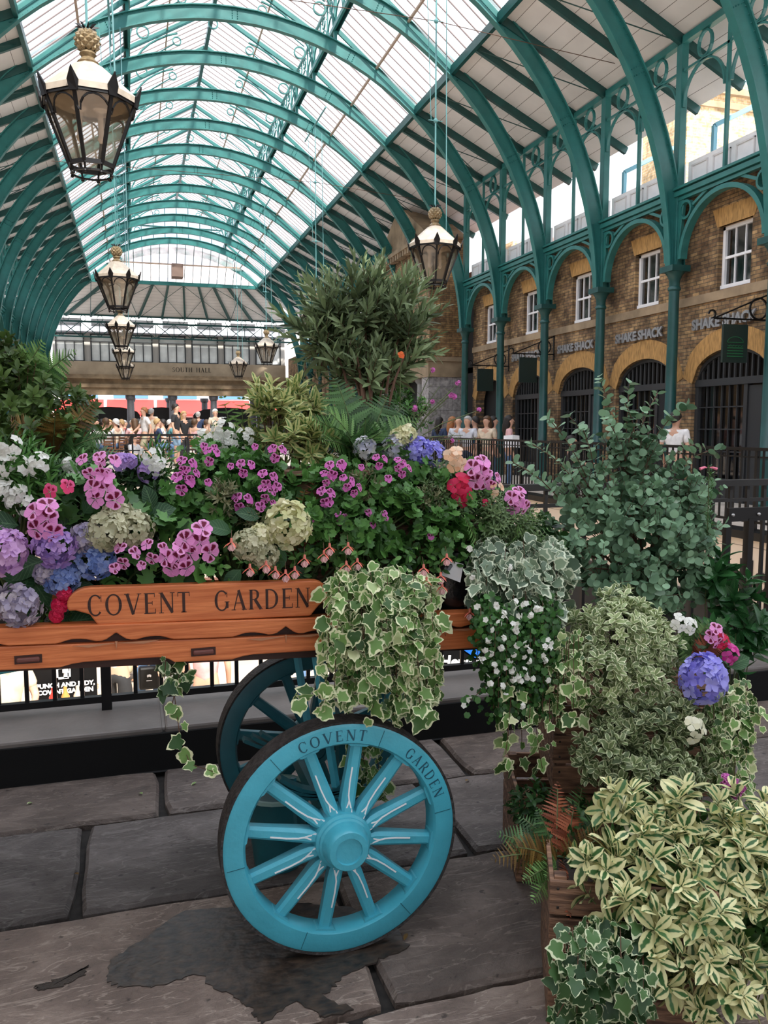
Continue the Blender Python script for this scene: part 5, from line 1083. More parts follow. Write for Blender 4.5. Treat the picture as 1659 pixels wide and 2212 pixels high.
class Leaves:
    def __init__(s): s.v = []; s.l = []; s.f = []; s.n = 0; s.fc = {}
    def add(s, T, pos, al, no, sc, rnd=None):
        pos = np.atleast_2d(pos); al = nrm(np.atleast_2d(al)); no = np.atleast_2d(no); N = len(pos)
        x = nrm(np.cross(al, no)); no = np.cross(x, al); sc = np.broadcast_to(np.asarray(sc, float).reshape(-1, 1, 1) if np.ndim(sc) else np.full((1, 1, 1), sc), (N, 1, 1))
        tv, uv, tf = T
        V = pos[:, None]+sc*(tv[None, :, 0:1]*x[:, None]+tv[None, :, 1:2]*al[:, None]+tv[None, :, 2:3]*no[:, None])
        r = rng.random(N) if rnd is None else np.broadcast_to(rnd, (N,))
        L = np.concatenate([np.broadcast_to(uv[None], (N, len(uv), 2)), np.broadcast_to(r[:, None, None], (N, len(uv), 1))], 2)
        k = len(tv); off = s.n+np.arange(N)*k
        for nn in set(len(q) for q in tf):
            q = np.array([t for t in tf if len(t) == nn]); s.fc.setdefault(nn, []).append((q[None]+off[:, None, None]).reshape(-1, nn))
        s.v.append(V.reshape(-1, 3)); s.l.append(L.reshape(-1, 3)); s.n += N*k
    def build(s, name, m, parent):
        V = np.concatenate(s.v); 
        if parent is not None: V = V-np.array(parent.matrix_basis.translation)
        me = bpy.data.meshes.new(name); me.vertices.add(len(V)); me.vertices.foreach_set('co', V.astype(np.float32).ravel())
        li, ls = [], []; c = 0
        for nn, arrs in s.fc.items():
            a = np.concatenate(arrs); li.append(a.ravel()); ls.append(c+np.arange(len(a))*nn); c += a.size
        li = np.concatenate(li).astype(np.int32); ls = np.concatenate(ls).astype(np.int32)
        me.loops.add(len(li)); me.loops.foreach_set('vertex_index', li); me.polygons.add(len(ls)); me.polygons.foreach_set('loop_start', ls)
        me.update(calc_edges=True); me.polygons.foreach_set('use_smooth', np.ones(len(ls), bool))
        a = me.attributes.new('lf', 'FLOAT_VECTOR', 'POINT'); a.data.foreach_set('vector', np.concatenate(s.l).astype(np.float32).ravel())
        me.materials.append(m); o = bpy.data.objects.new(name, me); COL.objects.link(o)
        if parent is not None: o.parent = parent
        return o
def blob(px, py, Y, r, d=.8): c = P(px, py, Y); R = r*PXw(c); return c, np.array([R, R*d, R])
def shell(blobs, n, inner=.55, front=.35, up=.25):
    """points and outward directions on the surface of a group of ellipsoids"""
    w_ = np.array([b[1][0]*b[1][2] for b in blobs]); idx = rng.choice(len(blobs), n*2, p=w_/w_.sum())
    d = nrm(rng.normal(size=(n*2, 3))+np.array([0, -front, up])); C_ = np.array([b[0] for b in blobs])[idx]; R_ = np.array([b[1] for b in blobs])[idx]
    k = inner+(1-inner)*rng.random((n*2, 1))**.6; p = C_+d*R_*k; ok = np.ones(n*2, bool)
    for j, (c, r) in enumerate(blobs): ok &= (idx == j) | (np.linalg.norm((p-c)/r, axis=1) > .72)
    return p[ok][:n], d[ok][:n]
def sprigs(L, T, pos, dr, n, size, L_, a0=75, a1=20, droop=0., jit=.25, stems=None, pair=False):
    """whorls of leaves along short shoots: a0/a1 = angle from the shoot at its base / tip"""
    N = len(pos); ax = nrm(dr); h = nrm(np.cross(ax, np.array([.13, .31, .94]))); h2 = np.cross(ax, h); sz = size*(.75+.5*rng.random(N)); rn = rng.random(N); ph = rng.random(N)*6.28
    for k in range(n):
        t = (k+.5)/n; az = ph+((k//2)*1.57+(k % 2)*PI if pair else k*2.4); e = math.radians(a0+(a1-a0)*t)+rng.normal(size=N)*jit*.5
        rad = h*np.cos(az)[:, None]+h2*np.sin(az)[:, None]; al = ax*np.cos(e)[:, None]+rad*np.sin(e)[:, None]; no = ax*np.sin(e)[:, None]-rad*np.cos(e)[:, None]
        al = al+rng.normal(size=al.shape)*jit*.35+np.array([0, 0, -droop]); L.add(T, pos+ax*(L_*(t-.5))+al*0, al, no+rng.normal(size=al.shape)*.15, sz*(.72+.35*math.sin(PI*min(1, t+.15))), np.clip(rn*.7+rng.random(N)*.3, 0, 1))
    if stems is not None:
        for p, d in zip(pos[::1], ax): stems.tube([p-d*L_*.9, p+d*L_*.45], [.0018, .001], 3, cap=False)
def plant(name, label, cat, base, group=None): return thing(name, label, cat, tuple(base), group)
def stembuild(m, name, ma, parent):
    o = parent.matrix_basis.translation; m.v = [(x-o.x, y-o.y, z-o.z) for x, y, z in m.v]; return m.build(name, ma, parent, fixn=False)
def branches(blobs, base, r=.006, k=3):
    m = MB(); base = Vector(base)
    for c, R in blobs:
        for j in range(k):
            e = Vector(c)+Vector((random.uniform(-.6, .6)*R[0], random.uniform(-.4, .4)*R[1], random.uniform(.1, .8)*R[2])); mid = base.lerp(e, .5)+Vector((0, 0, .04)); m.tube([base+Vector((random.uniform(-.03, .03), 0, 0)), mid, e], [r, r*.7, r*.25], 4, cap=False)
    return m
def lf(n, *a, **k): return leafmat(n, *a, **k)
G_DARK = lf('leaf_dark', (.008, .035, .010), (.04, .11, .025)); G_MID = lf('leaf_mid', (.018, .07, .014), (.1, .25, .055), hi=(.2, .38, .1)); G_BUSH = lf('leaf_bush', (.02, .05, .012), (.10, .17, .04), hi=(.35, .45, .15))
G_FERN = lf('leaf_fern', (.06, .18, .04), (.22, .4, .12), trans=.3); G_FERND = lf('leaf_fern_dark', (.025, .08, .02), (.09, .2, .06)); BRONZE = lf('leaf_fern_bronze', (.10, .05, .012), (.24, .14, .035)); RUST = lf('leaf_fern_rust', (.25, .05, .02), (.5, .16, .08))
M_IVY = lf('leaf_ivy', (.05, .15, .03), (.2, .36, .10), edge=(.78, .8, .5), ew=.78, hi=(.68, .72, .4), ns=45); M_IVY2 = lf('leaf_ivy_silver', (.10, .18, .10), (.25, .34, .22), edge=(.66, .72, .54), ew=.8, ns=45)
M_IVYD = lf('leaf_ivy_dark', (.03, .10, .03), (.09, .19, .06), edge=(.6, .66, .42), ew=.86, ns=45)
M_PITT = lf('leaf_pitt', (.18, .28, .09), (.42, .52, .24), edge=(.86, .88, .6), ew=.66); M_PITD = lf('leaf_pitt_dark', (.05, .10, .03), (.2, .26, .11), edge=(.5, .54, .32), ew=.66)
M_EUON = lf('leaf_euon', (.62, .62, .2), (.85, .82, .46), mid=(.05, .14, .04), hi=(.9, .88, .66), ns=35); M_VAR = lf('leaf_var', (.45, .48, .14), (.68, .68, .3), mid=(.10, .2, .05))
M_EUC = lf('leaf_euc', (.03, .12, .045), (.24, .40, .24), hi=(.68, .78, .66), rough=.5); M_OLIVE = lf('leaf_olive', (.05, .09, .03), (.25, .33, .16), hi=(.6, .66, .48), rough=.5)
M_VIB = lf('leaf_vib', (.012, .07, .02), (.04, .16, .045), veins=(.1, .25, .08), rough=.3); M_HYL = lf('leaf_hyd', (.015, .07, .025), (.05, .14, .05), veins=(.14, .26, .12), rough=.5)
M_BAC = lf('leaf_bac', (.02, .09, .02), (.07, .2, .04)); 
def petalm(n, a, b, bl=None): return lf(n, a, b, blotch=bl, trans=.3, rough=.6)
PK = petalm('petal_pink', (.86, .32, .68), (.93, .42, .76), ((.16, .0, .03), .18, .84, .62)); PKS = petalm('petal_magenta', (.72, .16, .55), (.82, .26, .65), ((.13, 0, .05), .12, .85, .6))
CER = petalm('petal_cerise', (.85, .06, .2), (.9, .15, .35), ((.3, 0, .03), .3, .7, .5)); RED = petalm('petal_red', (.6, .0, .05), (.8, .05, .15)); WHT = petalm('petal_white', (.8, .8, .72), (.92, .92, .88)); PEACH = petalm('petal_peach', (.85, .5, .3), (.9, .68, .5))
HY = {'mauve': ((.62, .36, .72), (.75, .48, .72)), 'lilac': ((.42, .28, .66), (.60, .38, .72)), 'blue': ((.16, .26, .6), (.42, .52, .8)), 'cream': ((.6, .6, .3), (.88, .84, .6)), 'dusty': ((.45, .45, .28), (.72, .7, .5)), 'periwinkle': ((.28, .25, .75), (.48, .47, .9)), 'smoky': ((.38, .34, .5), (.65, .58, .62)), 'pale': ((.5, .5, .68), (.7, .68, .66))}
HYM = {k: petalm('hyd_'+k, *v) for k, v in HY.items()}
def hyd_head(parent, px, py, Y, r, kind, n=95, label=None):
    n = int(n*.62)
    c, R = blob(px, py, Y, r, .85); L = Leaves(); i = np.arange(n)+.5; ph = np.arccos(1-1.65*i/n); th = i*2.39996
    d = np.stack([np.cos(th)*np.sin(ph), -np.cos(ph), np.sin(th)*np.sin(ph)], 1); d = nrm(d+rng.normal(size=d.shape)*.16+np.array([0, 0, .2])); s = R[0]*(.36 if r > 34 else .44)*(.75+.5*rng.random(n))
    pos = c+d*R*(.70+.34*rng.random((n, 1))); u = nrm(np.cross(d, rng.normal(size=d.shape))); v = np.cross(d, u); rn = rng.random(n)
    for k in range(4): a = k*PI/2; al = u*math.cos(a)+v*math.sin(a); L.add(SEPAL, pos, al+d*(.2+.3*rng.random((n, 1))), d+rng.normal(size=d.shape)*.3, s, np.clip(rn+rng.normal(size=n)*.15, 0, 1))
    o = L.build('flower_head', HYM[kind], parent)
    if label: o['label'] = label
    g = MB().ball(Vector(c)-parent.matrix_basis.translation, R[0]*.72, 10, 8); g.build('flower_core', G_DARK, o.parent) if False else None
    return o
def pel_head(parent, px, py, Y, r, ma, n=5, fs=.72, label=None, name='flower_head'):
    c, R = blob(px, py, Y, r, .6); L = Leaves(); s = R[0]*fs
    for k in range(n):
        a = k*2*PI/max(n, 1)+random.random()*.5; rr = 0 if (n == 1 or (n >= 5 and k == 0)) else .78
        d = nrm(np.array([math.cos(a)*rr+random.uniform(-.15, .15), -1.0, math.sin(a)*rr+.25])); p = c+np.array([math.cos(a)*R[0]*rr, -R[1]*.4+random.uniform(-.5, .5)*R[1]*.4, math.sin(a)*R[0]*rr])
        u = nrm(np.cross(d, np.array([0, 0, 1.]))); v = np.cross(u, d); rn = random.random()
        roll = random.uniform(-25, 25)
        for j, (an, sc) in enumerate(((58, 1.12), (122, 1.12), (192, .95), (270, .98), (348, .95))): t = math.radians(an+roll+random.uniform(-6, 6)); al = u*math.cos(t)+v*math.sin(t); L.add(PETAL, p+d*.001*j, al+d*random.uniform(.15, .45), d, s*sc, (.75+.2*rn) if j < 2 or (j == 3 and rn > .4) else .3*rn)
    o = L.build(name, ma, parent)
    if label: o['label'] = label
    return o
def white_heads(parent, heads, Y, ma=None, fs=.0125, n=13, name='flower_spike'):
    for px, py, r in heads:
        c, R = blob(px, py, Y, r, .7); L = Leaves(); d = nrm(rng.normal(size=(n, 3))+np.array([0, -1.0, .2])); p = c+d*R*np.array([1, 1, 1.15])
        u = nrm(np.cross(d, rng.normal(size=d.shape))); v = np.cross(d, u)
        for k in range(5): a = k*2*PI/5; L.add(SEPAL, p, u*math.cos(a)+v*math.sin(a)+d*.15, d, fs)
        L.build(name, ma or WHT, parent)
def frond(L, st, base, tip, width, droop=.15, n=24, teeth=True, side=None):
    """fern frond: toothed pinnae in pairs along an arching stalk"""
    b = np.array(base, float); t_ = np.array(tip, float); ax = t_-b; Ln = np.linalg.norm(ax); up = np.array([0, 0, 1.]); pts = []
    for i in range(n+1): t = i/n; pts.append(b+ax*t+up*(droop*Ln*(math.sin(PI*t**.8)*.9)))
    pts = np.array(pts); tang = nrm(np.gradient(pts, axis=0)); vn = nrm(np.array([.1, -.7, .6]) if side is None else np.array(side, float)); sd = nrm(np.cross(tang, vn)); nn = np.cross(sd, tang)
    for i in range(2, n+1):
        t = i/n; wl = width*math.sin(PI*(.12+.88*t)**.75)**.9*(.4 if t > .97 else 1)+.004
        for s in (-1, 1):
            d = nrm(sd[i]*s+tang[i]*.35+rng.normal(size=3)*.04); m_ = max(3, int(wl/.0085)) if teeth else 1
            L.add(SERR if wl > .016 else OVAL, pts[i], d-up*.12, nn[i]+rng.normal(size=3)*.12, wl)
    st.tube([Vector(p) for p in pts[::3]], [.0028*(1-.8*k/len(pts[::3]))+.0006 for k in range(len(pts[::3]))], 4, cap=False)
def serrated(w_=.3, n=9):
    v, uv, f = [], [], []
    for i in range(n*2+1):
        t = i/(n*2); ww = w_*.5*(1-t)**.55*(1.0 if i % 2 else .42)*(1 if t < 1 else 0)
        for sg_ in (-1, 0, 1): v.append((sg_*ww, t+(.03 if i % 2 and sg_ else 0), -.1*t*t+.1*abs(sg_)*ww)); uv.append((sg_, t))
    for i in range(n*2):
        for j in (0, 1): a = i*3+j; f.append((a, a+1, a+4, a+3))
    return np.array(v), np.array(uv), f
SERR = serrated()
def fern(label, base_px, Y, tips, ma, cat='fern', wd=.06, droop=.12, name='fern', dY=0, n=20, group=None, base=None):
    b = P(*base_px, Y) if base is None else np.array(base); r = plant(name, label, cat, b, group)
    for k, tp in enumerate(tips):
        px, py = tp[:2]; yy = Y+(tp[2] if len(tp) > 2 else random.uniform(-.12, .02)); w2 = tp[3] if len(tp) > 3 else wd; L = Leaves(); st = MB(); mm = tp[4] if len(tp) > 4 else ma
        frond(L, st, b+np.array([random.uniform(-.02, .02), 0, 0]), P(px, py, yy), w2, droop, n); o = L.build('frond', mm, r); stembuild(st, 'stalk', STEM, r).parent = r
    return r
def bush(name, label, cat, blobs, base, ma, T, nsp, nl, size, L_, a0=75, a1=20, inner=.45, jit=.25, stemm=None, droop=0, pair=False, br=3, br_r=.005, front=.35, up=.25, group=None, updir=.4):
    r = plant(name, label, cat, base, group); L = Leaves(); p, d = shell(blobs, nsp, inner, front, up); d = nrm(d+np.array([0, 0, updir])); sm = MB() if stemm else None
    sprigs(L, T, p, d, nl, size, L_, a0, a1, droop, jit, sm, pair); L.build('foliage', ma, r)
    m = branches(blobs, base, br_r, br)
    if sm: m.add(sm.v, sm.f)
    stembuild(m, 'stems', stemm or STEM, r); return r
BEDZ = .93
def bed(px, Y): return (P(px, 1300, Y)[0], Y, BEDZ)
# --- left part of the cart
bush('evergreen_shrub', 'dark glossy leafy bush at the left edge under the fern', 'shrub', [blob(50, 890, 2.85, 110), blob(150, 905, 2.8, 75), blob(-70, 900, 2.85, 120), blob(90, 990, 2.7, 90), blob(20, 800, 2.9, 60), blob(-40, 1000, 2.7, 90)], bed(40, 2.72), G_BUSH, OVAL, 330, 9, .042, .05, 70, 25, stemm=STEMB)
fern('pale green fern at the top left against the far arches', (40, 880), 2.85, [(165, 757), (95, 735), (50, 765), (140, 800), (0, 770), (-40, 800)], G_FERN, wd=.075)
fern('bronze-green fern at the left above the pink pelargonium', (110, 1010), 2.7, [(212, 860, 0, .06, BRONZE), (235, 940, -.1, .07), (190, 970, -.15, .07), (120, 890, -.1, .06, BRONZE), (20, 900, -.1, .07, BRONZE), (270, 985, 0, .06), (50, 960, -.2, .07), (160, 930)], G_FERND, wd=.07)
bush('small_leaf_shrub', 'low green small-leaved plants filling the cart behind the pink pelargonium', 'shrub', [blob(300, 1060, 2.6, 70), blob(210, 1080, 2.55, 70), blob(350, 1110, 2.5, 60), blob(120, 1040, 2.6, 70), blob(420, 1120, 2.5, 60), blob(470, 1070, 2.6, 70)], bed(300, 2.6), G_DARK, OVAL, 380, 9, .028, .05, 80, 30)
a = bush('white_snapdragon', 'white-flowered summer snapdragon at the left edge of the cart', 'flower', [blob(20, 1020, 2.45, 70), blob(90, 1060, 2.42, 60), blob(-50, 1050, 2.45, 70)], bed(30, 2.5), G_MID, LANCE, 130, 9, .045, .07, 60, 25)
white_heads(a, [(20, 965, 26), (5, 1005, 24), (35, 1010, 26), (85, 1005, 24), (35, 1065, 26), (65, 1090, 28), (0, 1060, 20), (30, 1085, 16)], 2.36)
b = bush('white_snapdragon', 'white-flowered stems between the pink pelargonium and the railing', 'flower', [blob(330, 1020, 2.6, 45), blob(165, 1040, 2.5, 40)], bed(300, 2.62), G_MID, LANCE, 60, 9, .04, .07, 60, 25)
white_heads(b, [(325, 985, 22), (338, 1005, 20), (165, 1035, 24), (150, 1005, 14)], 2.5)
white_heads(b, [(262, 1000, 18), (320, 1018, 20), (280, 997, 12)], 2.52, HYM['lilac'], .017, 9)
b = bush('white_snapdragon', 'tall white flower spires behind the small magenta blooms', 'flower', [blob(480, 980, 2.75, 40), blob(520, 990, 2.75, 40)], bed(480, 2.72), G_MID, LANCE, 60, 9, .04, .07, 60, 25)
white_heads(b, [(440, 950, 20), (482, 930, 24), (495, 955, 20), (530, 945, 20), (470, 955, 14)], 2.68, n=22)
bush('bedding_foliage', 'low dark leafy bedding packed in the barrow behind the plank', 'plant', [blob(x, 1235, 2.55, 55) for x in range(-80, 1180, 85)]+[blob(x, 1170, 2.62, 60) for x in range(-80, 1180, 95)], bed(500, 2.55), G_DARK, WIDE, 520, 7, .042, .05, 80, 30, inner=.3, br=1)
MB().box((-1.1, 2.31, .89), (1.05, 2.88, .935)).build('soil', SOIL); tag(bpy.data.objects['soil.001'] if 'soil.001' in bpy.data.objects else bpy.data.objects['soil'], 'dark soil filling the bed of the flower cart', 'soil', kind='stuff')
# royal pelargonium with blotched flowers
pl = plant('pelargonium', 'pink pelargonium with large dark-blotched blooms at the left of the cart', 'flower', bed(200, 2.4)); L = Leaves()
for (px, py, r) in ((150, 1150, 50), (250, 1100, 50), (330, 1130, 45), (140, 1080, 40), (230, 1040, 35), (330, 1215, 60), (420, 1215, 55), (270, 1230, 50), (380, 1150, 40)):
    p, d = shell([blob(px, py, 2.36, r)], 14, .3); L.add(PELL, p, d*.3+rng.normal(size=d.shape)*.6+np.array([0, 0, -.2]), d+np.array([0, -.6, .5]), .05)
L.build('foliage', G_MID, pl)
for px, py, r in ((196, 1004, 24), (228, 1005, 26), (222, 1026, 15), (229, 1058, 36), (103, 1122, 38), (430, 1172, 38), (385, 1208, 32), (333, 1188, 24), (272, 1198, 24), (248, 1228, 14), (305, 1222, 12), (380, 1235, 11)): pel_head(pl, px, py, 2.26, r, PK, 5 if r > 30 else (3 if r > 20 else 1), .62 if r > 20 else .9)
o = pel_head(pl, 127, 1056, 2.3, 22, CER, 2, .8, 'bright cerise bloom')
stembuild(branches([blob(px, py, 2.32, 10) for px, py in ((212, 1030), (229, 1080), (103, 1140), (430, 1190), (385, 1220), (333, 1205))], bed(230, 2.45), .003, 2), 'stems', STEM, pl)
# hydrangeas
hy = plant('hydrangea', 'hydrangea with mauve, lilac and blue heads at the lower left of the cart', 'flower', bed(90, 2.4)); L = Leaves()
for px, py, ang, s in ((40, 1135, 160, .10), (95, 1210, 200, .11), (125, 1350, 20, .10), (70, 1280, 120, .1), (150, 1320, 240, .09), (60, 1240, 300, .1), (130, 1180, 80, .08), (10, 1280, 40, .1), (90, 1330, 180, .09), (310, 1120, 30, .09), (330, 1100, 100, .07), (180, 1110, 60, .08), (160, 1260, 320, .08), (-20, 1180, 90, .1)):
    a = math.radians(ang); L.add(WIDE, P(px, py, 2.36), [[math.cos(a), -.25, math.sin(a)*.8]], [[.1, -.8, .6]], s)
L.build('foliage', M_HYL, hy)
for px, py, r, k in ((8, 1192, 48, 'mauve'), (118, 1182, 42, 'lilac'), (207, 1210, 40, 'blue'), (135, 1250, 34, 'blue'), (100, 1240, 24, 'smoky'), (232, 1148, 42, 'dusty'), (287, 1142, 40, 'dusty'), (255, 1120, 34, 'dusty'), (190, 1165, 34, 'smoky'), (38, 1308, 46, 'smoky')): hyd_head(hy, px, py, 2.28 if r > 40 else 2.32, r, k, 110, {'mauve': 'mauve pink', 'lilac': 'lilac', 'blue': 'blue', 'dusty': 'faded cream', 'smoky': 'smoky lilac'}[k]+' hydrangea head')
stembuild(branches([blob(px, py, 2.4, 10) for px, py in ((8, 1200), (118, 1190), (205, 1220), (255, 1160), (38, 1310))], bed(90, 2.45), .004, 1), 'stems', STEM, hy)
hy2 = plant('hydrangea', 'hydrangea with cream-green heads in the middle of the cart', 'flower', bed(600, 2.4)); L = Leaves()
for px, py, ang, s in ((610, 1180, 250, .08), (560, 1120, 150, .07), (660, 1180, 320, .07), (590, 1200, 200, .07), (520, 1230, 230, .07), (500, 1150, 150, .08), (640, 1220, 280, .07)): a = math.radians(ang); L.add(WIDE, P(px, py, 2.34), [[math.cos(a), -.25, math.sin(a)*.8]], [[.1, -.8, .6]], s)
L.build('foliage', M_HYL, hy2)
for px, py, r, k in ((622, 1135, 48, 'cream'), (540, 1178, 36, 'dusty'), (572, 1198, 28, 'dusty'), (565, 1160, 26, 'cream')): hyd_head(hy2, px, py, 2.27, r, k, 110, 'cream hydrangea head')
stembuild(branches([blob(620, 1150, 2.36, 10), blob(548, 1195, 2.36, 10)], bed(600, 2.42), .004, 1), 'stems', STEM, hy2)
hy3 = plant('hydrangea', 'hydrangea with a violet-blue head beside the wallflower stems', 'flower', (P(900, 1020, 2.62)[0], 2.62, BEDZ)); L = Leaves()
for px, py, ang, s in ((870, 1000, 200, .08), (960, 1000, 330, .08), (910, 1020, 270, .09), (840, 985, 150, .07)): a = math.radians(ang); L.add(WIDE, P(px, py, 2.58), [[math.cos(a), -.25, math.sin(a)*.8]], [[.1, -.8, .6]], s)
L.build('foliage', M_HYL, hy3)
for px, py, r, k in ((902, 975, 30, 'periwinkle'), (930, 982, 28, 'periwinkle'), (790, 968, 24, 'pale'), (855, 968, 26, 'pale'), (865, 945, 22, 'cream'), (880, 938, 20, 'cream')): hyd_head(hy3, px, py, 2.52, r, k, 46 if r < 29 else 70, {'periwinkle': 'violet-blue', 'pale': 'pale lilac', 'cream': 'greenish cream'}[k]+' flower head')
stembuild(branches([blob(905, 985, 2.56, 10), blob(800, 980, 2.56, 8)], tuple(hy3.location), .004, 1), 'stems', STEM, hy3)
# magenta bedding at the end of the name board
mg = plant('dianthus', 'dark magenta flowers at the left end of the name board', 'flower', bed(130, 2.36)); L = Leaves(); p, d = shell([blob(125, 1330, 2.34, 30)], 40, .2); L.add(OVAL, p, d+rng.normal(size=d.shape)*.4, d, .02); L.build('foliage', G_MID, mg)
white_heads(mg, [(140, 1285, 14), (130, 1310, 16), (122, 1330, 12)], 2.3, RED, .014, 12, 'flower_head')
# small magenta scented pelargoniums
sp1 = bush('scented_pelargonium', 'scented pelargonium dotted with small magenta blooms behind the cream hydrangea', 'flower', [blob(450, 1040, 2.55, 70), blob(540, 1050, 2.5, 80), blob(480, 1110, 2.45, 70), blob(570, 1110, 2.45, 60), blob(400, 1090, 2.45, 50), blob(620, 1060, 2.52, 50)], bed(500, 2.45), G_MID, PELL, 210, 5, .034, .06, 80, 40)
for px, py, r in ((403, 1005, 17), (395, 1042, 20), (412, 1025, 15), (455, 985, 16), (440, 965, 9), (463, 968, 8), (550, 966, 8), (598, 978, 16), (530, 1010, 16), (498, 1008, 8), (577, 1033, 17), (597, 1053, 12), (575, 1065, 16), (523, 1083, 18), (562, 1095, 12), (450, 1043, 9), (590, 1087, 7)): pel_head(sp1, px, py, 2.36, r*1.0, PKS, 3 if r > 14 else 1, .7 if r > 14 else 1)
sp2 = bush('scented_pelargonium', 'scented pelargonium with small magenta blooms in front of the crate, right of the cream hydrangea', 'flower', [blob(720, 1060, 2.42, 60), blob(790, 1080, 2.42, 70), blob(870, 1040, 2.5, 60), blob(760, 1150, 2.35, 75), blob(860, 1130, 2.4, 80), blob(690, 1130, 2.35, 55), blob(940, 1160, 2.36, 70), blob(980, 1080, 2.42, 60)], bed(800, 2.42), G_MID, PELL, 300, 5, .032, .06, 80, 40)
for px, py, r in ((722, 1014, 18), (738, 1004, 12), (705, 1032, 14), (748, 1042, 15), (765, 1055, 14), (702, 1072, 18), (710, 1085, 12), (820, 996, 14), (862, 1003, 13), (872, 1015, 14), (735, 1118, 13), (795, 1108, 9), (805, 1135, 8), (678, 1123, 8), (833, 1120, 7), (780, 1010, 8), (838, 1035, 10), (830, 1110, 8), (930, 1160, 9)): pel_head(sp2, px, py, 2.3, r*.95, PKS, 3 if r > 12 else 1, .7 if r > 12 else 1)
bush('spent_seedheads', 'grey-green seed heads among the scented pelargonium', 'plant', [blob(480, 1075, 2.38, 35), blob(790, 1040, 2.38, 35), blob(545, 1120, 2.38, 30), blob(930, 1090, 2.38, 40)], bed(640, 2.42), lf('leaf_seed', (.13, .14, .06), (.3, .3, .16)), NARROW, 120, 8, .02, .03, 30, 10)
# centre back: ferns, variegated shrub, olive
fern('bright green fern rising left of the variegated shrub', (545, 1000), 2.85, [(478, 842), (505, 870), (520, 845), (560, 870), (500, 920), (460, 905), (545, 905), (590, 930)], G_FERN, wd=.085, base=(P(545, 1000, 2.78)[0], 2.78, .95))
bush('variegated_shrub', 'yellow-edged variegated shrub left of the tall fern', 'shrub', [blob(600, 895, 2.75, 60), blob(560, 880, 2.8, 45), blob(650, 880, 2.8, 45), blob(610, 960, 2.65, 55), blob(660, 975, 2.6, 40), blob(580, 925, 2.7, 50)], (P(600, 1000, 2.72)[0], 2.72, BEDZ), M_VAR, VARL, 42, 12, .064, .07, 75, 25, stemm=STEMB)
fern('tall dark green fern in the centre below the olive tree', (780, 1000), 2.75, [(722, 812, -.05, .1), (700, 880, -.2, .08, G_FERN), (670, 900, -.2, .07, G_FERN), (840, 850, 0, .09), (880, 870, 0, .08), (905, 905, -.1, .08, G_FERN), (690, 950, -.3, .06, G_FERN), (830, 930, -.3, .08, G_FERN), (860, 960, -.3, .07, G_FERN), (770, 850, 0, .09), (790, 900, -.2, .08), (740, 930, -.35, .07)], G_FERND, wd=.08, base=(P(780, 1000, 2.65)[0], 2.65, 1.37))
bush('small_leaf_shrub', 'fine-leaved green filler around the tall fern', 'shrub', [blob(700, 960, 2.75, 60), blob(820, 970, 2.72, 60), blob(660, 900, 2.85, 45), blob(880, 900, 2.8, 45), blob(740, 890, 2.85, 50), blob(760, 1010, 2.6, 40), blob(820, 870, 2.9, 60)], (P(760, 1000, 2.7)[0], 2.7, 1.37), G_MID, OVAL, 330, 9, .022, .045, 75, 30)
ol = bush('olive_tree', 'grey-green olive tree crowning the middle of the display', 'tree', [blob(790, 700, 2.95, 95), blob(720, 690, 2.95, 60), blob(770, 640, 2.95, 50), blob(850, 680, 2.9, 65), blob(880, 730, 2.85, 45), blob(800, 770, 2.95, 75), blob(700, 740, 2.9, 40), blob(790, 820, 2.85, 60), blob(850, 800, 2.85, 50), blob(735, 800, 2.88, 45)], (P(800, 900, 2.68)[0], 2.68, 1.368), M_OLIVE, LANCE, 190, 14, .07, .15, 55, 22, inner=.25, jit=.3, stemm=STEMB, br=1, br_r=.006, updir=.6)
L = Leaves(); q = np.array([P(*t, 2.85) for t in ((668, 665), (640, 700), (660, 720), (930, 690), (915, 665), (900, 640), (770, 610), (820, 605), (720, 630), (865, 625), (640, 735), (690, 650), (905, 745))])
sprigs(L, LANCE, q, nrm(q-P(790, 730, 2.92)+np.array([0, 0, .12])), 16, .068, .17, 45, 18, 0, .2); L.build('foliage', M_OLIVE, ol)
MB().tube([(0, 0, 0), (.01, .1, .2), (0, .22, .4)], [.016, .013, .01], 8).build('trunk', STEMB, ol); MB().lathe([(.075, 0), (.08, .07), (.085, .07), (.085, .085)], n=20).build('pot', BLACK, ol, smooth=True)
# wallflower stems
wf = plant('wallflower', 'thin wallflower stems with small purple flowers against the brick range', 'flower', (P(900, 1000, 2.7)[0], 2.7, BEDZ)); m = MB(); o = wf.location
for tip in ((990, 828), (970, 855), (932, 800), (935, 868), (896, 882), (1037, 885), (975, 852), (950, 835), (1000, 940), (1060, 950)):
    e = Vector(P(*tip, 2.68)); b_ = Vector(P(880, 960, 2.7)); mid = b_.lerp(e, .5)+Vector((-.01, 0, .01)); m.tube([Vector((*o[:2], BEDZ+.3)), b_, mid, e], [.003, .0025, .002, .001], 4, cap=False)
    for k in range(7): t = .25+.1*k; p_ = b_.lerp(e, t); s_ = 1 if k % 2 else -1; m.tube([p_, p_+Vector((s_*.022, 0, .014))], .0008, 3, cap=False)
stembuild(m, 'stems', STEM, wf)
for px, py, r in ((990, 828, 8), (975, 853, 9), (982, 857, 6), (935, 800, 6), (934, 868, 5), (896, 882, 8), (1035, 885, 5), (977, 952, 4)): white_heads(wf, [(px, py, r*.7)], 2.66, PKS, .0065, 7, 'flower_head')
pr_ = plant('poppy', 'single orange-red poppy in front of the olive tree', 'flower', (P(862, 900, 2.75)[0], 2.75, 1.37)); pel_head(pr_, 866, 768, 2.7, 9, petalm('petal_orange', (.8, .12, .02), (.9, .2, .05)), 1, .9); stembuild(MB().tube([Vector(pr_.location), Vector(P(866, 770, 2.71))], .0015, 4), 'stem', STEM, pr_)
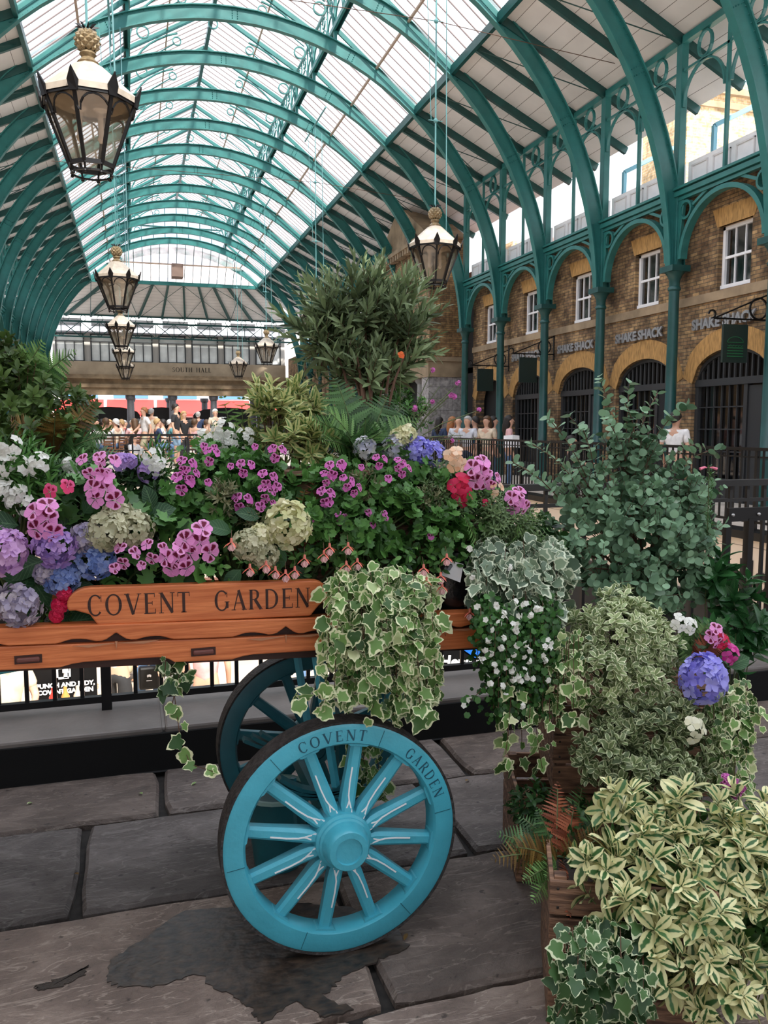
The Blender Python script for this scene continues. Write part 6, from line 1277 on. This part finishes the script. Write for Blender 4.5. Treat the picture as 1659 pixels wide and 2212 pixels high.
# right-centre: ruffled pelargoniums and feathery foliage
pr2 = plant('pelargonium', 'pelargonium with red, pink and white ruffled blooms at the right end of the cart', 'flower', bed(1020, 2.42)); L = Leaves(); p, d = shell([blob(1010, 1060, 2.42, 60), blob(1080, 1090, 2.42, 50), blob(1030, 1120, 2.4, 60)], 90, .4); L.add(PELL, p, d*.4+rng.normal(size=d.shape)*.5, d+np.array([0, -.5, .5]), .035); L.build('foliage', G_MID, pr2)
for px, py, r, mm, lb in ((996, 1052, 24, RED, 'crimson bloom'), (1002, 1072, 18, RED, 'crimson bloom'), (1035, 1020, 28, PK, 'pink-white bloom'), (1060, 1035, 18, PK, 'pink-white bloom'), (1118, 1082, 24, PK, 'white and pink bloom'), (985, 992, 22, PEACH, 'peach bloom'), (1070, 1055, 14, PEACH, 'peach bloom'), (1050, 1088, 9, RED, 'small red bloom')): pel_head(pr2, px, py, 2.36, r, mm, 5 if r > 20 else 3, .7, lb)
bush('feathery_plant', 'feathery light green foliage cascading at the right end of the cart', 'plant', [blob(960, 1090, 2.42, 60), blob(1060, 1130, 2.4, 70), blob(1120, 1150, 2.4, 55), blob(950, 1040, 2.5, 50), blob(1140, 1200, 2.35, 40)], bed(1040, 2.4), lf('leaf_feather', (.07, .15, .04), (.2, .3, .12)), NARROW, 420, 12, .02, .05, 60, 25)
fern('arching green fern over the right end of the cart', (1060, 1170), 2.42, [(1160, 1100, -.1, .06), (1175, 1165, -.1, .06), (1040, 1060, -.05, .06), (1130, 1135, -.2, .06), (1000, 1110, -.15, .05), (1190, 1140, 0, .05), (1080, 1080)], G_FERN, wd=.06, base=(P(1060, 1200, 2.42)[0], 2.42, BEDZ+.02))
fern('small fern with reddish new fronds in front of the upturned crate', (620, 1110), 2.44, [(612, 1060, -.05, .035), (660, 1050, -.05, .035, BRONZE), (690, 1010, 0, .03, RUST), (640, 1090, -.1, .035, RUST), (590, 1085, -.05, .03)], G_FERN, wd=.035, n=16, base=(P(640, 1150, 2.44)[0], 2.44, 1.1))
# fuchsias along the name board
fu = plant('fuchsia', 'fuchsia with hanging red and pink bells behind the name board and between the ivies', 'flower', bed(780, 2.38)); L = Leaves(); p, d = shell([blob(690, 1200, 2.34, 45), blob(760, 1210, 2.3, 50), blob(560, 1235, 2.34, 40), blob(630, 1225, 2.34, 40), blob(860, 1200, 2.34, 50), blob(930, 1210, 2.34, 45), blob(1000, 1190, 2.34, 45), blob(480, 1225, 2.34, 35)], 520, .3); L.add(OVAL, p, d*.5+rng.normal(size=d.shape)*.5, d+np.array([0, -.5, .5]), .028); L.build('foliage', G_MID, fu); sm = MB(); pd = MB()
FUR = petalm('fuchsia_red', (.85, .1, .06), (.95, .3, .22)); FUW = petalm('fuchsia_white', (.85, .5, .5), (.9, .7, .68))
for px, py in ((700, 1205), (752, 1188), (748, 1228), (772, 1222), (658, 1215), (712, 1190), (500, 1180), (540, 1235), (617, 1247), (595, 1240), (575, 1228), (915, 1235), (921, 1262), (952, 1252), (965, 1212), (955, 1275), (637, 1240), (1015, 1330)):
    c = P(px, py, 2.235); s = .026; H = Leaves()
    for k in range(4): a = k*PI/2+.4; H.add(LANCE, c+np.array([0, 0, .012]), [[math.cos(a), math.sin(a), -.45]], [[0, 0, 1]], s*1.1, .6)
    fl = H.build('flower', FUR, fu); W = Leaves()
    for k in range(5): a = k*2*PI/5; W.add(SEPAL, c+np.array([0, 0, .006]), [[math.cos(a)*.4, math.sin(a)*.4, -1]], [[math.cos(a), math.sin(a), .3]], s*.8, .5)
    W.build('corolla', FUW, fl).location = (0, 0, 0); W_ = fl.children[0]; W_.data.transform(Matrix.Translation(-fu.location)) if False else None
    W_.matrix_parent_inverse = Matrix.Identity(4); W_.data.transform(Matrix.Translation(-Vector(fu.location)))
    sm.tube([Vector(c)+Vector((0, 0, .010)), Vector(c)+Vector((0, 0, .022))], [.0045, .003], 6); pd.tube([Vector(c)+Vector((0, 0, .022)), Vector(c)+Vector((.003, .02, .04)), Vector(c)+Vector((.01, .06, .035))], .0007, 3, cap=False)
stembuild(pd, 'stems', STEMB, fu); stembuild(sm, 'flower_tubes', mat('fuchsia_tube', (.7, .2, .15), .5), fu)['kind'] = 'stuff'
# --- ivies
def ivy(label, strands, ma, size, step=.02, side=.012, spread=.03, base=None, face=(0, -1, .45), name='ivy', T=IVY, cat='ivy', dens=2, group=None):
    b = np.array(strands[0][0]) if base is None else np.array(base); r = plant(name, label, cat, b, group); L = Leaves(); sm = MB()
    for st_ in strands:
        pts = np.array(st_); seg = np.linalg.norm(np.diff(pts, axis=0), axis=1); tot = seg.sum(); n = max(2, int(tot/step)); tt = np.linspace(0, tot, n); cu_ = np.concatenate([[0], np.cumsum(seg)])
        q = np.stack([np.interp(tt, cu_, pts[:, k]) for k in range(3)], 1); dirs = nrm(np.gradient(q, axis=0)) if n > 2 else np.tile([0, 0, -1.], (n, 1))
        for k in range(dens):
            p = q+rng.normal(size=q.shape)*np.array([side, side*.6, side]); al = dirs*.6+rng.normal(size=q.shape)*.45+np.array([0, -.15, -.35]); al[:, 0] += np.where(np.arange(n) % 2, .5, -.5)
            hm = rng.random(n) < .5; no_ = np.array(face)+rng.normal(size=q.shape)*.5; sz_ = size*(.45+.95*rng.random(n))
            for T2, mk in ((T, hm), (IVYP if T is IVY else T, ~hm)):
                if mk.any(): L.add(T2, p[mk], al[mk], no_[mk], sz_[mk])
        sm.tube([Vector(v) for v in q[::2]], .0014, 3, cap=False)
    L.build('foliage', ma, r); stembuild(sm, 'vines', STEMB, r); return r
def curtain(x0, x1, ytop, ybot, Y, n, bulge=.06, top_in=.1, drift=12):
    out = []
    for k in range(n):
        px = x0+(x1-x0)*(k+random.random())/n; yt = ytop(px)+random.uniform(-15, 25) if callable(ytop) else ytop+random.uniform(-15, 25); yb = (ybot(px) if callable(ybot) else ybot)*1.0; yb = yt+(yb-yt)*random.uniform(.45, 1.02) if k % 3 else yb
        dx = random.uniform(-drift, drift); yy = Y+random.uniform(-.05, .03)
        a = P(px, yt, yy+top_in); b_ = P(px+dx*.2, yt+25, yy+.02); c = P(px+dx*.6, (yt+yb)/2, yy-bulge*random.random()); d = P(px+dx, yb, yy+.0); out.append([a, b_, c, d])
    return out
ivy('large cream-edged ivy cascading over the plank beside the name board', curtain(716, 945, lambda x: 1245, lambda x: 1500 if x < 800 else (1545 if x < 910 else 1490), 2.19, 36, drift=20)+[[P(720, 1480, 2.17), P(690, 1495, 2.15), P(650, 1500, 2.13)], [P(730, 1510, 2.17), P(700, 1525, 2.16), P(680, 1530, 2.15)], [P(760, 1560, 2.3), P(800, 1690, 2.35)], [P(800, 1560, 2.3), P(830, 1720, 2.4)], [P(780, 1560, 2.3), P(790, 1700, 2.4)]], M_IVY, .036, .024)
ivy('silver-edged ivy pouring over the right end of the cart', curtain(1040, 1205, lambda x: 1175+(x-1040)*.05, lambda x: 1300 if x < 1100 else 1420, 2.26, 34)+curtain(1010, 1240, lambda x: 1200, lambda x: 1290, 2.28, 14), M_IVY2, .036, .022)
ivy('trailing ivy strands hanging clear below the white bacopa', curtain(1080, 1190, lambda x: 1500, lambda x: 1640, 2.14, 9, .03, 0)+curtain(1190, 1260, lambda x: 1380, lambda x: 1560, 2.12, 14, .03, 0)+[[P(1110, 1420, 2.12), P(1100, 1560, 2.1), P(1090, 1655, 2.1)], [P(1170, 1500, 2.14), P(1160, 1600, 2.1), P(1172, 1660, 2.1)]], M_IVY, .034, .03, dens=1)
ivy('single ivy strand dangling under the plank on the left', [[P(395, 1425, 2.3), P(385, 1470, 2.27), P(372, 1520, 2.25)], [P(372, 1470, 2.27), P(385, 1560, 2.24), P(392, 1620, 2.2), P(420, 1665, 2.16), P(465, 1668, 2.14)]], M_IVY, .036, .034, dens=1, side=.006)
ivy('small ivy clump hanging at the top of the dangling strand', curtain(350, 400, 1435, 1480, 2.3, 5, .02, 0), M_IVYD, .034, .02, dens=1)
def bacopa(label, strands, heads, name='bacopa'):
    r = ivy(label, strands, M_BAC, .019, .012, side=.016, name=name, T=BAC, cat='flower', dens=3)
    for px, py in heads: white_heads(r, [(px, py, 4)], 2.085, WHT, .0095, 1+random.randint(0, 2), 'flower')
    return r
bacopa('trailing bacopa studded with small white flowers, right of the exposed plank', curtain(1035, 1195, lambda x: 1300, lambda x: 1540 if x > 1060 else 1430, 2.16, 46, .05, .08)+[[P(1050, 1480, 2.14), P(1010, 1520, 2.12)]],
       [(random.uniform(1030, 1200), random.uniform(1300, 1480)) for _ in range(60)]+[(1004, 1524), (1015, 1512), (1085, 1482), (1093, 1494), (1128, 1525), (1075, 1403), (1060, 1412), (1083, 1400), (1014, 1186), (1100, 1225), (1020, 1245)])
# --- right-hand group
bush('eucalyptus', 'tall blue-green eucalyptus with round leaves on the right', 'shrub', [blob(1320, 1150, 2.75, 120), blob(1430, 1190, 2.7, 120), blob(1260, 1080, 2.8, 80), blob(1370, 1030, 2.8, 90), blob(1470, 1110, 2.75, 80), blob(1240, 1190, 2.75, 70), blob(1500, 1250, 2.62, 60), blob(1300, 1240, 2.65, 80), blob(1400, 1270, 2.6, 70)], (1.9, 2.8, .85), M_EUC, ROUND, 330, 8, .037, .13, 70, 40, inner=.35, jit=.4, stemm=STEMB, pair=True, br=5, br_r=.006)
eu = plant('eucalyptus', 'wispy upper sprays of eucalyptus reaching in front of the brick arches', 'shrub', (2.0, 2.85, .85)); L = Leaves(); sm = MB()
for b0, tip in (((1340, 1000), (1295, 815)), ((1350, 990), (1360, 830)), ((1360, 1000), (1420, 850)), ((1380, 1000), (1480, 880)), ((1300, 1030), (1230, 900)), ((1280, 1060), (1185, 905)), ((1270, 1080), (1150, 960)), ((1330, 1000), (1330, 880)), ((1400, 1000), (1450, 900)), ((1420, 1030), (1500, 960)), ((1430, 1040), (1555, 970)), ((1290, 1050), (1260, 930)), ((1240, 1120), (1110, 1000)), ((1350, 980), (1390, 890)), ((1350, 1000), (1305, 900)), ((1380, 980), (1350, 870))):
    a, c = P(*b0, 2.8), P(*tip, 2.78+random.uniform(-.1, .1)); n = int(np.linalg.norm(c-a)/.028); t = np.linspace(.1, 1, n)[:, None]; q = a+(c-a)*t+np.array([0, 0, .03])*np.sin(t*PI); d = nrm(np.tile(c-a, (n, 1)))
    sprigs(L, OVAL if random.random() < .3 else ROUND, q, d+rng.normal(size=d.shape)*.1, 2, .034, .01, 60, 50, 0, .5, None, True); sm.tube([Vector(eu.location).lerp(Vector(a), .6), Vector(a)]+[Vector(v) for v in q[::3]]+[Vector(c)], .0022, 4, cap=False)
L.build('foliage', M_EUC, eu); stembuild(sm, 'stems', STEMB, eu)
bush('laurel_shrub', 'dark glossy green shrub at the right edge below the Hello lettering', 'shrub', [blob(1585, 1290, 2.5, 45), blob(1600, 1360, 2.45, 55), blob(1560, 1250, 2.55, 45), blob(1560, 1400, 2.4, 50), blob(1610, 1420, 2.42, 40)], (P(1590, 1400, 2.45)[0], 2.45, .0), M_VIB, oval(.38, 5, .15, .2), 34, 9, .082, .05, 80, 35, inner=.2, stemm=STEM)
sg = plant('salvia', 'upright sage-like stem with two pink tubular flowers on the right', 'flower', (P(1530, 1200, 2.55)[0], 2.55, .6)); L = Leaves(); q = np.array([P(1532+random.uniform(-6, 6), y, 2.55) for y in range(1010, 1180, 5)]); sprigs(L, LANCE, q, np.tile([0, 0, 1.], (len(q), 1)), 6, .02, .02, 70, 30); L.build('foliage', G_MID, sg); stembuild(MB().tube([Vector(sg.location), Vector(P(1532, 1005, 2.55))], .002, 4), 'stem', STEM, sg)
for px, s in ((1512, -1), (1548, 1)): c = Vector(P(px, 1013, 2.54))-sg.location; MB().tube([c, c+Vector((-s*.02, 0, .006)), c+Vector((-s*.03, 0, .004))], [.006, .004, .0015], 6).build('flower', mat('salvia_pink', (.8, .2, .3), .5), sg)
bush('pittosporum', 'rounded cream-edged pittosporum in the upper crate on the right', 'shrub', [blob(1350, 1390, 2.2, 95), blob(1270, 1370, 2.25, 60), blob(1410, 1410, 2.18, 75), blob(1300, 1460, 2.15, 75), blob(1390, 1480, 2.12, 70), blob(1250, 1440, 2.2, 40), blob(1340, 1330, 2.3, 60)], (1.5, 2.3, .55), M_PITT, PIT, 300, 8, .031, .032, 75, 30, inner=.55)
bush('pittosporum', 'darker olive-green variegated pittosporum below the pale one', 'shrub', [blob(1310, 1640, 2.02, 65), blob(1400, 1600, 2.02, 80), blob(1490, 1630, 1.98, 65), blob(1370, 1680, 1.95, 75), blob(1280, 1610, 2.05, 40), blob(1470, 1560, 2.02, 55), blob(1450, 1700, 1.9, 70), blob(1330, 1560, 2.1, 50)], (1.45, 2.18, .3), M_PITD, PIT, 250, 8, .034, .04, 75, 30, inner=.5)
bush('euonymus', 'large yellow-edged variegated shrub filling the bottom right corner', 'shrub', [blob(1380, 1800, 1.78, 90), blob(1500, 1800, 1.75, 100), blob(1430, 1910, 1.66, 110), blob(1560, 1900, 1.66, 110), blob(1380, 2000, 1.6, 80), blob(1500, 2030, 1.58, 110), blob(1630, 1800, 1.75, 90), blob(1650, 2000, 1.6, 110), blob(1600, 2130, 1.52, 80), blob(1290, 1860, 1.72, 50), blob(1300, 1950, 1.66, 50), blob(1255, 1885, 1.7, 35), blob(1420, 2080, 1.55, 70), blob(1560, 2160, 1.5, 80), blob(1660, 2130, 1.5, 90), blob(1340, 1760, 1.8, 55)], (1.15, 1.8, .33), M_EUON, EUON, 160, 8, .055, .035, 85, 25, inner=.6, stemm=STEM, front=.8, up=.5, br=2, jit=.4)
bush('euonymus', 'shaded green inner growth of the yellow-edged shrub over its crate', 'shrub', [blob(1440, 1950, 1.78, 120), blob(1560, 1980, 1.75, 120), blob(1400, 1850, 1.85, 90), blob(1560, 1850, 1.85, 110)], (1.25, 1.85, .33), G_MID, OVAL, 260, 8, .045, .05, 75, 30, inner=.3)
ivy('dark ivy with pale edges spilling over the bottom crate', curtain(1220, 1400, lambda x: 2000, lambda x: 2230, 1.56, 26, .06, .06)+[[P(1260, 2050, 1.55), P(1210, 2070, 1.53), P(1185, 2085, 1.52)], [P(1280, 2120, 1.52), P(1220, 2150, 1.5), P(1200, 2200, 1.5)]], M_IVYD, .034, .024, dens=2, face=(-.2, -1, .8))
ivy('pale-edged ivy trailing down the right side behind the violet hydrangea', curtain(1535, 1625, lambda x: 1480, lambda x: 1720, 2.0, 16, .04, .04)+[[P(1560, 1500, 2), P(1600, 1530, 1.98), P(1640, 1545, 1.97)]], M_IVY, .03, .024)
hy4 = plant('hydrangea', 'hydrangea with one large violet-blue head on the right of the pale pittosporum', 'flower', (1.72, 2.2, .55)); L = Leaves()
for px, py, ang, s in ((1560, 1500, 320, .09), (1540, 1560, 280, .09), (1480, 1560, 240, .08), (1570, 1440, 30, .08)): a = math.radians(ang); L.add(WIDE, P(px, py, 2.06), [[math.cos(a), -.25, math.sin(a)*.8]], [[.1, -.8, .6]], s)
L.build('foliage', M_HYL, hy4); hyd_head(hy4, 1520, 1468, 2.0, 52, 'periwinkle', 120, 'violet-blue hydrangea head'); stembuild(branches([blob(1520, 1490, 2.06, 10)], tuple(hy4.location), .004, 2), 'stems', STEM, hy4)
pr3 = plant('pelargonium', 'pelargonium with white and magenta blooms right of the pale pittosporum', 'flower', (1.78, 2.2, .55)); L = Leaves(); p, d = shell([blob(1540, 1400, 2.12, 50), blob(1480, 1370, 2.15, 40)], 60, .3); L.add(PELL, p, d*.4+rng.normal(size=d.shape)*.5, d+np.array([0, -.5, .5]), .035); L.build('foliage', G_DARK, pr3)
for px, py, r, mm in ((1545, 1372, 20, PK), (1560, 1385, 14, RED), (1578, 1412, 17, petalm('petal_magenta2', (.5, .0, .2), (.75, .1, .4))), (1465, 1345, 15, WHT), (1490, 1352, 14, WHT)): pel_head(pr3, px, py, 2.06, r, mm, 4, .75)
fern('fern with one rusty frond above the violet hydrangea', (1490, 1430), 2.1, [(1535, 1340, 0, .05, G_FERN), (1500, 1335, 0, .05, G_FERN), (1570, 1372, -.05, .045, RUST), (1540, 1360, .03, .05, G_FERN), (1470, 1360, 0, .045, G_FERN)], G_FERN, wd=.05, base=(P(1490, 1430, 2.12)[0], 2.12, P(1490, 1440, 2.12)[2]))
ph_ = plant('petunia', 'small mauve flowers at the upper edge of the yellow-edged shrub', 'flower', tuple(P(1580, 1720, 1.92))); white_heads(ph_, [(1570, 1690, 14), (1595, 1695, 14), (1590, 1712, 10)], 1.88, PKS, .014, 7, 'flower_head')
wb = plant('begonia', 'creamy white flower beside the crate slats under the violet hydrangea', 'flower', tuple(P(1500, 1580, 1.98))); pel_head(wb, 1498, 1575, 1.93, 22, petalm('petal_cream', (.75, .72, .5), (.85, .83, .65)), 3, .8)
fern('mixed fern with rust-red, dark and bright green fronds left of the yellow-edged shrub', (1215, 1880), 1.95, [(1062, 1855, -.12, .06, BRONZE), (1075, 1800, 0, .06), (1205, 1690, .05, .05, RUST), (1240, 1740, 0, .05, RUST), (1120, 1760, .05, .05), (1130, 1905, -.15, .045, G_FERN), (1150, 1950, -.18, .045, G_FERN), (1180, 1900, -.18, .04, G_FERN), (1290, 1760, 0, .05), (1260, 1690, .1, .05), (1320, 1800, -.1, .05, BRONZE), (1160, 1745, .02, .045, G_FERND), (1240, 1930, -.2, .04, RUST), (1230, 1985, -.25, .03, RUST), (1110, 1830, -.1, .05, BRONZE)], G_FERND, wd=.055, base=(P(1215, 1900, 1.9)[0], 1.9, .30))
bush('small_leaf_shrub', 'small dark shrub behind the mixed fern beside the stacked crates', 'shrub', [blob(1150, 1750, 2.05, 50), blob(1230, 1800, 1.98, 60), blob(1260, 1890, 1.88, 50)], (P(1220, 1850, 2.0)[0], 2.0, .2), G_DARK, OVAL, 90, 8, .03, .045, 75, 30)
# tin pot under the cart and fallen bits
tp = thing('tin_pot', 'small turquoise tin pot on the ground behind the near wheel', 'pot', (.44, 2.72, 0)); MB().lathe([(.08, 0), (.11, .24), (.115, .255)], n=20).build('pot', BLUED, tp, smooth=True); MB().ring((0, 0, .26), .112, .012, .012, 'XY', 20).build('rim', mat('mint_tin', (.3, .5, .48), .4), tp)
for k, (px, py) in enumerate(((425, 1692), (58, 1740), (308, 1718), (170, 1893), (478, 1655), (1005, 1690), (880, 2020), (760, 1990), (850, 1880))):
    c = P(px, py, 3); t = c-CC; c = CC+t*(-CH/t[2]); L = Leaves(); L.add(OVAL, c+np.array([0, 0, .006]), [[random.uniform(-1, 1), random.uniform(-1, 1), 0]], [[0, 0, 1]], .028)
    tag(L.build('fallen_leaf', M_IVY if k < 3 else BRONZE, None), ['pale fallen leaf right under the dangling ivy', 'pale scrap of leaf on the left flagstone', 'pale fallen leaf left of the dangling ivy', 'brown leaf scrap in the joint at the left', 'brown leaf by the far wheel', 'brown leaf right of the near wheel', 'brown leaf seen through the lower spokes', 'brown leaf at the lower left between the spokes', 'brown leaf between the right-hand spokes'][k], 'leaf')
# wet stain on the flagstones
wm = bpy.data.materials.new('wet_stone'); wm.use_nodes = True; b = wm.node_tree.nodes['Principled BSDF']; b.inputs['Base Color'].default_value = (.035, .026, .022, 1); b.inputs['Roughness'].default_value = .42
nz = wm.node_tree.nodes.new('ShaderNodeTexNoise'); nz.inputs['Scale'].default_value = 25; bp = wm.node_tree.nodes.new('ShaderNodeBump'); bp.inputs['Strength'].default_value = .5; bp.inputs['Distance'].default_value = .01; wm.node_tree.links.new(nz.outputs['Fac'], bp.inputs['Height']); wm.node_tree.links.new(bp.outputs[0], b.inputs['Normal'])
rr = wm.node_tree.nodes.new('ShaderNodeValToRGB'); rr.color_ramp.elements[0].color = (.02, .015, .013, 1); rr.color_ramp.elements[1].color = (.075, .05, .034, 1); rr.color_ramp.elements[0].position = .35; rr.color_ramp.elements[1].position = .75; wm.node_tree.links.new(nz.outputs['Fac'], rr.inputs[0]); wm.node_tree.links.new(rr.outputs[0], b.inputs['Base Color'])
def ground(px, py): t = P(px, py, 3)-CC; c = CC+t*(-CH/t[2]); return c[0], c[1]
def stain(pts, label):
    out = []
    for i in range(len(pts)):
        a = np.array(ground(*pts[i])); b_ = np.array(ground(*pts[(i+1) % len(pts)]))
        for t in np.linspace(0, 1, 9)[:-1]: q = a+(b_-a)*t+rng.normal(size=2)*.004; out.append((q[0], q[1]))
    tag(MB().prism(out, -.004, .0009, 'XY').build('wet_patch', wm), label, 'puddle')
stain([(228, 2118), (245, 2070), (300, 2035), (400, 1965), (520, 1960), (640, 1950), (760, 1960), (860, 2000), (880, 2050), (800, 2080), (740, 2110), (700, 2150), (760, 2180), (700, 2195), (640, 2160), (560, 2212), (545, 2180), (500, 2150), (420, 2105), (340, 2130), (260, 2130)], 'dark irregular wet stain on the flagstones under the near wheel')
stain([(75, 2132), (110, 2120), (160, 2100), (195, 2085), (180, 2105), (130, 2130), (85, 2138)], 'small thin wet streak on the bottom left flagstone')
